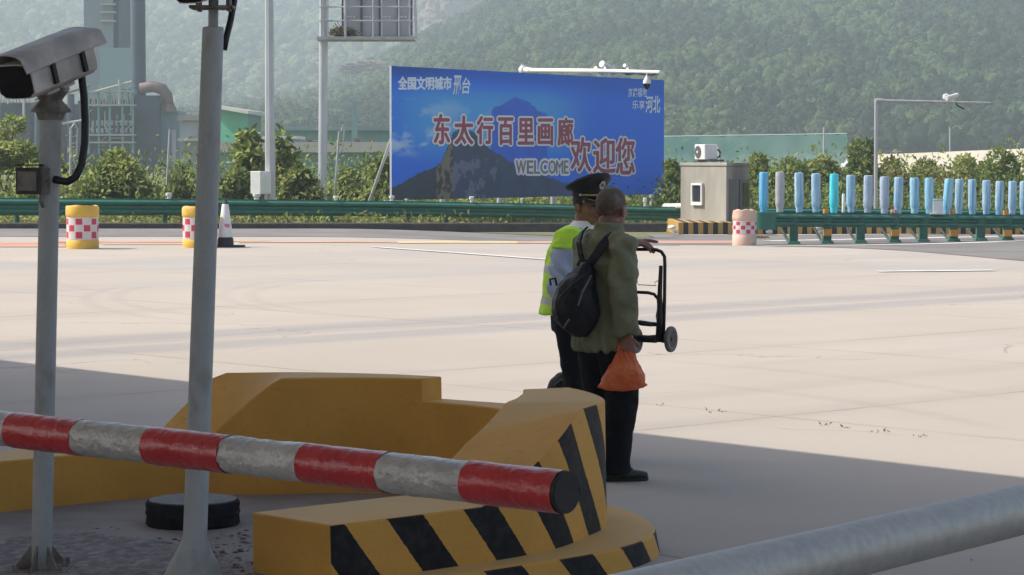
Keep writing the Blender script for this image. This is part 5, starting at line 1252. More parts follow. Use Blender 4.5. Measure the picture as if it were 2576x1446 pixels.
for i, (x, y, w, lab, pal) in enumerate(hedge):
    plant('hedge_bush', x, y, w, 90 + (i % 3) * 1.5, lab, 'bush', G2, pal, 0.19, 1700, 20 + i)
plant('palm_like_shrub', 2030, 375, 85, 92, 'spiky big-leaved shrub rising over the hedge left of the cyan tube', 'shrub', None, ['mid', 'dark', 'light'], 0.42, 330, 40, 'tree', droop=0.1)
plant('evergreen_tree', 2168, 322, 62, 118, 'dark dense tree beside the end of the green netting', 'tree', None, ['dark', 'mid', 'blue'], 0.26, 1500, 41, 'tree')
plant('hedge_bush', 1760, 405, 60, 98, 'bush half hidden behind the booth roof', 'bush', G2, ['dark', 'mid', 'light'], 0.18, 700, 42)
# undergrowth: one mass nobody could count
r = np.random.default_rng(77)
def undergrowth(name, x0, x1, n, Yf, hf, leaf, pal, label, seed):
    r = np.random.default_rng(seed); x = r.uniform(x0, x1, n); Y = Yf(x, r); C = np.zeros((n, 3)); 
    for i in range(n):
        q = at(x[i], 520, Y[i]); hmax = hf(q.x, q.y) * (0.55 + 0.7 * mnoise.noise(Vector((q.x * 0.9, q.y * 0.9, seed))) + 0.35)
        C[i] = (q.x, q.y, gz(q.x, q.y) - 0.1 + max(0.03, hmax) * r.random() ** 2.3)
    D = r.normal(size=(n, 3)) * 0.6 + np.array([0, 0, 0.7]); V, Fc = leaf_quads(C, D, leaf, r, 0.2, 0.42)
    cl = np.array([mnoise.noise(Vector((c[0] * 0.8, c[1] * 0.8, seed + 5))) for c in C])
    mi = np.clip((0.5 + 0.7 * cl + 0.5 * (r.random(n) - 0.5)) * len(pal), 0, len(pal) - 1).astype(int)
    o = npmesh(name, V, Fc, [LV[p_] for p_ in pal], np.repeat(mi, 2)); return tag(o, label, 'undergrowth', kind='stuff')
undergrowth('undergrowth', -150, 1760, 19000, lambda x, r: np.interp(x, [-150, 1000, 1760], [69.2, 72.5, 79.5]) + r.random(len(x)) * 8, lambda X, Y: 0.42 if Y < 75 else 0.5, 0.15, ['dark', 'mid', 'dry', 'light', 'mid'], 'weeds and low plants growing behind the long guardrail', 3)
undergrowth('undergrowth', -150, 1720, 26000, lambda x, r: np.interp(x, [-150, 1000, 1720], [78, 82, 88]) + r.random(len(x)) * 22, lambda X, Y: 1.7 if Y < 94 else 2.3, 0.2, ['dark', 'mid', 'dark', 'light', 'mid'], 'taller weeds and saplings filling the verge behind the posts', 9)
undergrowth('undergrowth', 1650, 2650, 22000, lambda x, r: 80 + r.random(len(x)) * 16, lambda X, Y: 1.5 if Y < 90 else 1.9, 0.18, ['dark', 'mid', 'dark', 'light'], 'low plants filling the foot of the hedge', 4)
undergrowth('undergrowth', 1860, 2650, 12000, lambda x, r: 93 + r.random(len(x)) * 5, lambda X, Y: 2.15, 0.2, ['mid', 'light', 'mid', 'dark'], 'loose greenery joining the bushes of the hedge', 6)
# small tufts in the slab joints and by the drum
tf = []
for (x, y, s_, lab) in ((1580, 1012, 0.10, 'tiny green weed in a slab joint beside the old man'), (1663, 1021, 0.08, 'small dry tuft in the joint, nearest the orange bag'), (1805, 1037, 0.11, 'long dry tuft lying in the slab joint'), (2060, 1070, 0.10, 'tuft in the joint in front of the shade line, middle one'),
                        (2130, 1077, 0.09, 'tuft just right of the middle one near the shade line'), (2212, 1088, 0.09, 'tuft farther along the joint toward the shade line'), (2318, 1100, 0.08, 'tuft close to the shade line'), (2447, 1412, 0.035, 'green weed in the crack under the pipe railing'), (1912, 600, 0.32, 'dark weed growing at the foot of the pink drum')):
    g_ = gnd(x, y); rr = np.random.default_rng(int(x)); n = 9 if s_ < 0.2 else 120; C = np.array(g_)[None] + rr.normal(size=(n, 3)) * np.array([s_ * 0.34, s_ * 0.14, 0]); C[:, 2] = g_.z + 0.005
    D = rr.normal(size=(n, 3)) * 0.6 + np.array([0, 0, 0.5]); V, Fc = leaf_quads(C, D, s_ * 0.28, rr, 0.3, 0.22)
    o = npmesh('grass_tuft', V, Fc, [LV['dry' if 1600 < x < 2350 else 'mid'], LV['dark']], (rr.random(2 * n) > 0.9).astype(int), loc=tuple(g_)); tag(o, lab, 'weed', 'weeds in the slab joints')

# ================================================================== FACTORY AND BUILDINGS BEYOND
def bld(name, loc, label, cat='building', group=None): return thing(name, loc, label, cat, group)
YFc = 330
def wallbox(mb, x0, y0, x1, y1, Y, depth, m=0, zb=None):
    a, c = at(x0, y0, Y), at(x1, y1, Y); z0 = c.z if zb is None else zb
    mb.box(((a.x + c.x) / 2, Y + depth / 2, (a.z + z0) / 2), (abs(c.x - a.x), depth, a.z - z0), m=m)
M_TEAL = mat('teal sheet wall', (0.13, 0.30, 0.30), 0.6, col2=(0.16, 0.33, 0.33), scale=0.4, stretch=(3, 1, 0.2)); M_GRN = mat('green sheet wall', (0.05, 0.30, 0.17), 0.6, col2=(0.06, 0.33, 0.19), scale=0.3, stretch=(4, 1, 0.1))
M_GRN_SHADE = mat('shaded green sheet wall', (0.03, 0.17, 0.11), 0.6); M_ROOF = mat('pale sheet roof', (0.52, 0.50, 0.46), 0.5, col2=(0.44, 0.42, 0.39), scale=0.6); M_SLATE = mat('blue-grey steel', (0.040, 0.075, 0.105), 0.6, col2=(0.022, 0.048, 0.070), scale=0.3)
M_RUSTB = mat('rusty duct', (0.14, 0.11, 0.10), 0.8, col2=(0.20, 0.13, 0.11), scale=0.5); M_PALE = mat('pale frame steel', (0.42, 0.42, 0.38), 0.6); M_TOW = mat('pale teal cladding', (0.20, 0.33, 0.33), 0.6, col2=(0.26, 0.36, 0.35), scale=0.08, stretch=(1, 1, 0.3)); M_TOWG = mat('grey tower cladding', (0.20, 0.25, 0.28), 0.7, col2=(0.25, 0.29, 0.31), scale=0.1)
# chimney stack
a = at(347, -60, YFc); g_ = Vector((a.x, YFc, -0.3))
o = bld('chimney_stack', g_, 'tall blue-grey factory chimney with a bent rusty duct at its foot', 'chimney'); b = MB(); b.cyl(g_, a, px(18, YFc), n=24); b.build('shaft', M_SLATE, o, auto=40)
b = MB(); dpts = [at(352, 222, YFc - 1), at(385, 218, YFc - 1), at(408, 224, YFc - 1), at(420, 240, YFc - 1), at(424, 262, YFc - 1)]; b.tube(dpts, [px(13, YFc), px(14, YFc), px(15, YFc), px(14, YFc), px(13, YFc)], 14); b.build('duct', M_RUSTB, o, smooth=True)
b = MB(); b.tube([at(424, 258, YFc - 1), at(420, 280, YFc - 1)], [px(14, YFc), px(28, YFc)], 4); b.build('hopper', M_RUSTB, o)
# towers
a = at(262, 100, 380); o = bld('factory_tower', (a.x, 380, -0.3), 'hazy pale grey and teal factory tower left of the chimney', 'tower')
b = MB(); wallbox(b, 210, -60, 285, 250, 380, 14); b.build('grey_wing', M_TOWG, o); b = MB(); wallbox(b, 284, -60, 300, 250, 381, 12); b.build('stair_wing', M_SLATE, o); b = MB(); wallbox(b, 250, 120, 332, 260, 376, 3); b.build('teal_wing', M_TOW, o)
for y in (8, 28, 50): 
    b = MB(); wallbox(b, 252, y, 288, y + 4, 378.5, 1.5); b.build('platform', M_PALE, o)
# process frame
a = at(270, 300, YFc - 6); o = bld('process_frame', (a.x, YFc - 6, -0.3), 'open steel factory frame with walkways in front of the chimney', 'factory frame')
b = MB(); wallbox(b, 225, 250, 338, 500, YFc - 4, 10, zb=-0.3); b.build('block', M_SLATE, o)
b = MB(); wallbox(b, 0, 258, 78, 500, YFc - 2, 8, zb=-0.3); wallbox(b, 78, 262, 232, 420, YFc + 6, 6, zb=-0.3); b.build('low_block', M_SLATE, o)
for y in (228, 262, 337, 356): 
    b = MB(); wallbox(b, 222, y, 336, y + 4, YFc - 7.5, 2.5); b.build('walkway', M_PALE, o)
b = MB()
for x in (222, 248, 276, 308, 334): b.box(at(x, 300, YFc - 7) , (0.25, 0.25, px(170, YFc)))
rs = random.Random(8)
for y0, y1, nx_ in ((266, 298, 0), (300, 318, 9), (320, 336, 9)):
    for k in range(nx_):
        x = 228 + k * 12; q0, q1 = at(x + 2, y0, YFc - 6.2), at(x + 8, y1, YFc - 6.2)
        b.box((q0 + q1) / 2, (abs(q1.x - q0.x), 0.3, abs(q0.z - q1.z) * 0.7), m=1)
for k in range(16):
    x = 224 + k * 7; b.tube([at(x, 262, YFc - 7), at(x + rs.uniform(-4, 4), 240, YFc - 7)], 0.10, 4, m=1)
b.build('lattice', [M_TEAL, M_PALE], o)
for x0, y0, x1, y1, rr_ in ((78, 262, 225, 215, 3.5), (232, 232, 332, 205, 2.5), (300, 200, 300, 262, 3), (225, 300, 100, 320, 3), (120, 262, 120, 420, 4), (150, 262, 150, 420, 2.5), (60, 210, 60, 300, 3), (20, 240, 20, 262, 2)):
    b = MB(); b.tube([at(x0, y0, YFc - 8), at(x1, y1, YFc - 8)], px(rr_, YFc), 8); b.build('pipe', M_RUSTB if rr_ > 3.2 else M_PALE, o)
b = MB(); rs = random.Random(12)
for k in range(46):
    x_, y_ = rs.uniform(222, 336), rs.uniform(215, 405); dx_, dy_ = rs.choice(((0, 26), (0, 40), (26, 0), (40, 0), (18, 18), (-18, 18)))
    b.tube([at(x_, y_, YFc - 6.8 - rs.random()), at(min(338, x_ + dx_), y_ + dy_, YFc - 6.8)], px(rs.uniform(0.8, 1.6), YFc), 4, m=k % 2)
b.build('lattice', [M_SLATE, M_PALE], o)
for x_ in (96, 178, 205):
    b = MB(); b.cyl(at(x_, 420, YFc - 5), at(x_, rs.uniform(225, 262), YFc - 5), px(9, YFc), n=16); b.build('tank', M_SLATE, o, auto=40)
for y in (244, 256):
    b = MB(); wallbox(b, -20, y, 80, y + 2.5, YFc - 4, 1.0); b.build('walkway', M_PALE, o)
b = MB()
for k in range(12): b.tube([at(-15 + k * 8, 258, YFc - 4), at(-15 + k * 8, 243, YFc - 4)], 0.1, 4)
for k in range(9): b.tube([at(248 + k * 0.4, 215 + k * 1, YFc - 7.3), at(276, 240, YFc - 7.3)], 0.08, 4)
b.build('railing', M_PALE, o)
a = at(395, 300, YFc - 3); o = bld('storage_silo', (a.x, YFc - 3, -0.3), 'dark blue-grey silo block right of the chimney foot', 'silo')
b = MB(); wallbox(b, 336, 240, 400, 470, YFc - 3, 8, zb=-0.3); b.build('body', M_SLATE, o); b = MB(); wallbox(b, 399, 279, 452, 470, YFc - 1, 6, zb=-0.3); b.build('annex', mat('steel annex', (0.13, 0.21, 0.24), 0.6), o)
# grey shed
a = at(480, 330, 300); o = bld('grey_shed', (a.x, 300, -0.3), 'low grey shed between the silo and the tall post', 'shed')
b = MB(); wallbox(b, 452, 305, 560, 470, 300, 12, zb=-0.3); b.build('walls', mat('grey shed wall', (0.24, 0.28, 0.29), 0.7), o); b = MB(); wallbox(b, 446, 290, 562, 303, 299, 14); b.build('roof', mat('brown shed roof', (0.30, 0.25, 0.22), 0.8), o); b = MB(); wallbox(b, 446, 348, 562, 354, 296, 4); b.build('canopy', M_ROOF, o)
# green shed
Yg2 = 260; a = at(620, 330, Yg2); o = bld('green_shed', (a.x, Yg2, -0.3), 'bright green sheet metal shed with a pale sloping roof', 'shed')
P_ = lambda x, y, Y=Yg2: at(x, y, Y)
lw = [P_(545, 275), P_(620, 290)]; b = MB(); zb = -0.3
def quadwall(mb, p, q, zb): mb.add([(p.x, p.y, zb), (q.x, q.y, zb), (q.x, q.y, q.z), (p.x, p.y, p.z)], [(0, 1, 2, 3)])
pA, pB, pC = at(540, 270, Yg2), at(643, 292, Yg2 - 3), at(657, 292, Yg2 + 14); pB = at(622, 287, Yg2 - 2)
pD = at(548, 272, Yg2 + 18)
vs = [(q.x, q.y, zz) for q in (pA, pB, pC, pD) for zz in (-0.3, q.z)]
b.add(vs, [(0, 2, 3, 1), (4, 6, 7, 5), (6, 0, 1, 7)], 0); b.add(vs, [(2, 4, 5, 3)], 1); b.add(vs, [(1, 3, 5, 7)], 0); b.build('walls', [M_GRN, M_GRN_SHADE], o)  # right wall takes a darker copy of the green, its shade painted in
b = MB(); up_ = Vector((0, 0, 0.35)); ext = [pA + Vector((-0.5, -1, 0)), pB + Vector((0.2, -1.2, 0)), pC + Vector((0.8, 0.5, 0)), pD + Vector((-0.5, 1, 0))]
b.add([q for q in ext] + [q + up_ for q in ext], [(3, 2, 1, 0), (4, 5, 6, 7), (0, 1, 5, 4), (1, 2, 6, 5), (2, 3, 7, 6), (3, 0, 4, 7)]); b.build('roof', M_ROOF, o)
# long low workshop
Yw = 210; a = at(780, 390, Yw); o = bld('long_workshop', (a.x, Yw, -0.3), 'long low teal workshop with a broad cream parapet', 'workshop')
b = MB(); wallbox(b, 530, 382, 1100, 470, Yw, 14, zb=-0.3); b.build('walls', M_TEAL, o)
b = MB(); wallbox(b, 520, 357, 1100, 383, Yw - 1.2, 16); b.build('parapet', mat('cream parapet', (0.55, 0.51, 0.42), 0.7, col2=(0.48, 0.46, 0.40), scale=0.3), o)
b = MB(); wallbox(b, 655, 342, 748, 349, Yw + 4, 8); b.build('awning', M_ROOF, o)
for x in (778, 815, 858, 898, 935): 
    b = MB(); wallbox(b, x - 11, 348, x + 11, 352, Yw + 3, 1); wallbox(b, x - 6, 352, x + 6, 358, Yw + 3.2, 0.8); b.build('roof_vent', M_RUSTB, o)
a = at(840, 340, 250); o = bld('teal_hall', (a.x, 250, -0.3), 'hazy teal hall standing behind the long workshop', 'hall')
b = MB(); wallbox(b, 700, 326, 1100, 470, 250, 25, zb=-0.3); b.build('walls', M_TEAL, o); b = MB(); wallbox(b, 695, 318, 1105, 328, 249, 27); b.build('roof', mat('grey-teal roof', (0.22, 0.32, 0.33), 0.6), o)
a = at(890, 250, 262); o = bld('small_chimney', (a.x, 246, -0.3), 'short pale square chimney left of the billboard', 'chimney'); b = MB(); wallbox(b, 884, 253, 898, 470, 246, 1.4, zb=-0.3); b.build('shaft', M_TOW, o)
# green netting along the slope, right
Yn = 230; a, c = at(1560, 345, Yn), at(2130, 336, Yn - 12)
o = bld('netting_fence', ((a.x + c.x) / 2, Yn - 6, -0.3), 'long teal netting screen stretched across the foot of the hill', 'fence')
mn = bpy.data.materials.new('teal netting'); mn.use_nodes = True; N, L = nodes_of(mn); p = N['Principled BSDF']; p.inputs['Roughness'].default_value = 0.8
tcn = N.new('ShaderNodeTexCoord').outputs['Object']; nn1 = noise_node(N, L, tcn, 0.22, 6); L.new(mixcol(N, L, smooth(N, L, nn1, 0.35, 0.65), (0.085, 0.26, 0.24), (0.19, 0.35, 0.31)), p.inputs['Base Color'])
p.inputs['Alpha'].default_value = 0.62
npan = 14; b = MB(); vs = []
for i in range(npan * 4 + 1):
    t = i / (npan * 4); q = a.lerp(c, t); sag = 0.12 * math.sin(t * npan * math.pi) ** 2; q2 = Vector((q.x, q.y + 0.03 * math.sin(t * 40), -0.3)); vs += [(q2.x, q2.y, -0.3), (q.x, q2.y, q.z - sag)]
b.add(vs, [(2 * i, 2 * i + 2, 2 * i + 3, 2 * i + 1) for i in range(npan * 4)]); b.build('netting', mn, o, fix=False)
for i in range(0, npan + 1): 
    q = a.lerp(c, i / npan); b = MB(); b.cyl((q.x, q.y + 0.2, -0.3), (q.x, q.y + 0.2, q.z), 0.05, n=8); b.build('post', M_TEAL, o)
b = MB(); b.tube([a + Vector((0, 0.1, 0)), c + Vector((0, 0.1, 0))], 0.06, 6); b.build('top_rail', M_TOW, o)
# pale wall on the right
Yh = 150; a, c = at(2150, 391, Yh), at(2760, 366, Yh - 25)
o = bld('boundary_wall', ((a.x + c.x) / 2, Yh - 12, -0.3), 'long cream boundary wall running up to the right edge above the hedge', 'wall')
b = MB(); b.add([(a.x, a.y, -0.3), (c.x, c.y, -0.3), (c.x, c.y, c.z), (a.x, a.y, a.z), (a.x, a.y + 0.4, -0.3), (c.x, c.y + 0.4, -0.3), (c.x, c.y + 0.4, c.z), (a.x, a.y + 0.4, a.z)], [(0, 1, 2, 3), (7, 6, 5, 4), (3, 2, 6, 7), (0, 3, 7, 4), (1, 5, 6, 2)])
b.build('wall', mat('cream render', (0.60, 0.56, 0.49), 0.8, col2=(0.54, 0.50, 0.43), scale=0.4), o)
# parked car behind the hedge
q = at(2152, 404, 128); o = thing('parked_car', (q.x, 128, -0.3), 'silver car parked beyond the hedge at the end of the green netting', 'car')
Lc, s_ = px(70, 128), 1
zc = at(2152, 386, 128).z; Hc = 1.45; z0 = zc - Hc
prof_ = [(-0.5, 0.28), (-0.49, 0.55), (-0.44, 0.66), (-0.30, 0.72), (-0.17, 0.98), (0.12, 1.0), (0.32, 0.74), (0.47, 0.68), (0.5, 0.5), (0.5, 0.28)]
b = MB(); n_ = len(prof_); vs = []
for dy, k in ((-0.85, 1), (0.85, 1)):
    for u, v in prof_: vs.append((q.x + u * Lc, 128 + dy * (0.86 if v > 0.8 else 1), z0 + v * Hc))
b.add(vs, [tuple(range(n_)), tuple(range(2 * n_ - 1, n_ - 1, -1))] + [(i, (i + 1) % n_, n_ + (i + 1) % n_, n_ + i) for i in range(n_)]); b.build('body', mat('silver car paint', (0.62, 0.63, 0.64), 0.25, 0.3), o, bevel=0.04)
b = MB(); b.add([(q.x + u * Lc, 128 - 0.80, z0 + v * Hc) for u, v in ((-0.27, 0.74), (-0.16, 0.94), (0.10, 0.95), (0.26, 0.75))], [(0, 1, 2, 3)]); b.build('window', M_GLASS, o, fix=False)
for u in (-0.30, 0.32): b = MB(); b.cyl((q.x + u * Lc, 128 - 0.9, z0 + 0.33), (q.x + u * Lc, 128 - 0.7, z0 + 0.33), 0.33, n=20); b.build('wheel', M_DK, o, auto=40)
b = MB(); b.prism([(q.x - 30, 124), (q.x + 12, 124), (q.x + 12, 133), (q.x - 30, 133)], -0.4, z0 + 0.02); tag(b.build('road_embankment', M_ASPH), kind='structure')
# low green rail glimpsed above the hedge
b = MB(); b.box(((at(1880, 428, 112).x + at(2110, 428, 112).x) / 2, 112, at(1990, 426, 112).z), (at(2110, 428, 112).x - at(1880, 428, 112).x, 0.1, 0.3)); o = b.build('distant_guardrail', M_GREEN, None, loc=tuple(at(1990, 426, 112))); tag(o, 'short stretch of green guardrail glimpsed above the hedge', 'guardrail')
# ================================================================== PEOPLE
def fuse(name, mb, voxel, mats, parent, smooth_it=6, wrinkle=None, zone=None, fac=0.5):
    """overlapping shapes -> one continuous skin"""
    me = mb.mesh('tmp', [], Vector((0, 0, 0)), False)
    bm = bmesh.new(); bm.from_mesh(me); bmesh.ops.recalc_face_normals(bm, faces=bm.faces); bm.to_mesh(me); bm.free()
    o = bpy.data.objects.new('tmp', me); COL.objects.link(o)
    rm = o.modifiers.new('r', 'REMESH'); rm.mode = 'VOXEL'; rm.voxel_size = voxel
    if smooth_it: sm = o.modifiers.new('s', 'SMOOTH'); sm.iterations = smooth_it; sm.factor = fac
    dg = bpy.context.evaluated_depsgraph_get(); dg.update()
    m2 = bpy.data.meshes.new_from_object(o.evaluated_get(dg)); bpy.data.objects.remove(o); bpy.data.meshes.remove(me)
    n = len(m2.vertices); co = np.zeros(n * 3); m2.vertices.foreach_get('co', co); co = co.reshape(-1, 3)
    if wrinkle:
        no = np.zeros(n * 3); m2.vertices.foreach_get('normal', no); no = no.reshape(-1, 3)
        d = np.array([wrinkle(Vector(c), Vector(q)) for c, q in zip(co, no)]); co = co + no * d[:, None]
        m2.vertices.foreach_set('co', co.ravel())
    m2.materials.clear()
    for m in (mats if isinstance(mats, (list, tuple)) else [mats]): m2.materials.append(m)
    if zone:
        idx = [zone(co[list(p.vertices)].mean(0)) for p in m2.polygons]; m2.polygons.foreach_set('material_index', idx)
    else: m2.polygons.foreach_set('material_index', [0] * len(m2.polygons))
    m2.polygons.foreach_set('use_smooth', [True] * len(m2.polygons)); m2.name = name; m2.update()
    ob = bpy.data.objects.new(name, m2); COL.objects.link(ob)
    if parent: ob.parent = parent
    return ob
def rot_basis(phi):
    """forward and right unit vectors of someone facing phi degrees from straight away toward the right"""
    a = math.radians(phi); return Vector((math.sin(a), math.cos(a), 0)), Vector((math.cos(a), -math.sin(a), 0))
Zv = Vector((0, 0, 1))
def torso(mb, rings, n=24):
    """rings: (x, y, z, half width, half depth, facing)"""
    R_ = []
    for x, y, z, w, d, ph in rings:
        f, r_ = rot_basis(ph); R_.append((Vector((x, y, z)), r_ * w, f * d))
    mb.loft(R_, n)
def limb(mb, pts, rad, n=14): mb.tube(pts, rad, n)
def hand(mb, wrist, direction, palm_n, thumb_side, s=1.0, curl=0.5, point=None):
    """palm and five tapering, bent fingers; direction wrist->knuckles, palm_n out of the palm"""
    d = direction.normalized(); pn = (palm_n - d * palm_n.dot(d)).normalized(); sd = d.cross(pn).normalized()
    if sd.dot(thumb_side) < 0: sd = -sd
    L_ = 0.088 * s; c = wrist + d * L_ * 0.5
    mb.loft([(wrist - d * 0.01, sd * 0.024 * s, pn * 0.018 * s), (wrist + d * L_ * 0.35, sd * 0.036 * s, pn * 0.016 * s), (wrist + d * L_ * 0.8, sd * 0.042 * s, pn * 0.014 * s), (wrist + d * L_ * 1.02, sd * 0.038 * s, pn * 0.010 * s)], 14)
    for k, (off, ln) in enumerate(((0.031, 0.070), (0.0105, 0.078), (-0.0105, 0.073), (-0.031, 0.058))):
        p = wrist + d * L_ * 0.97 + sd * off * s; dd = d.copy(); pts = [p]
        cu = curl if not (point is not None and k == 0) else 0.08
        for seg, q in enumerate((0.45, 0.32, 0.23)):
            dd = (dd + pn * cu * (1.0 + 0.25 * seg)).normalized(); p = p + dd * ln * q * s; pts.append(p)
        mb.tube(pts, [0.0095 * s, 0.0088 * s, 0.0080 * s, 0.0062 * s], 8)
    p = wrist + d * L_ * 0.28 + sd * 0.034 * s; dd = (d * 0.75 + sd * 0.65 + pn * 0.35).normalized(); pts = [p - sd * 0.012 * s, p]
    for q in (0.030, 0.026): p = p + dd * q * s; pts.append(p); dd = (dd + pn * 0.5 * curl + d * 0.3).normalized()
    mb.tube(pts, [0.013 * s, 0.0125 * s, 0.0105 * s, 0.0080 * s], 8)
def head(mb, c, phi, s=1.0, tilt=0.0):
    """c = middle of the skull; returns basis"""
    f, r_ = rot_basis(phi); u = (Zv - f * tilt).normalized(); f = (f + Zv * tilt).normalized()
    P = lambda a, b_, z: c + r_ * a * s + f * b_ * s + u * z * s
    Rm = Matrix((r_, f, u)).transposed()
    mb.ell(P(0, -0.012, 0.032), (0.077 * s, 0.094 * s, 0.088 * s), 20, R=Rm)          # cranium
    mb.ell(P(0, 0.020, -0.02), (0.066 * s, 0.075 * s, 0.085 * s), 18, R=Rm)           # face
    mb.ell(P(0, 0.036, -0.075), (0.050 * s, 0.052 * s, 0.042 * s), 14, R=Rm)          # jaw
    mb.ell(P(0, 0.078, -0.098), (0.022 * s, 0.017 * s, 0.017 * s), 10, R=Rm)          # chin
    for sg in (-1, 1):
        mb.ell(P(sg * 0.040, 0.066, -0.030), (0.022 * s, 0.018 * s, 0.020 * s), 10, R=Rm)   # cheekbone
        mb.ell(P(sg * 0.032, 0.083, 0.016), (0.024 * s, 0.010 * s, 0.008 * s), 10, R=Rm)    # brow
        mb.ell(P(sg * 0.076, -0.008, -0.022), (0.010 * s, 0.020 * s, 0.034 * s), 12, R=Rm)  # ear
        mb.ell(P(sg * 0.082, -0.018, -0.012), (0.008 * s, 0.014 * s, 0.022 * s), 10, R=Rm)
    mb.tube([P(0, 0.088, 0.004), P(0, 0.101, -0.022), P(0, 0.112, -0.040)], [0.009 * s, 0.012 * s, 0.014 * s], 10)   # nose
    for sg in (-1, 1): mb.ell(P(sg * 0.012, 0.098, -0.042), (0.009 * s, 0.010 * s, 0.008 * s), 8, R=Rm)
    mb.ell(P(0, 0.090, -0.066), (0.024 * s, 0.012 * s, 0.007 * s), 10, R=Rm); mb.ell(P(0, 0.087, -0.077), (0.021 * s, 0.012 * s, 0.007 * s), 10, R=Rm)
    mb.tube([P(0, -0.035, -0.05), P(0, -0.045, -0.10), P(0, -0.045, -0.17)], [0.056 * s, 0.054 * s, 0.058 * s], 16)   # neck
    mb.tube([P(0, -0.0, -0.06), P(0, -0.02, -0.12), P(0, -0.03, -0.17)], [0.045 * s, 0.048 * s, 0.055 * s], 16)
    return P, Rm
def cloth_wrinkle(a1, f1, a2, f2, seed, vert=1.0):
    def w(c, n):
        q = Vector((c.x * f1, c.y * f1, c.z * f1 * vert + seed)); v = mnoise.noise(q + Vector((0, 0, 1)) * 2 * mnoise.noise(q * 0.5))
        v2 = mnoise.noise(Vector((c.x * f2, c.y * f2, c.z * f2 * vert + seed * 2)))
        return -a1 * abs(v) * 1.4 + a1 * 0.4 + a2 * v2
    return w
def skin(name, c, c2, rough=0.55):
    return mat(name, c, rough, col2=c2, scale=14, sss=0.06, bump=0.15, bscale=60, detail=5)

def strap(mb, pts, w, th=0.006, nref=Vector((0, -1, 0.2))):
    vs = []; n = len(pts)
    for i, p in enumerate(pts):
        d = (pts[min(i + 1, n - 1)] - pts[max(i - 1, 0)]).normalized(); nr = nref[i] if isinstance(nref, list) else nref
        nr = (nr - d * nr.dot(d)).normalized(); s_ = d.cross(nr) * w / 2
        vs += [p - s_ - nr * th, p + s_ - nr * th, p + s_ + nr * th, p - s_ + nr * th]
    fs = [(0, 1, 2, 3), (4 * n - 1, 4 * n - 2, 4 * n - 3, 4 * n - 4)]
    for i in range(n - 1):
        for k in range(4): fs.append((i * 4 + k, i * 4 + (k + 1) % 4, i * 4 + 4 + (k + 1) % 4, i * 4 + 4 + k))
    mb.add(vs, fs)
# ---------------------------------------------------------------- the old man
OX, OY = 0.560, 14.5
OM = thing('person', (OX, OY, 0), 'bald man seen from behind in an olive jacket and dark trousers, holding a folded trolley', 'person')
OM.name = 'person'
M_SK1 = skin('tanned skin', (0.235, 0.105, 0.075), (0.175, 0.072, 0.052))
hc = Vector((0.008, 0.03, 1.548)); hphi = 33
body = MB(); HP, HR = head(body, hc, hphi, 1.02, tilt=0.05)
f55, r55 = rot_basis(52)
sr, sl = Vector((0.050, -0.150, 1.352)), Vector((-0.135, 0.125, 1.345))
er, wr = Vector((0.062, -0.235, 1.075)), Vector((0.083, -0.205, 0.835))
el_, wl_ = Vector((0.015, 0.30, 1.16)), Vector((0.085, 0.30, 1.345))
torso(body, [(-0.05, 0, 0.86, 0.14, 0.10, 65), (-0.055, 0, 1.02, 0.135, 0.095, 58), (-0.055, 0, 1.2, 0.155, 0.10, 52), (-0.045, 0.0, 1.34, 0.16, 0.085, 50), (-0.025, 0.0, 1.40, 0.09, 0.06, 45), (-0.012, 0.01, 1.43, 0.055, 0.05, 40)])
limb(body, [sr, er, wr], [0.045, 0.038, 0.028]); limb(body, [sl, el_, wl_], [0.045, 0.036, 0.026])
hipR, knR, anR = Vector((0.0, -0.07, 0.87)), Vector((0.055, -0.055, 0.47)), Vector((0.025, -0.055, 0.10))
hipL, knL, anL = Vector((-0.09, 0.075, 0.87)), Vector((-0.055, 0.095, 0.47)), Vector((-0.065, 0.12, 0.10))
limb(body, [hipR, knR, anR], [0.075, 0.05, 0.035]); limb(body, [hipL, knL, anL], [0.075, 0.05, 0.035])
limb(body, [anR, anR + Vector((0.05, 0.01, -0.05))], [0.035, 0.03]); limb(body, [anL, anL + Vector((0.05, 0.02, -0.05))], [0.035, 0.03])
hand(body, wr, Vector((0.10, 0.02, -1)), Vector((-0.25, 1, 0.1)), Vector((0.9, 0.3, 0)), 1.08, 0.75)
hL = Vector((0.118, 0.27, 1.352))
hand(body, wl_ + Vector((0.0, -0.03, -0.004)), Vector((1, -0.12, 0.03)), Vector((0.05, 0.3, -1)), Vector((0.0, 1, 0)), 1.28, 0.55, point=0)
# eyes sit in the skin as small dark ovals
def zone_old(c):
    return 0
bo = fuse('body', body, 0.0052, [M_SK1], OM, 5, fac=0.45)
eyes = MB()
for sg in (-1, 1): eyes.ell(HP(sg * 0.031, 0.083, 0.001), (0.011, 0.006, 0.006), 10, R=HR)
eyes.build('eye_line', mat('dark eyes', (0.02, 0.015, 0.012), 0.3), bo, local=True)
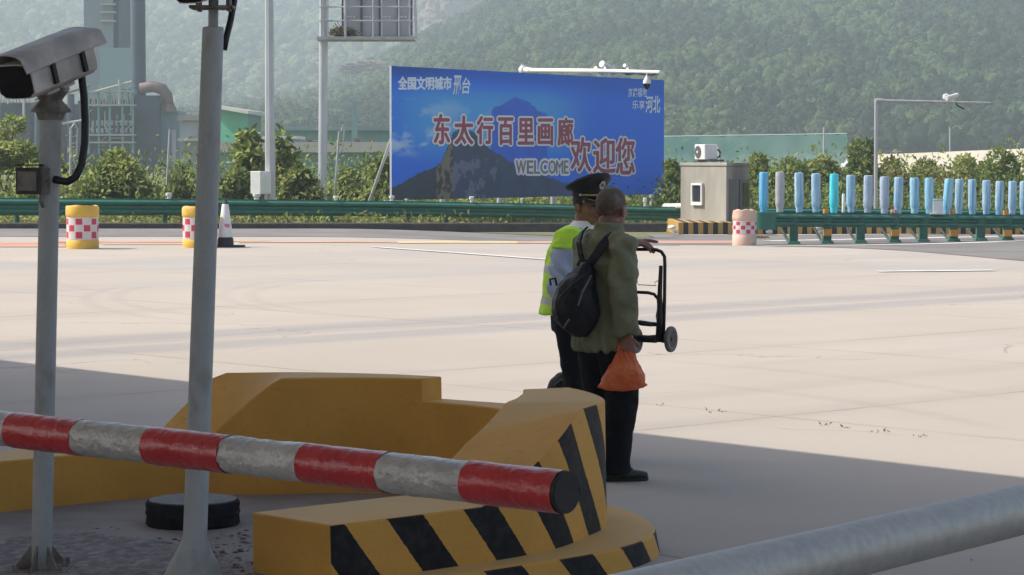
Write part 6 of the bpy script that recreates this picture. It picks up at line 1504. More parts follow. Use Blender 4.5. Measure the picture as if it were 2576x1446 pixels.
# short grey stubble round the back and sides
hr = MB(); vs = []; fs = []; nth, nz = 40, 14
for j in range(nz + 1):
    for i in range(nth + 1):
        th = 2 * math.pi * i / nth; bk = 0.5 - 0.5 * math.cos(th)
        z0_ = 0.055 - 0.105 * bk ** 0.8; z_ = z0_ + (0.1205 - z0_) * (j / nz) ** 0.8
        q = math.sqrt(max(0.0, 1 - ((z_ - 0.032) / 0.0895) ** 2)); vs.append(HP(0.0785 * q * math.sin(th), 0.0955 * q * math.cos(th) - 0.012, z_))
for j in range(nz):
    for i in range(nth): fs.append((j * (nth + 1) + i, j * (nth + 1) + i + 1, (j + 1) * (nth + 1) + i + 1, (j + 1) * (nth + 1) + i))
hr.add(vs, fs); hr.build('hair', mat('grey stubble', (0.085, 0.062, 0.050), 0.8, col2=(0.115, 0.078, 0.060), scale=60, bump=0.5, bscale=300, col3=(0.20, 0.165, 0.145), scale3=16, amt3=0.7), bo, local=True, smooth=True)
# jacket
M_JKT = mat('olive jacket cloth', (0.190, 0.196, 0.122), 0.85, col2=(0.128, 0.134, 0.084), scale=5, bump=0.9, bscale=11, spec=0.15, col3=(0.235, 0.235, 0.15), scale3=7, amt3=0.5)
jk = MB()
torso(jk, [(-0.045, 0.0, 0.742, 0.188, 0.150, 60), (-0.045, 0, 0.77, 0.200, 0.160, 60), (-0.05, 0, 0.92, 0.188, 0.145, 57), (-0.055, 0, 1.10, 0.190, 0.140, 54), (-0.055, 0, 1.24, 0.200, 0.135, 52), (-0.048, 0, 1.33, 0.205, 0.118, 50), (-0.040, 0, 1.385, 0.165, 0.092, 48), (-0.025, 0.0, 1.425, 0.095, 0.072, 44), (-0.012, 0.008, 1.455, 0.078, 0.074, 40)], 28)
limb(jk, [sr + Vector((-0.04, 0.03, 0.02)), sr + Vector((0.012, -0.01, -0.01)), sr.lerp(er, 0.5) + Vector((0.005, -0.01, 0)), er, er.lerp(wr, 0.55), wr + Vector((-0.005, 0.0, 0.015))], [0.070, 0.084, 0.082, 0.078, 0.072, 0.068], 18)
limb(jk, [wr + Vector((-0.004, 0, 0.045)), wr + Vector((-0.003, 0, 0.012))], [0.074, 0.073], 18)
limb(jk, [sl + Vector((0.03, -0.03, 0.01)), sl, sl.lerp(el_, 0.5), el_, el_.lerp(wl_, 0.6), wl_ + Vector((-0.02, 0, -0.02))], [0.075, 0.085, 0.078, 0.072, 0.062, 0.058], 16)
# turned-down collar
f40, r40 = rot_basis(40)
ringc = []
for z, w, d in ((1.402, 0.100, 0.088), (1.425, 0.096, 0.088), (1.462, 0.084, 0.083), (1.468, 0.077, 0.077)): ringc.append((Vector((-0.015, 0.005, z)) , r40 * w, f40 * d))
jk.loft(ringc, 24)
def jkw(c, n):
    base = cloth_wrinkle(0.011, 8, 0.0045, 26, 3, 0.8)(c, n)
    # diagonal pull from the shoulder strap down to the pack, and gathers at cuff and hem
    d = (c.x * 0.75 + c.z * 0.66); base += 0.011 * math.sin(d * 52 + 3 * mnoise.noise(c * 6)) * ss(1.05, 1.2, c.z) * ss(1.42, 1.30, c.z) * ss(-0.12, -0.02, n.y * -1)
    if c.z < 0.93: base += 0.009 * math.sin(math.atan2(c.y, c.x + 0.04) * 17 + c.z * 20) * ss(0.93, 0.80, c.z)
    return base
jo = fuse('jacket', jk, 0.0085, [M_JKT], OM, 4, jkw, fac=0.4)
# trousers
M_TRS = mat('black trousers', (0.0075, 0.0078, 0.0105), 0.85, col2=(0.012, 0.012, 0.016), scale=8, bump=0.2, bscale=90, spec=0.15)
tr = MB()
torso(tr, [(-0.045, 0, 0.92, 0.155, 0.125, 62), (-0.045, 0, 0.84, 0.175, 0.135, 65), (-0.03, 0, 0.76, 0.165, 0.13, 68)], 24)
limb(tr, [hipR + Vector((0.01, 0.015, -0.06)), hipR.lerp(knR, 0.5) + Vector((0.015, 0, 0)), knR + Vector((0.01, 0, 0)), knR.lerp(anR, 0.55) + Vector((0.0, 0, 0)), anR + Vector((0.004, 0, 0.01)), anR + Vector((0.012, 0, -0.052))], [0.104, 0.108, 0.094, 0.086, 0.078, 0.080], 18)
limb(tr, [hipL + Vector((0.0, 0, -0.04)), hipL.lerp(knL, 0.5), knL, knL.lerp(anL, 0.55), anL + Vector((0, 0, 0.01)), anL + Vector((0.01, 0, -0.052))], [0.115, 0.105, 0.092, 0.085, 0.078, 0.080], 18)
fuse('trousers', tr, 0.0095, [M_TRS], OM, 4, cloth_wrinkle(0.010, 8, 0.002, 25, 11, 1.3), fac=0.4)
# shoes
M_SHOE = mat('camouflage canvas', (0.035, 0.040, 0.028), 0.8, col2=(0.075, 0.075, 0.055), scale=26, bump=0.3, bscale=120, col3=(0.012, 0.012, 0.012), scale3=18, amt3=0.8); M_SOLE = mat('dark shoe sole', (0.018, 0.018, 0.016), 0.8)
def shoe(parent, heel, ph, s=1.0, m=None, lace=True):
    f, r_ = rot_basis(ph); P = lambda a, b_, z: heel + f * a * s + r_ * b_ * s + Zv * z * s
    b = MB(); b.loft([(P(-0.012, 0, 0.062), r_ * 0.028 * s, Zv * 0.030 * s), (P(0.0, 0, 0.055), r_ * 0.036 * s, Zv * 0.046 * s), (P(0.05, 0, 0.055), r_ * 0.040 * s, Zv * 0.050 * s), (P(0.10, 0, 0.047), r_ * 0.041 * s, Zv * 0.038 * s), (P(0.15, 0.003, 0.040), r_ * 0.045 * s, Zv * 0.028 * s), (P(0.20, 0.005, 0.036), r_ * 0.044 * s, Zv * 0.024 * s), (P(0.24, 0.005, 0.034), r_ * 0.034 * s, Zv * 0.019 * s), (P(0.258, 0.004, 0.032), r_ * 0.016 * s, Zv * 0.012 * s)], 18)
    sh = fuse('shoe', b, 0.0055, [m or M_SHOE], parent, 3)
    b = MB(); out = [(-0.018, 0.0), (-0.012, 0.026), (0.02, 0.038), (0.08, 0.040), (0.15, 0.047), (0.21, 0.047), (0.245, 0.034), (0.263, 0.004), (0.245, -0.026), (0.21, -0.040), (0.15, -0.043), (0.08, -0.040), (0.02, -0.037), (-0.012, -0.026)]
    n = len(out); vs = [P(a, q, 0.0) for a, q in out] + [P(a, q, 0.022) for a, q in out]; b.add(vs, [tuple(reversed(range(n))), tuple(range(n, 2 * n))] + [(i, (i + 1) % n, n + (i + 1) % n, n + i) for i in range(n)]); b.build('sole', M_SOLE, sh, local=True)
    if lace:
        b = MB()
        for a in (0.085, 0.108, 0.131, 0.150): z = 0.088 - (a - 0.08) * 0.33; b.tube([P(a, -0.030, z - 0.012), P(a + 0.004, 0, z + 0.004), P(a + 0.016, 0.030, z - 0.012)], 0.0035, 6)
        b.build('laces', mat('pale laces', (0.36, 0.36, 0.28), 0.8), sh, local=True)
shoe(OM, Vector((-0.045, -0.045, 0.0)), 82, 1.0); shoe(OM, Vector((-0.10, 0.11, 0.0)), 66, 1.0)
# backpack: a worn thing that comes off
bpq = Vector((-0.205, -0.135, 1.02))
BP = thing('backpack', Vector((OX, OY, 0)) + bpq, 'black soft backpack hanging off the back of the man in the olive jacket', 'backpack')
fB, rB_ = rot_basis(38); b = MB()
W_ = lambda x, y: at(x, y, OY - 0.20) - Vector((OX, OY, 0)) - bpq
# outline rows read off the photo: y, left x, right x
rows = [(662, 1462, 1484), (676, 1446, 1496), (700, 1420, 1498), (725, 1402, 1501), (755, 1391, 1507), (785, 1389, 1512), (810, 1398, 1506), (830, 1418, 1490), (845, 1440, 1474)]
R_ = []
for y, x0, x1 in rows:
    p0, p1 = W_(x0, y), W_(x1, y); c = (p0 + p1) / 2; hw = (p1 - p0).length / 2; t = (y - 662) / 183; dd = 0.035 + 0.085 * math.sin(math.pi * min(1, t * 0.85 + 0.08)); R_.append((c + Vector((0, 0.03, 0)), Vector((hw, 0, 0)), Vector((0, dd, 0))))
b.loft(R_, 24)
M_PACK = mat('black nylon', (0.0065, 0.0075, 0.0105), 0.5, col2=(0.013, 0.014, 0.019), scale=9, bump=0.9, bscale=18, spec=0.3)
pb = fuse('bag', b, 0.008, [M_PACK], BP, 4, cloth_wrinkle(0.018, 8, 0.005, 22, 21), fac=0.4)
b = MB(); b.tube([W_(1470, 690) + Vector((0, -0.10, 0)), W_(1440, 712) + Vector((0, -0.125, 0)), W_(1408, 745) + Vector((0, -0.115, 0))], 0.006, 6); b.build('seam', M_PACK, pb, local=True, smooth=True)
b = MB(); strap(b, [W_(1452, 668) + Vector((0, -0.05, 0)), W_(1458, 655) + Vector((0, -0.05, 0)), W_(1474, 655) + Vector((0, -0.05, 0)), W_(1480, 670) + Vector((0, -0.05, 0))], 0.018, 0.004); b.build('grab_loop', M_PACK, BP, local=True)
b = MB(); b.tube([W_(1486, 690) + Vector((0, -0.11, 0)), W_(1464, 730) + Vector((0, -0.135, 0)), W_(1452, 765) + Vector((0, -0.135, 0))], [0.004, 0.006, 0.005], 6)
b.tube([W_(1430, 800) + Vector((0, -0.12, 0)), W_(1416, 822) + Vector((0, -0.09, 0))], [0.006, 0.003], 6); b.build('zip', mat('grey zip', (0.10, 0.10, 0.115), 0.5), pb, local=True)
b = MB()
S_ = lambda x, y, Y: at(x, y, Y) - Vector((OX, OY, 0)) - bpq
strap(b, [S_(1478, 672, 14.335), S_(1497, 645, 14.315), S_(1515, 618, 14.31), S_(1530, 600, 14.325), S_(1545, 589, 14.365), S_(1556, 586, 14.42)], 0.05, 0.007, [Vector((-.2, -1, 0.2))] * 3 + [Vector((-0.1, -1, 0.5)), Vector((0, -0.7, 0.9)), Vector((0, -0.3, 1))]); b.build('strap', M_PACK, BP, local=True, smooth=False)
b = MB(); strap(b, [S_(1470, 672, 14.38), S_(1460, 640, 14.39), S_(1455, 610, 14.42), S_(1462, 585, 14.47), S_(1474, 574, 14.53)], 0.03, 0.006, Vector((-0.8, -0.7, 0.2))); b.build('strap', M_PACK, BP, local=True)
b = MB(); strap(b, [S_(1385, 718, 14.36), S_(1383, 702, 14.36), S_(1396, 700, 14.36), S_(1400, 718, 14.36)], 0.012, 0.004); b.build('buckle', M_PACK, BP, local=True)

# orange plastic bag in his right hand
bq = at(1568, 930, OY - 0.205)
OB = thing('plastic_bag', bq, 'bulging orange plastic carrier bag hanging from the right hand of the olive jacket man', 'bag')
B_ = lambda x, y: at(x, y, OY - 0.205) - bq
rows = [(884, 1558, 1582), (892, 1552, 1592), (906, 1544, 1603), (922, 1534, 1614), (938, 1523, 1622), (955, 1513, 1624), (966, 1508, 1621), (974, 1509, 1612), (979, 1520, 1600)]
b = MB(); R_ = []
for y, x0, x1 in rows:
    p0, p1 = B_(x0, y), B_(x1, y); t = (y - 884) / 95; R_.append(((p0 + p1) / 2, Vector(((p1 - p0).length / 2, 0, 0)), Vector((0, 0.020 + 0.075 * math.sin(math.pi * min(1, 0.08 + 0.80 * t)), 0))))
b.loft(R_, 26); b.tube([B_(1605, 966), B_(1618, 970), B_(1629, 966)], [0.03, 0.016, 0.004], 8); b.tube([B_(1520, 968), B_(1508, 972), B_(1502, 975)], [0.025, 0.014, 0.004], 8)
M_BAG = mat('thin orange plastic', (0.84, 0.20, 0.065), 0.34, col2=(0.90, 0.29, 0.11), scale=9, bump=1.0, bscale=30, trans=0.4)
def bagw(c, n):
    th = math.atan2(c.y, c.x); k = ss(-0.03, 0.10, c.z)
    return 0.008 * k * math.sin(th * 13 + 5 * mnoise.noise(c * 14)) + 0.011 * mnoise.noise(c * 15) + 0.005 * abs(mnoise.noise(c * 38))
fuse('sack', b, 0.0055, [M_BAG], OB, 3, bagw, fac=0.4)
for dx in (-1, 1):
    b = MB(); q = at(1570, 880, OY - 0.20) - bq; strap(b, [B_(1566 + dx * 8, 890), q + Vector((dx * 0.022, 0.0, 0.02)), q + Vector((dx * 0.016, 0.02, 0.045))], 0.03, 0.002, Vector((0, -1, 0.0))); b.build('handle', M_BAG, OB, local=True)

# folded luggage trolley held at chest height
TY = 14.75
tq = at(1630, 750, TY); TR = thing('luggage_trolley', tq, 'folded black tube luggage trolley held up by its handle beside the olive jacket man', 'trolley')
T_ = lambda x, y, dy=0.0: at(x, y, TY + dy) - tq
M_TUBE = mat('black trolley tube', (0.016, 0.011, 0.016), 0.35, col2=(0.028, 0.018, 0.028), scale=20); M_PLA = mat('black trolley plastic', (0.014, 0.013, 0.018), 0.5)
b = MB(); b.tube([T_(1583, 865, .02), T_(1582, 760, .02), T_(1580, 680, .02), T_(1581, 645, .02), T_(1586, 633, .02), T_(1597, 627, .02), T_(1625, 627, 0), T_(1650, 628, -.02), T_(1663, 633, -.02), T_(1671, 645, -.02), T_(1672, 665, -.02), T_(1671, 760, -.02), T_(1668, 862, -.02)], 0.0105, 10); b.build('handle', M_TUBE, TR, local=True, smooth=True)
b = MB(); b.tube([T_(1584, 662, .02), T_(1586, 740, .02), T_(1590, 860, .02)], [0.014, 0.015, 0.016], 8); b.build('sleeve', M_PLA, TR, local=True, smooth=True)
b = MB(); b.tube([T_(1662, 668, -.02), T_(1659, 740, -.02), T_(1660, 800, -.02), T_(1657, 860, -.02)], [0.011, 0.014, 0.020, 0.022], 8); b.build('sleeve', M_PLA, TR, local=True, smooth=True)
b = MB(); b.tube([T_(1586, 734), T_(1630, 736), T_(1645, 740), T_(1655, 752), T_(1657, 775), T_(1653, 792), T_(1655, 810)], 0.0095, 8); b.build('crossbar', M_TUBE, TR, local=True, smooth=True)
b = MB(); b.tube([T_(1600, 809), T_(1612, 812), T_(1635, 815), T_(1660, 816)], [0.010, 0.016, 0.014, 0.011], 8); b.build('crossbar', M_PLA, TR, local=True, smooth=True)
b = MB(); b.tube([T_(1590, 847), T_(1630, 850), T_(1652, 848), T_(1662, 836)], 0.016, 8); b.tube([T_(1590, 856), T_(1650, 859), T_(1672, 846)], 0.008, 8); b.build('axle_bar', M_PLA, TR, local=True, smooth=True)
b = MB(); b.tube([T_(1588, 703), T_(1602, 704), T_(1605, 716), T_(1650, 718), T_(1646, 710), T_(1655, 706), T_(1666, 708)], 0.0028, 6); b.build('wire_hook', mat('thin wire', (0.22, 0.19, 0.18), 0.4, 0.4), TR, local=True, smooth=True)
def wheel(cx, cy, dy):
    c = T_(cx, cy, dy); ax = Vector((0.88, -0.47, 0)).normalized(); u_, v_ = frame(ax); R0 = px(33, TY)
    b = MB(); nseg = 36; prof = [(0.60, -0.011), (0.86, -0.014), (0.97, -0.010), (1.0, 0.0), (0.97, 0.010), (0.86, 0.014), (0.60, 0.011)]
    vs = []; fs = []; npf = len(prof)
    for k in range(nseg):
        t = 2 * math.pi * k / nseg; d = u_ * math.cos(t) + v_ * math.sin(t)
        for rr, a_ in prof: vs.append(c + d * R0 * rr + ax * a_)
    for k in range(nseg):
        for j in range(npf): k2 = (k + 1) % nseg; j2 = (j + 1) % npf; fs.append((k * npf + j, k2 * npf + j, k2 * npf + j2, k * npf + j2))
    b.add(vs, fs); tyre = b.build('tyre', mat('grey trolley tyre', (0.17, 0.165, 0.165), 0.7, col2=(0.12, 0.12, 0.12), scale=30), TR, local=True, smooth=True)
    b = MB(); b.tube([c - ax * 0.010, c + ax * 0.010], R0 * 0.66, 28); rim = b.build('rim', M_PLA, tyre, local=True, auto=40)
    b = MB(); b.tube([c - ax * 0.02, c + ax * 0.014], R0 * 0.2, 14); b.build('hub', M_PLA, tyre, local=True, auto=40)
wheel(1687, 853, -0.04); wheel(1600, 856, 0.10)

# ---------------------------------------------------------------- the officer
PX, PY = 0.396, 15.52
PO = thing('person', (PX, PY, 0), 'uniformed man in peaked cap, light blue shirt and yellow-green reflective vest, facing right', 'person')
M_SK2 = skin('officer skin', (0.27, 0.135, 0.085), (0.205, 0.095, 0.058))
oc = Vector((0.070, 0.0, 1.545)); ophi = 142
body = MB(); OP, OR_ = head(body, oc, ophi, 1.03, tilt=-0.03)
sR, sL = Vector((-0.055, -0.175, 1.325)), Vector((-0.03, 0.175, 1.325)); eR, wR = Vector((-0.095, -0.215, 1.04)), Vector((0.03, -0.22, 0.86)); eL, wL = Vector((-0.04, 0.22, 1.04)), Vector((0.08, 0.2, 0.86))
torso(body, [(-0.03, 0, 0.86, 0.14, 0.10, 95), (-0.04, 0, 1.02, 0.135, 0.10, 95), (-0.045, 0, 1.2, 0.16, 0.11, 97), (-0.035, 0, 1.33, 0.17, 0.09, 98), (0.0, 0, 1.39, 0.09, 0.06, 98), (0.03, 0, 1.43, 0.055, 0.052, 100)])
limb(body, [sR, eR, wR], [0.046, 0.038, 0.028]); limb(body, [sL, eL, wL], [0.046, 0.038, 0.028])
hand(body, wR, Vector((0.7, 0.0, -0.7)), Vector((0.5, 0.6, 0.5)), Vector((0, 0.3, 1)), 1.0, 0.4); hand(body, wL, Vector((0.7, 0, -0.7)), Vector((0.5, -0.6, 0.5)), Vector((0, -0.3, 1)), 1.0, 0.4)
hR, kR, aR = Vector((-0.03, -0.08, 0.87)), Vector((0.0, -0.085, 0.47)), Vector((-0.04, -0.08, 0.1)); hL, kL, aL = Vector((-0.03, 0.08, 0.87)), Vector((0.03, 0.085, 0.47)), Vector((0.02, 0.09, 0.1))
for q in ((hR, kR, aR), (hL, kL, aL)): limb(body, list(q), [0.075, 0.05, 0.035]); limb(body, [q[2], q[2] + Vector((0.05, 0, -0.05))], [0.034, 0.03])
bo = fuse('body', body, 0.0052, [M_SK2], PO, 5, fac=0.45)
b = MB()
for sg in (-1, 1): b.ell(OP(sg * 0.031, 0.0845, 0.002), (0.013, 0.006, 0.0065), 10, R=OR_); b.tube([OP(sg * 0.012, 0.094, 0.017), OP(sg * 0.032, 0.0945, 0.022), OP(sg * 0.052, 0.080, 0.014)], 0.0045, 6)
b.build('eyes_and_brows', mat('dark eyes and brows', (0.018, 0.013, 0.010), 0.5), bo, local=True)
b = MB(); b.tube([OP(-0.020, 0.098, -0.071), OP(0, 0.102, -0.0715), OP(0.020, 0.098, -0.071)], 0.003, 6); b.build('mouth', mat('lip line', (0.11, 0.035, 0.03), 0.6), bo, local=True)
# hair under the cap
hr = MB(); vs = []; fs = []; nth, nz = 40, 6
for j in range(nz + 1):
    for i in range(nth + 1):
        th = math.radians(-112 + 224 * i / nth) + math.pi; bk = 0.5 + 0.5 * math.cos(th - math.pi)
        z_ = 0.060 - (0.055 + 0.055 * bk ** 2) * j / nz; q = math.sqrt(max(0.05, 1 - ((z_ - 0.032) / 0.092) ** 2)); vs.append(OP(0.081 * q * math.sin(th), 0.099 * q * math.cos(th) - 0.012, z_))
for j in range(nz):
    for i in range(nth): fs.append((j * (nth + 1) + i, j * (nth + 1) + i + 1, (j + 1) * (nth + 1) + i + 1, (j + 1) * (nth + 1) + i))
hr.add(vs, fs); hr.build('hair', mat('black hair', (0.012, 0.011, 0.010), 0.7), bo, local=True, smooth=True)
# shirt
M_SHIRT = mat('light blue shirt', (0.40, 0.47, 0.62), 0.75, col2=(0.34, 0.41, 0.56), scale=6, bump=0.2, bscale=90, spec=0.2); M_COLL = mat('white collar', (0.72, 0.74, 0.78), 0.7)
sh = MB(); torso(sh, [(-0.03, 0, 0.90, 0.155, 0.115, 95), (-0.045, 0, 1.02, 0.155, 0.118, 95), (-0.045, 0, 1.2, 0.175, 0.122, 97), (-0.035, 0, 1.32, 0.185, 0.10, 98), (-0.01, 0, 1.385, 0.12, 0.072, 98), (0.022, 0, 1.425, 0.072, 0.066, 100)], 26)
limb(sh, [sR + Vector((0.0, 0.04, 0.01)), sR, sR.lerp(eR, 0.5) + Vector((-0.01, -0.01, 0)), eR + Vector((-0.005, 0, 0.0)), eR.lerp(wR, 0.25)], [0.07, 0.085, 0.088, 0.084, 0.080], 18); limb(sh, [sL, sL.lerp(eL, 0.5), eL], [0.075, 0.078, 0.075], 16)
def shw(c, n): return cloth_wrinkle(0.010, 10, 0.002, 30, 31, 1.0)(c, n) + 0.006 * math.sin((c.x * 0.8 + c.z * 0.75) * 70 + 2.5 * mnoise.noise(c * 7)) * ss(-0.10, -0.18, c.y)
fuse('shirt', sh, 0.0085, [M_SHIRT], PO, 4, shw, fac=0.4)
fo, ro = rot_basis(100); b = MB(); b.loft([(Vector((0.012, 0, 1.400)), ro * 0.092, fo * 0.085), (Vector((0.030, 0, 1.432)), ro * 0.076, fo * 0.074), (Vector((0.040, 0, 1.452)), ro * 0.066, fo * 0.068)], 24); fuse('collar', b, 0.006, [M_COLL], PO, 2)
# reflective vest: sleeveless shell
def vest_mat():
    m = bpy.data.materials.new('fluorescent vest'); m.use_nodes = True; N, L = nodes_of(m); p = N['Principled BSDF']; p.inputs['Roughness'].default_value = 0.7
    tc = N.new('ShaderNodeTexCoord').outputs['Object']; sx = N.new('ShaderNodeSeparateXYZ'); L.new(tc, sx.inputs[0])
    n1 = noise_node(N, L, tc, 9, 4); c = mixcol(N, L, smooth(N, L, n1, 0.35, 0.7), (0.56, 0.90, 0.055), (0.47, 0.80, 0.05))
    zz = math_node(N, L, 'ADD', sx.outputs[2], math_node(N, L, 'MULTIPLY', sx.outputs[0], 0.25))
    for z0 in (0.955, 1.145): 
        k = math_node(N, L, 'LESS_THAN', math_node(N, L, 'ABSOLUTE', math_node(N, L, 'SUBTRACT', zz, z0 - 0.03)), 0.024); c = mixcol(N, L, k, c, (0.50, 0.53, 0.53))
    L.new(c, p.inputs['Base Color']); return m
vt = MB(); torso(vt, [(-0.062, 0, 0.885, 0.195, 0.172, 95), (-0.060, 0, 0.90, 0.195, 0.172, 95), (-0.058, 0, 1.00, 0.182, 0.155, 95), (-0.055, 0, 1.15, 0.180, 0.148, 97), (-0.05, 0, 1.27, 0.172, 0.135, 98), (-0.035, 0, 1.35, 0.160, 0.105, 98), (-0.012, 0, 1.392, 0.135, 0.082, 98), (0.0, 0, 1.405, 0.125, 0.075, 98)], 28)
for sg, sp, ep in ((1, sR, eR), (-1, sL, eL)): limb(vt, [sp * 0.5 + Vector((-0.02, 0, 0.69)), sp + Vector((0, 0, 0.012)), sp.lerp(ep, 0.16)], [0.075, 0.100, 0.100], 18)
vo = fuse('reflective_vest', vt, 0.0085, [vest_mat()], PO, 2, cloth_wrinkle(0.008, 8, 0.002, 25, 41), fac=0.4)
b = MB(); b.lathe([(0, 0), (0.010, 0), (0.010, 0.006), (0, 0.008)], Vector((0.03, -0.135, 1.385)), 12); b.build('button', M_DK, vo, local=True)
tr = MB(); torso(tr, [(-0.03, 0, 0.98, 0.148, 0.118, 95), (-0.03, 0, 0.86, 0.165, 0.130, 95), (-0.03, 0, 0.78, 0.160, 0.125, 95)], 24)
for q in ((hR, kR, aR), (hL, kL, aL)): limb(tr, [q[0] + Vector((0, 0, -0.04)), q[0].lerp(q[1], 0.5), q[1], q[1].lerp(q[2], 0.55), q[2] + Vector((0, 0, 0.02)), q[2] + Vector((0, 0, -0.03))], [0.112, 0.10, 0.085, 0.078, 0.075, 0.08], 18)
fuse('trousers', tr, 0.0095, [mat('navy trousers', (0.008, 0.009, 0.015), 0.85, col2=(0.013, 0.014, 0.02), scale=7, spec=0.15)], PO, 4, cloth_wrinkle(0.009, 8, 0.002, 25, 51, 1.3), fac=0.4)
M_BSH = mat('black leather shoe', (0.010, 0.010, 0.011), 0.35); shoe(PO, Vector((-0.09, -0.08, 0)), 92, 1.0, M_BSH, False); shoe(PO, Vector((-0.03, 0.09, 0)), 92, 1.0, M_BSH, False)
# peaked cap
CAP = thing('peaked_cap', Vector((PX, PY, 0)) + OP(0, 0, 0.07), 'black peaked cap with silver badge and gold cord on the uniformed man', 'cap')
co_ = OP(0, 0, 0.07); C_ = lambda a, b_, z: OP(a, b_, 0.07 + z) - co_
M_CAPC = mat('black cap cloth', (0.011, 0.012, 0.017), 0.75, col2=(0.016, 0.017, 0.022), scale=20, bump=0.2, bscale=120); M_PATENT = mat('patent visor', (0.008, 0.008, 0.009), 0.12, coat=0.6); M_GOLD = mat('gold cord', (0.55, 0.43, 0.16), 0.4, 0.5, col2=(0.40, 0.30, 0.10), scale=60)
n_ = 40; b = MB(); vs = []; rows = [(0.084, 0.104, -0.020, 0.0, 0), (0.086, 0.106, 0.010, 0.02, 0), (0.093, 0.112, 0.026, 0.12, 0.004), (0.120, 0.136, 0.048, 0.30, 0.010), (0.129, 0.145, 0.060, 0.34, 0.011), (0.118, 0.134, 0.076, 0.40, 0.008), (0.075, 0.085, 0.088, 0.44, 0), (0.01, 0.01, 0.092, 0.44, 0)]
for a_, b_, z, tl, sag in rows:
    for k in range(n_):
        t = 2 * math.pi * k / n_; y = math.sin(t) * b_; vs.append(C_(math.cos(t) * a_, y - 0.010, z + tl * 0.14 * (y / 0.147) + 0.004 * mnoise.noise(Vector((math.cos(t) * 2, math.sin(t) * 2, z * 20))) * (z > 0.03)))
fs = []
for i in range(len(rows) - 1):
    for k in range(n_): fs.append((i * n_ + k, i * n_ + (k + 1) % n_, (i + 1) * n_ + (k + 1) % n_, (i + 1) * n_ + k))
fs.append(tuple((len(rows) - 1) * n_ + k for k in range(n_))); b.add(vs, fs); b.build('crown', M_CAPC, CAP, local=True, smooth=True)
b = MB(); vs = []
for j, (ext, dz) in enumerate(((0.0, 0.0), (0.5, -0.012), (1.0, -0.034))):
    for k in range(17):
        t = math.radians(25 + 130 * k / 16); e = ext * 0.062 * math.sin((t - math.radians(25)) / math.radians(130) * math.pi) ** 0.7; r0 = 0.106
        vs.append(C_(math.cos(t) * (0.086 + e * 0.6), math.sin(t) * (r0 + e) - 0.010, -0.014 + dz))
for q in list(vs): vs.append(q - Vector((0, 0, 0.004)))
fs = []
for o_ in (0, 51):
    for j in range(2):
        for k in range(16): f_ = (o_ + j * 17 + k, o_ + j * 17 + k + 1, o_ + j * 17 + 18 + k, o_ + j * 17 + 17 + k); fs.append(f_ if o_ == 0 else f_[::-1])
for k in range(16): fs.append((34 + k, 85 + k, 86 + k, 35 + k))
b.add(vs, fs); b.build('visor', M_PATENT, CAP, local=True, smooth=True)
b = MB(); b.tube([C_(math.cos(math.radians(t)) * 0.090, math.sin(math.radians(t)) * 0.110 - 0.010, -0.006) for t in np.linspace(18, 162, 20)], [(0.0045, 0.006)] * 20, 8); b.build('gold_cord', M_GOLD, CAP, local=True, smooth=True)
for t in (18, 162): b = MB(); b.ell(C_(math.cos(math.radians(t)) * 0.091, math.sin(math.radians(t)) * 0.111 - 0.010, -0.006), (0.009, 0.009, 0.009), 10); b.build('side_button', mat('silver button', (0.55, 0.55, 0.52), 0.3, 0.6), CAP, local=True, smooth=True)
# badge: scalloped shield with a dark centre
bd_c = C_(0, 0.116, 0.056); fh = (C_(0, 1, 0) - C_(0, 0, 0)).normalized(); rh = (C_(1, 0, 0) - C_(0, 0, 0)).normalized(); uh = (C_(0, 0.0, 1) - C_(0, 0, 0)); uh = (uh + fh * 0.45).normalized(); nh = rh.cross(uh).normalized()
if nh.dot(fh) < 0: nh = -nh
b = MB(); pts = []
for k in range(24):
    t = 2 * math.pi * k / 24; rr = 1 + 0.10 * math.cos(t * 6); pts.append(bd_c + rh * 0.021 * rr * math.cos(t) + uh * 0.026 * rr * math.sin(t))
b.add(pts + [p + nh * 0.006 for p in pts], [tuple(range(24, 48)), tuple(reversed(range(24)))] + [(i, (i + 1) % 24, 24 + (i + 1) % 24, 24 + i) for i in range(24)]); bg_ = b.build('badge', mat('silver badge', (0.42, 0.43, 0.42), 0.35, 0.4, col2=(0.25, 0.26, 0.26), scale=90), CAP, local=True)
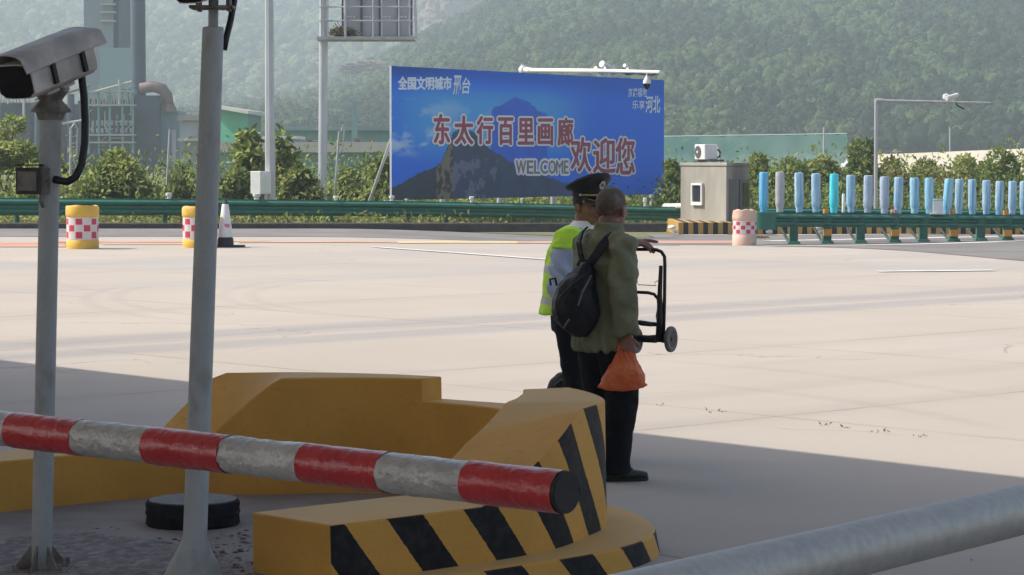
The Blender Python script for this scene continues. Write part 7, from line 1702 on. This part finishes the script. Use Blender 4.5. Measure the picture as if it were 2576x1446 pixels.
b = MB(); pts = [bd_c + nh * 0.007 + rh * 0.010 * math.cos(2 * math.pi * k / 12) + uh * 0.012 * math.sin(2 * math.pi * k / 12) for k in range(12)]; b.add(pts + [p + nh * 0.002 for p in pts], [tuple(range(12, 24))] + [(i, (i + 1) % 12, 12 + (i + 1) % 12, 12 + i) for i in range(12)]); b.build('badge_centre', mat('dark green enamel', (0.05, 0.07, 0.05), 0.3), bg_, local=True)
# dark bag standing on the ground behind the island nose
q = at(1414, 970, 15.7); q.z = 0; sb = thing('holdall', q, 'soft black holdall standing on the ground at the uniformed man\'s feet', 'bag')
b = MB(); zt = at(1410, 938, 15.7).z; b.loft([(Vector((0, 0, 0.0)), Vector((0.10, 0, 0)), Vector((0, 0.08, 0))), (Vector((0, 0, 0.03)), Vector((0.125, 0, 0)), Vector((0, 0.10, 0))), (Vector((0.0, 0, zt * 0.72)), Vector((0.115, 0, 0)), Vector((0, 0.10, 0))), (Vector((0.012, 0, zt * 0.9)), Vector((0.090, 0, 0)), Vector((0, 0.08, 0))), (Vector((0.02, 0, zt)), Vector((0.05, 0, 0)), Vector((0, 0.04, 0)))], 24)
fuse('body', b, 0.012, [mat('dark grey nylon', (0.009, 0.009, 0.012), 0.7, col2=(0.016, 0.016, 0.019), scale=8)], sb, 3, cloth_wrinkle(0.012, 8, 0.003, 25, 61))
b = MB(); b.tube([(-0.05, -0.06, zt * 0.86), (-0.01, -0.085, zt * 0.93), (0.05, -0.085, zt * 0.93), (0.08, -0.06, zt * 0.86)], 0.008, 8); b.build('handle', mat('grey strap', (0.07, 0.07, 0.08), 0.7), sb, local=True, smooth=True)
# ------------------------------------------------------------------ haze
hz = MB(); hz.box((0, 1100, 118.5), (4600, 3000, 240))
ho = hz.build('haze', bpy.data.materials.new('haze air')); tag(ho, 'pale summer haze filling the valley', 'haze', kind='stuff')
hm = ho.data.materials[0]; hm.use_nodes = True; N, L = nodes_of(hm); N.remove(N['Principled BSDF'])
pv = N.new('ShaderNodeVolumePrincipled'); pv.inputs['Density'].default_value = 0.00042; pv.inputs['Color'].default_value = (0.80, 0.92, 1.0, 1)
pv.inputs['Anisotropy'].default_value = 0.1
L.new(pv.outputs[0], N['Material Output'].inputs['Volume'])
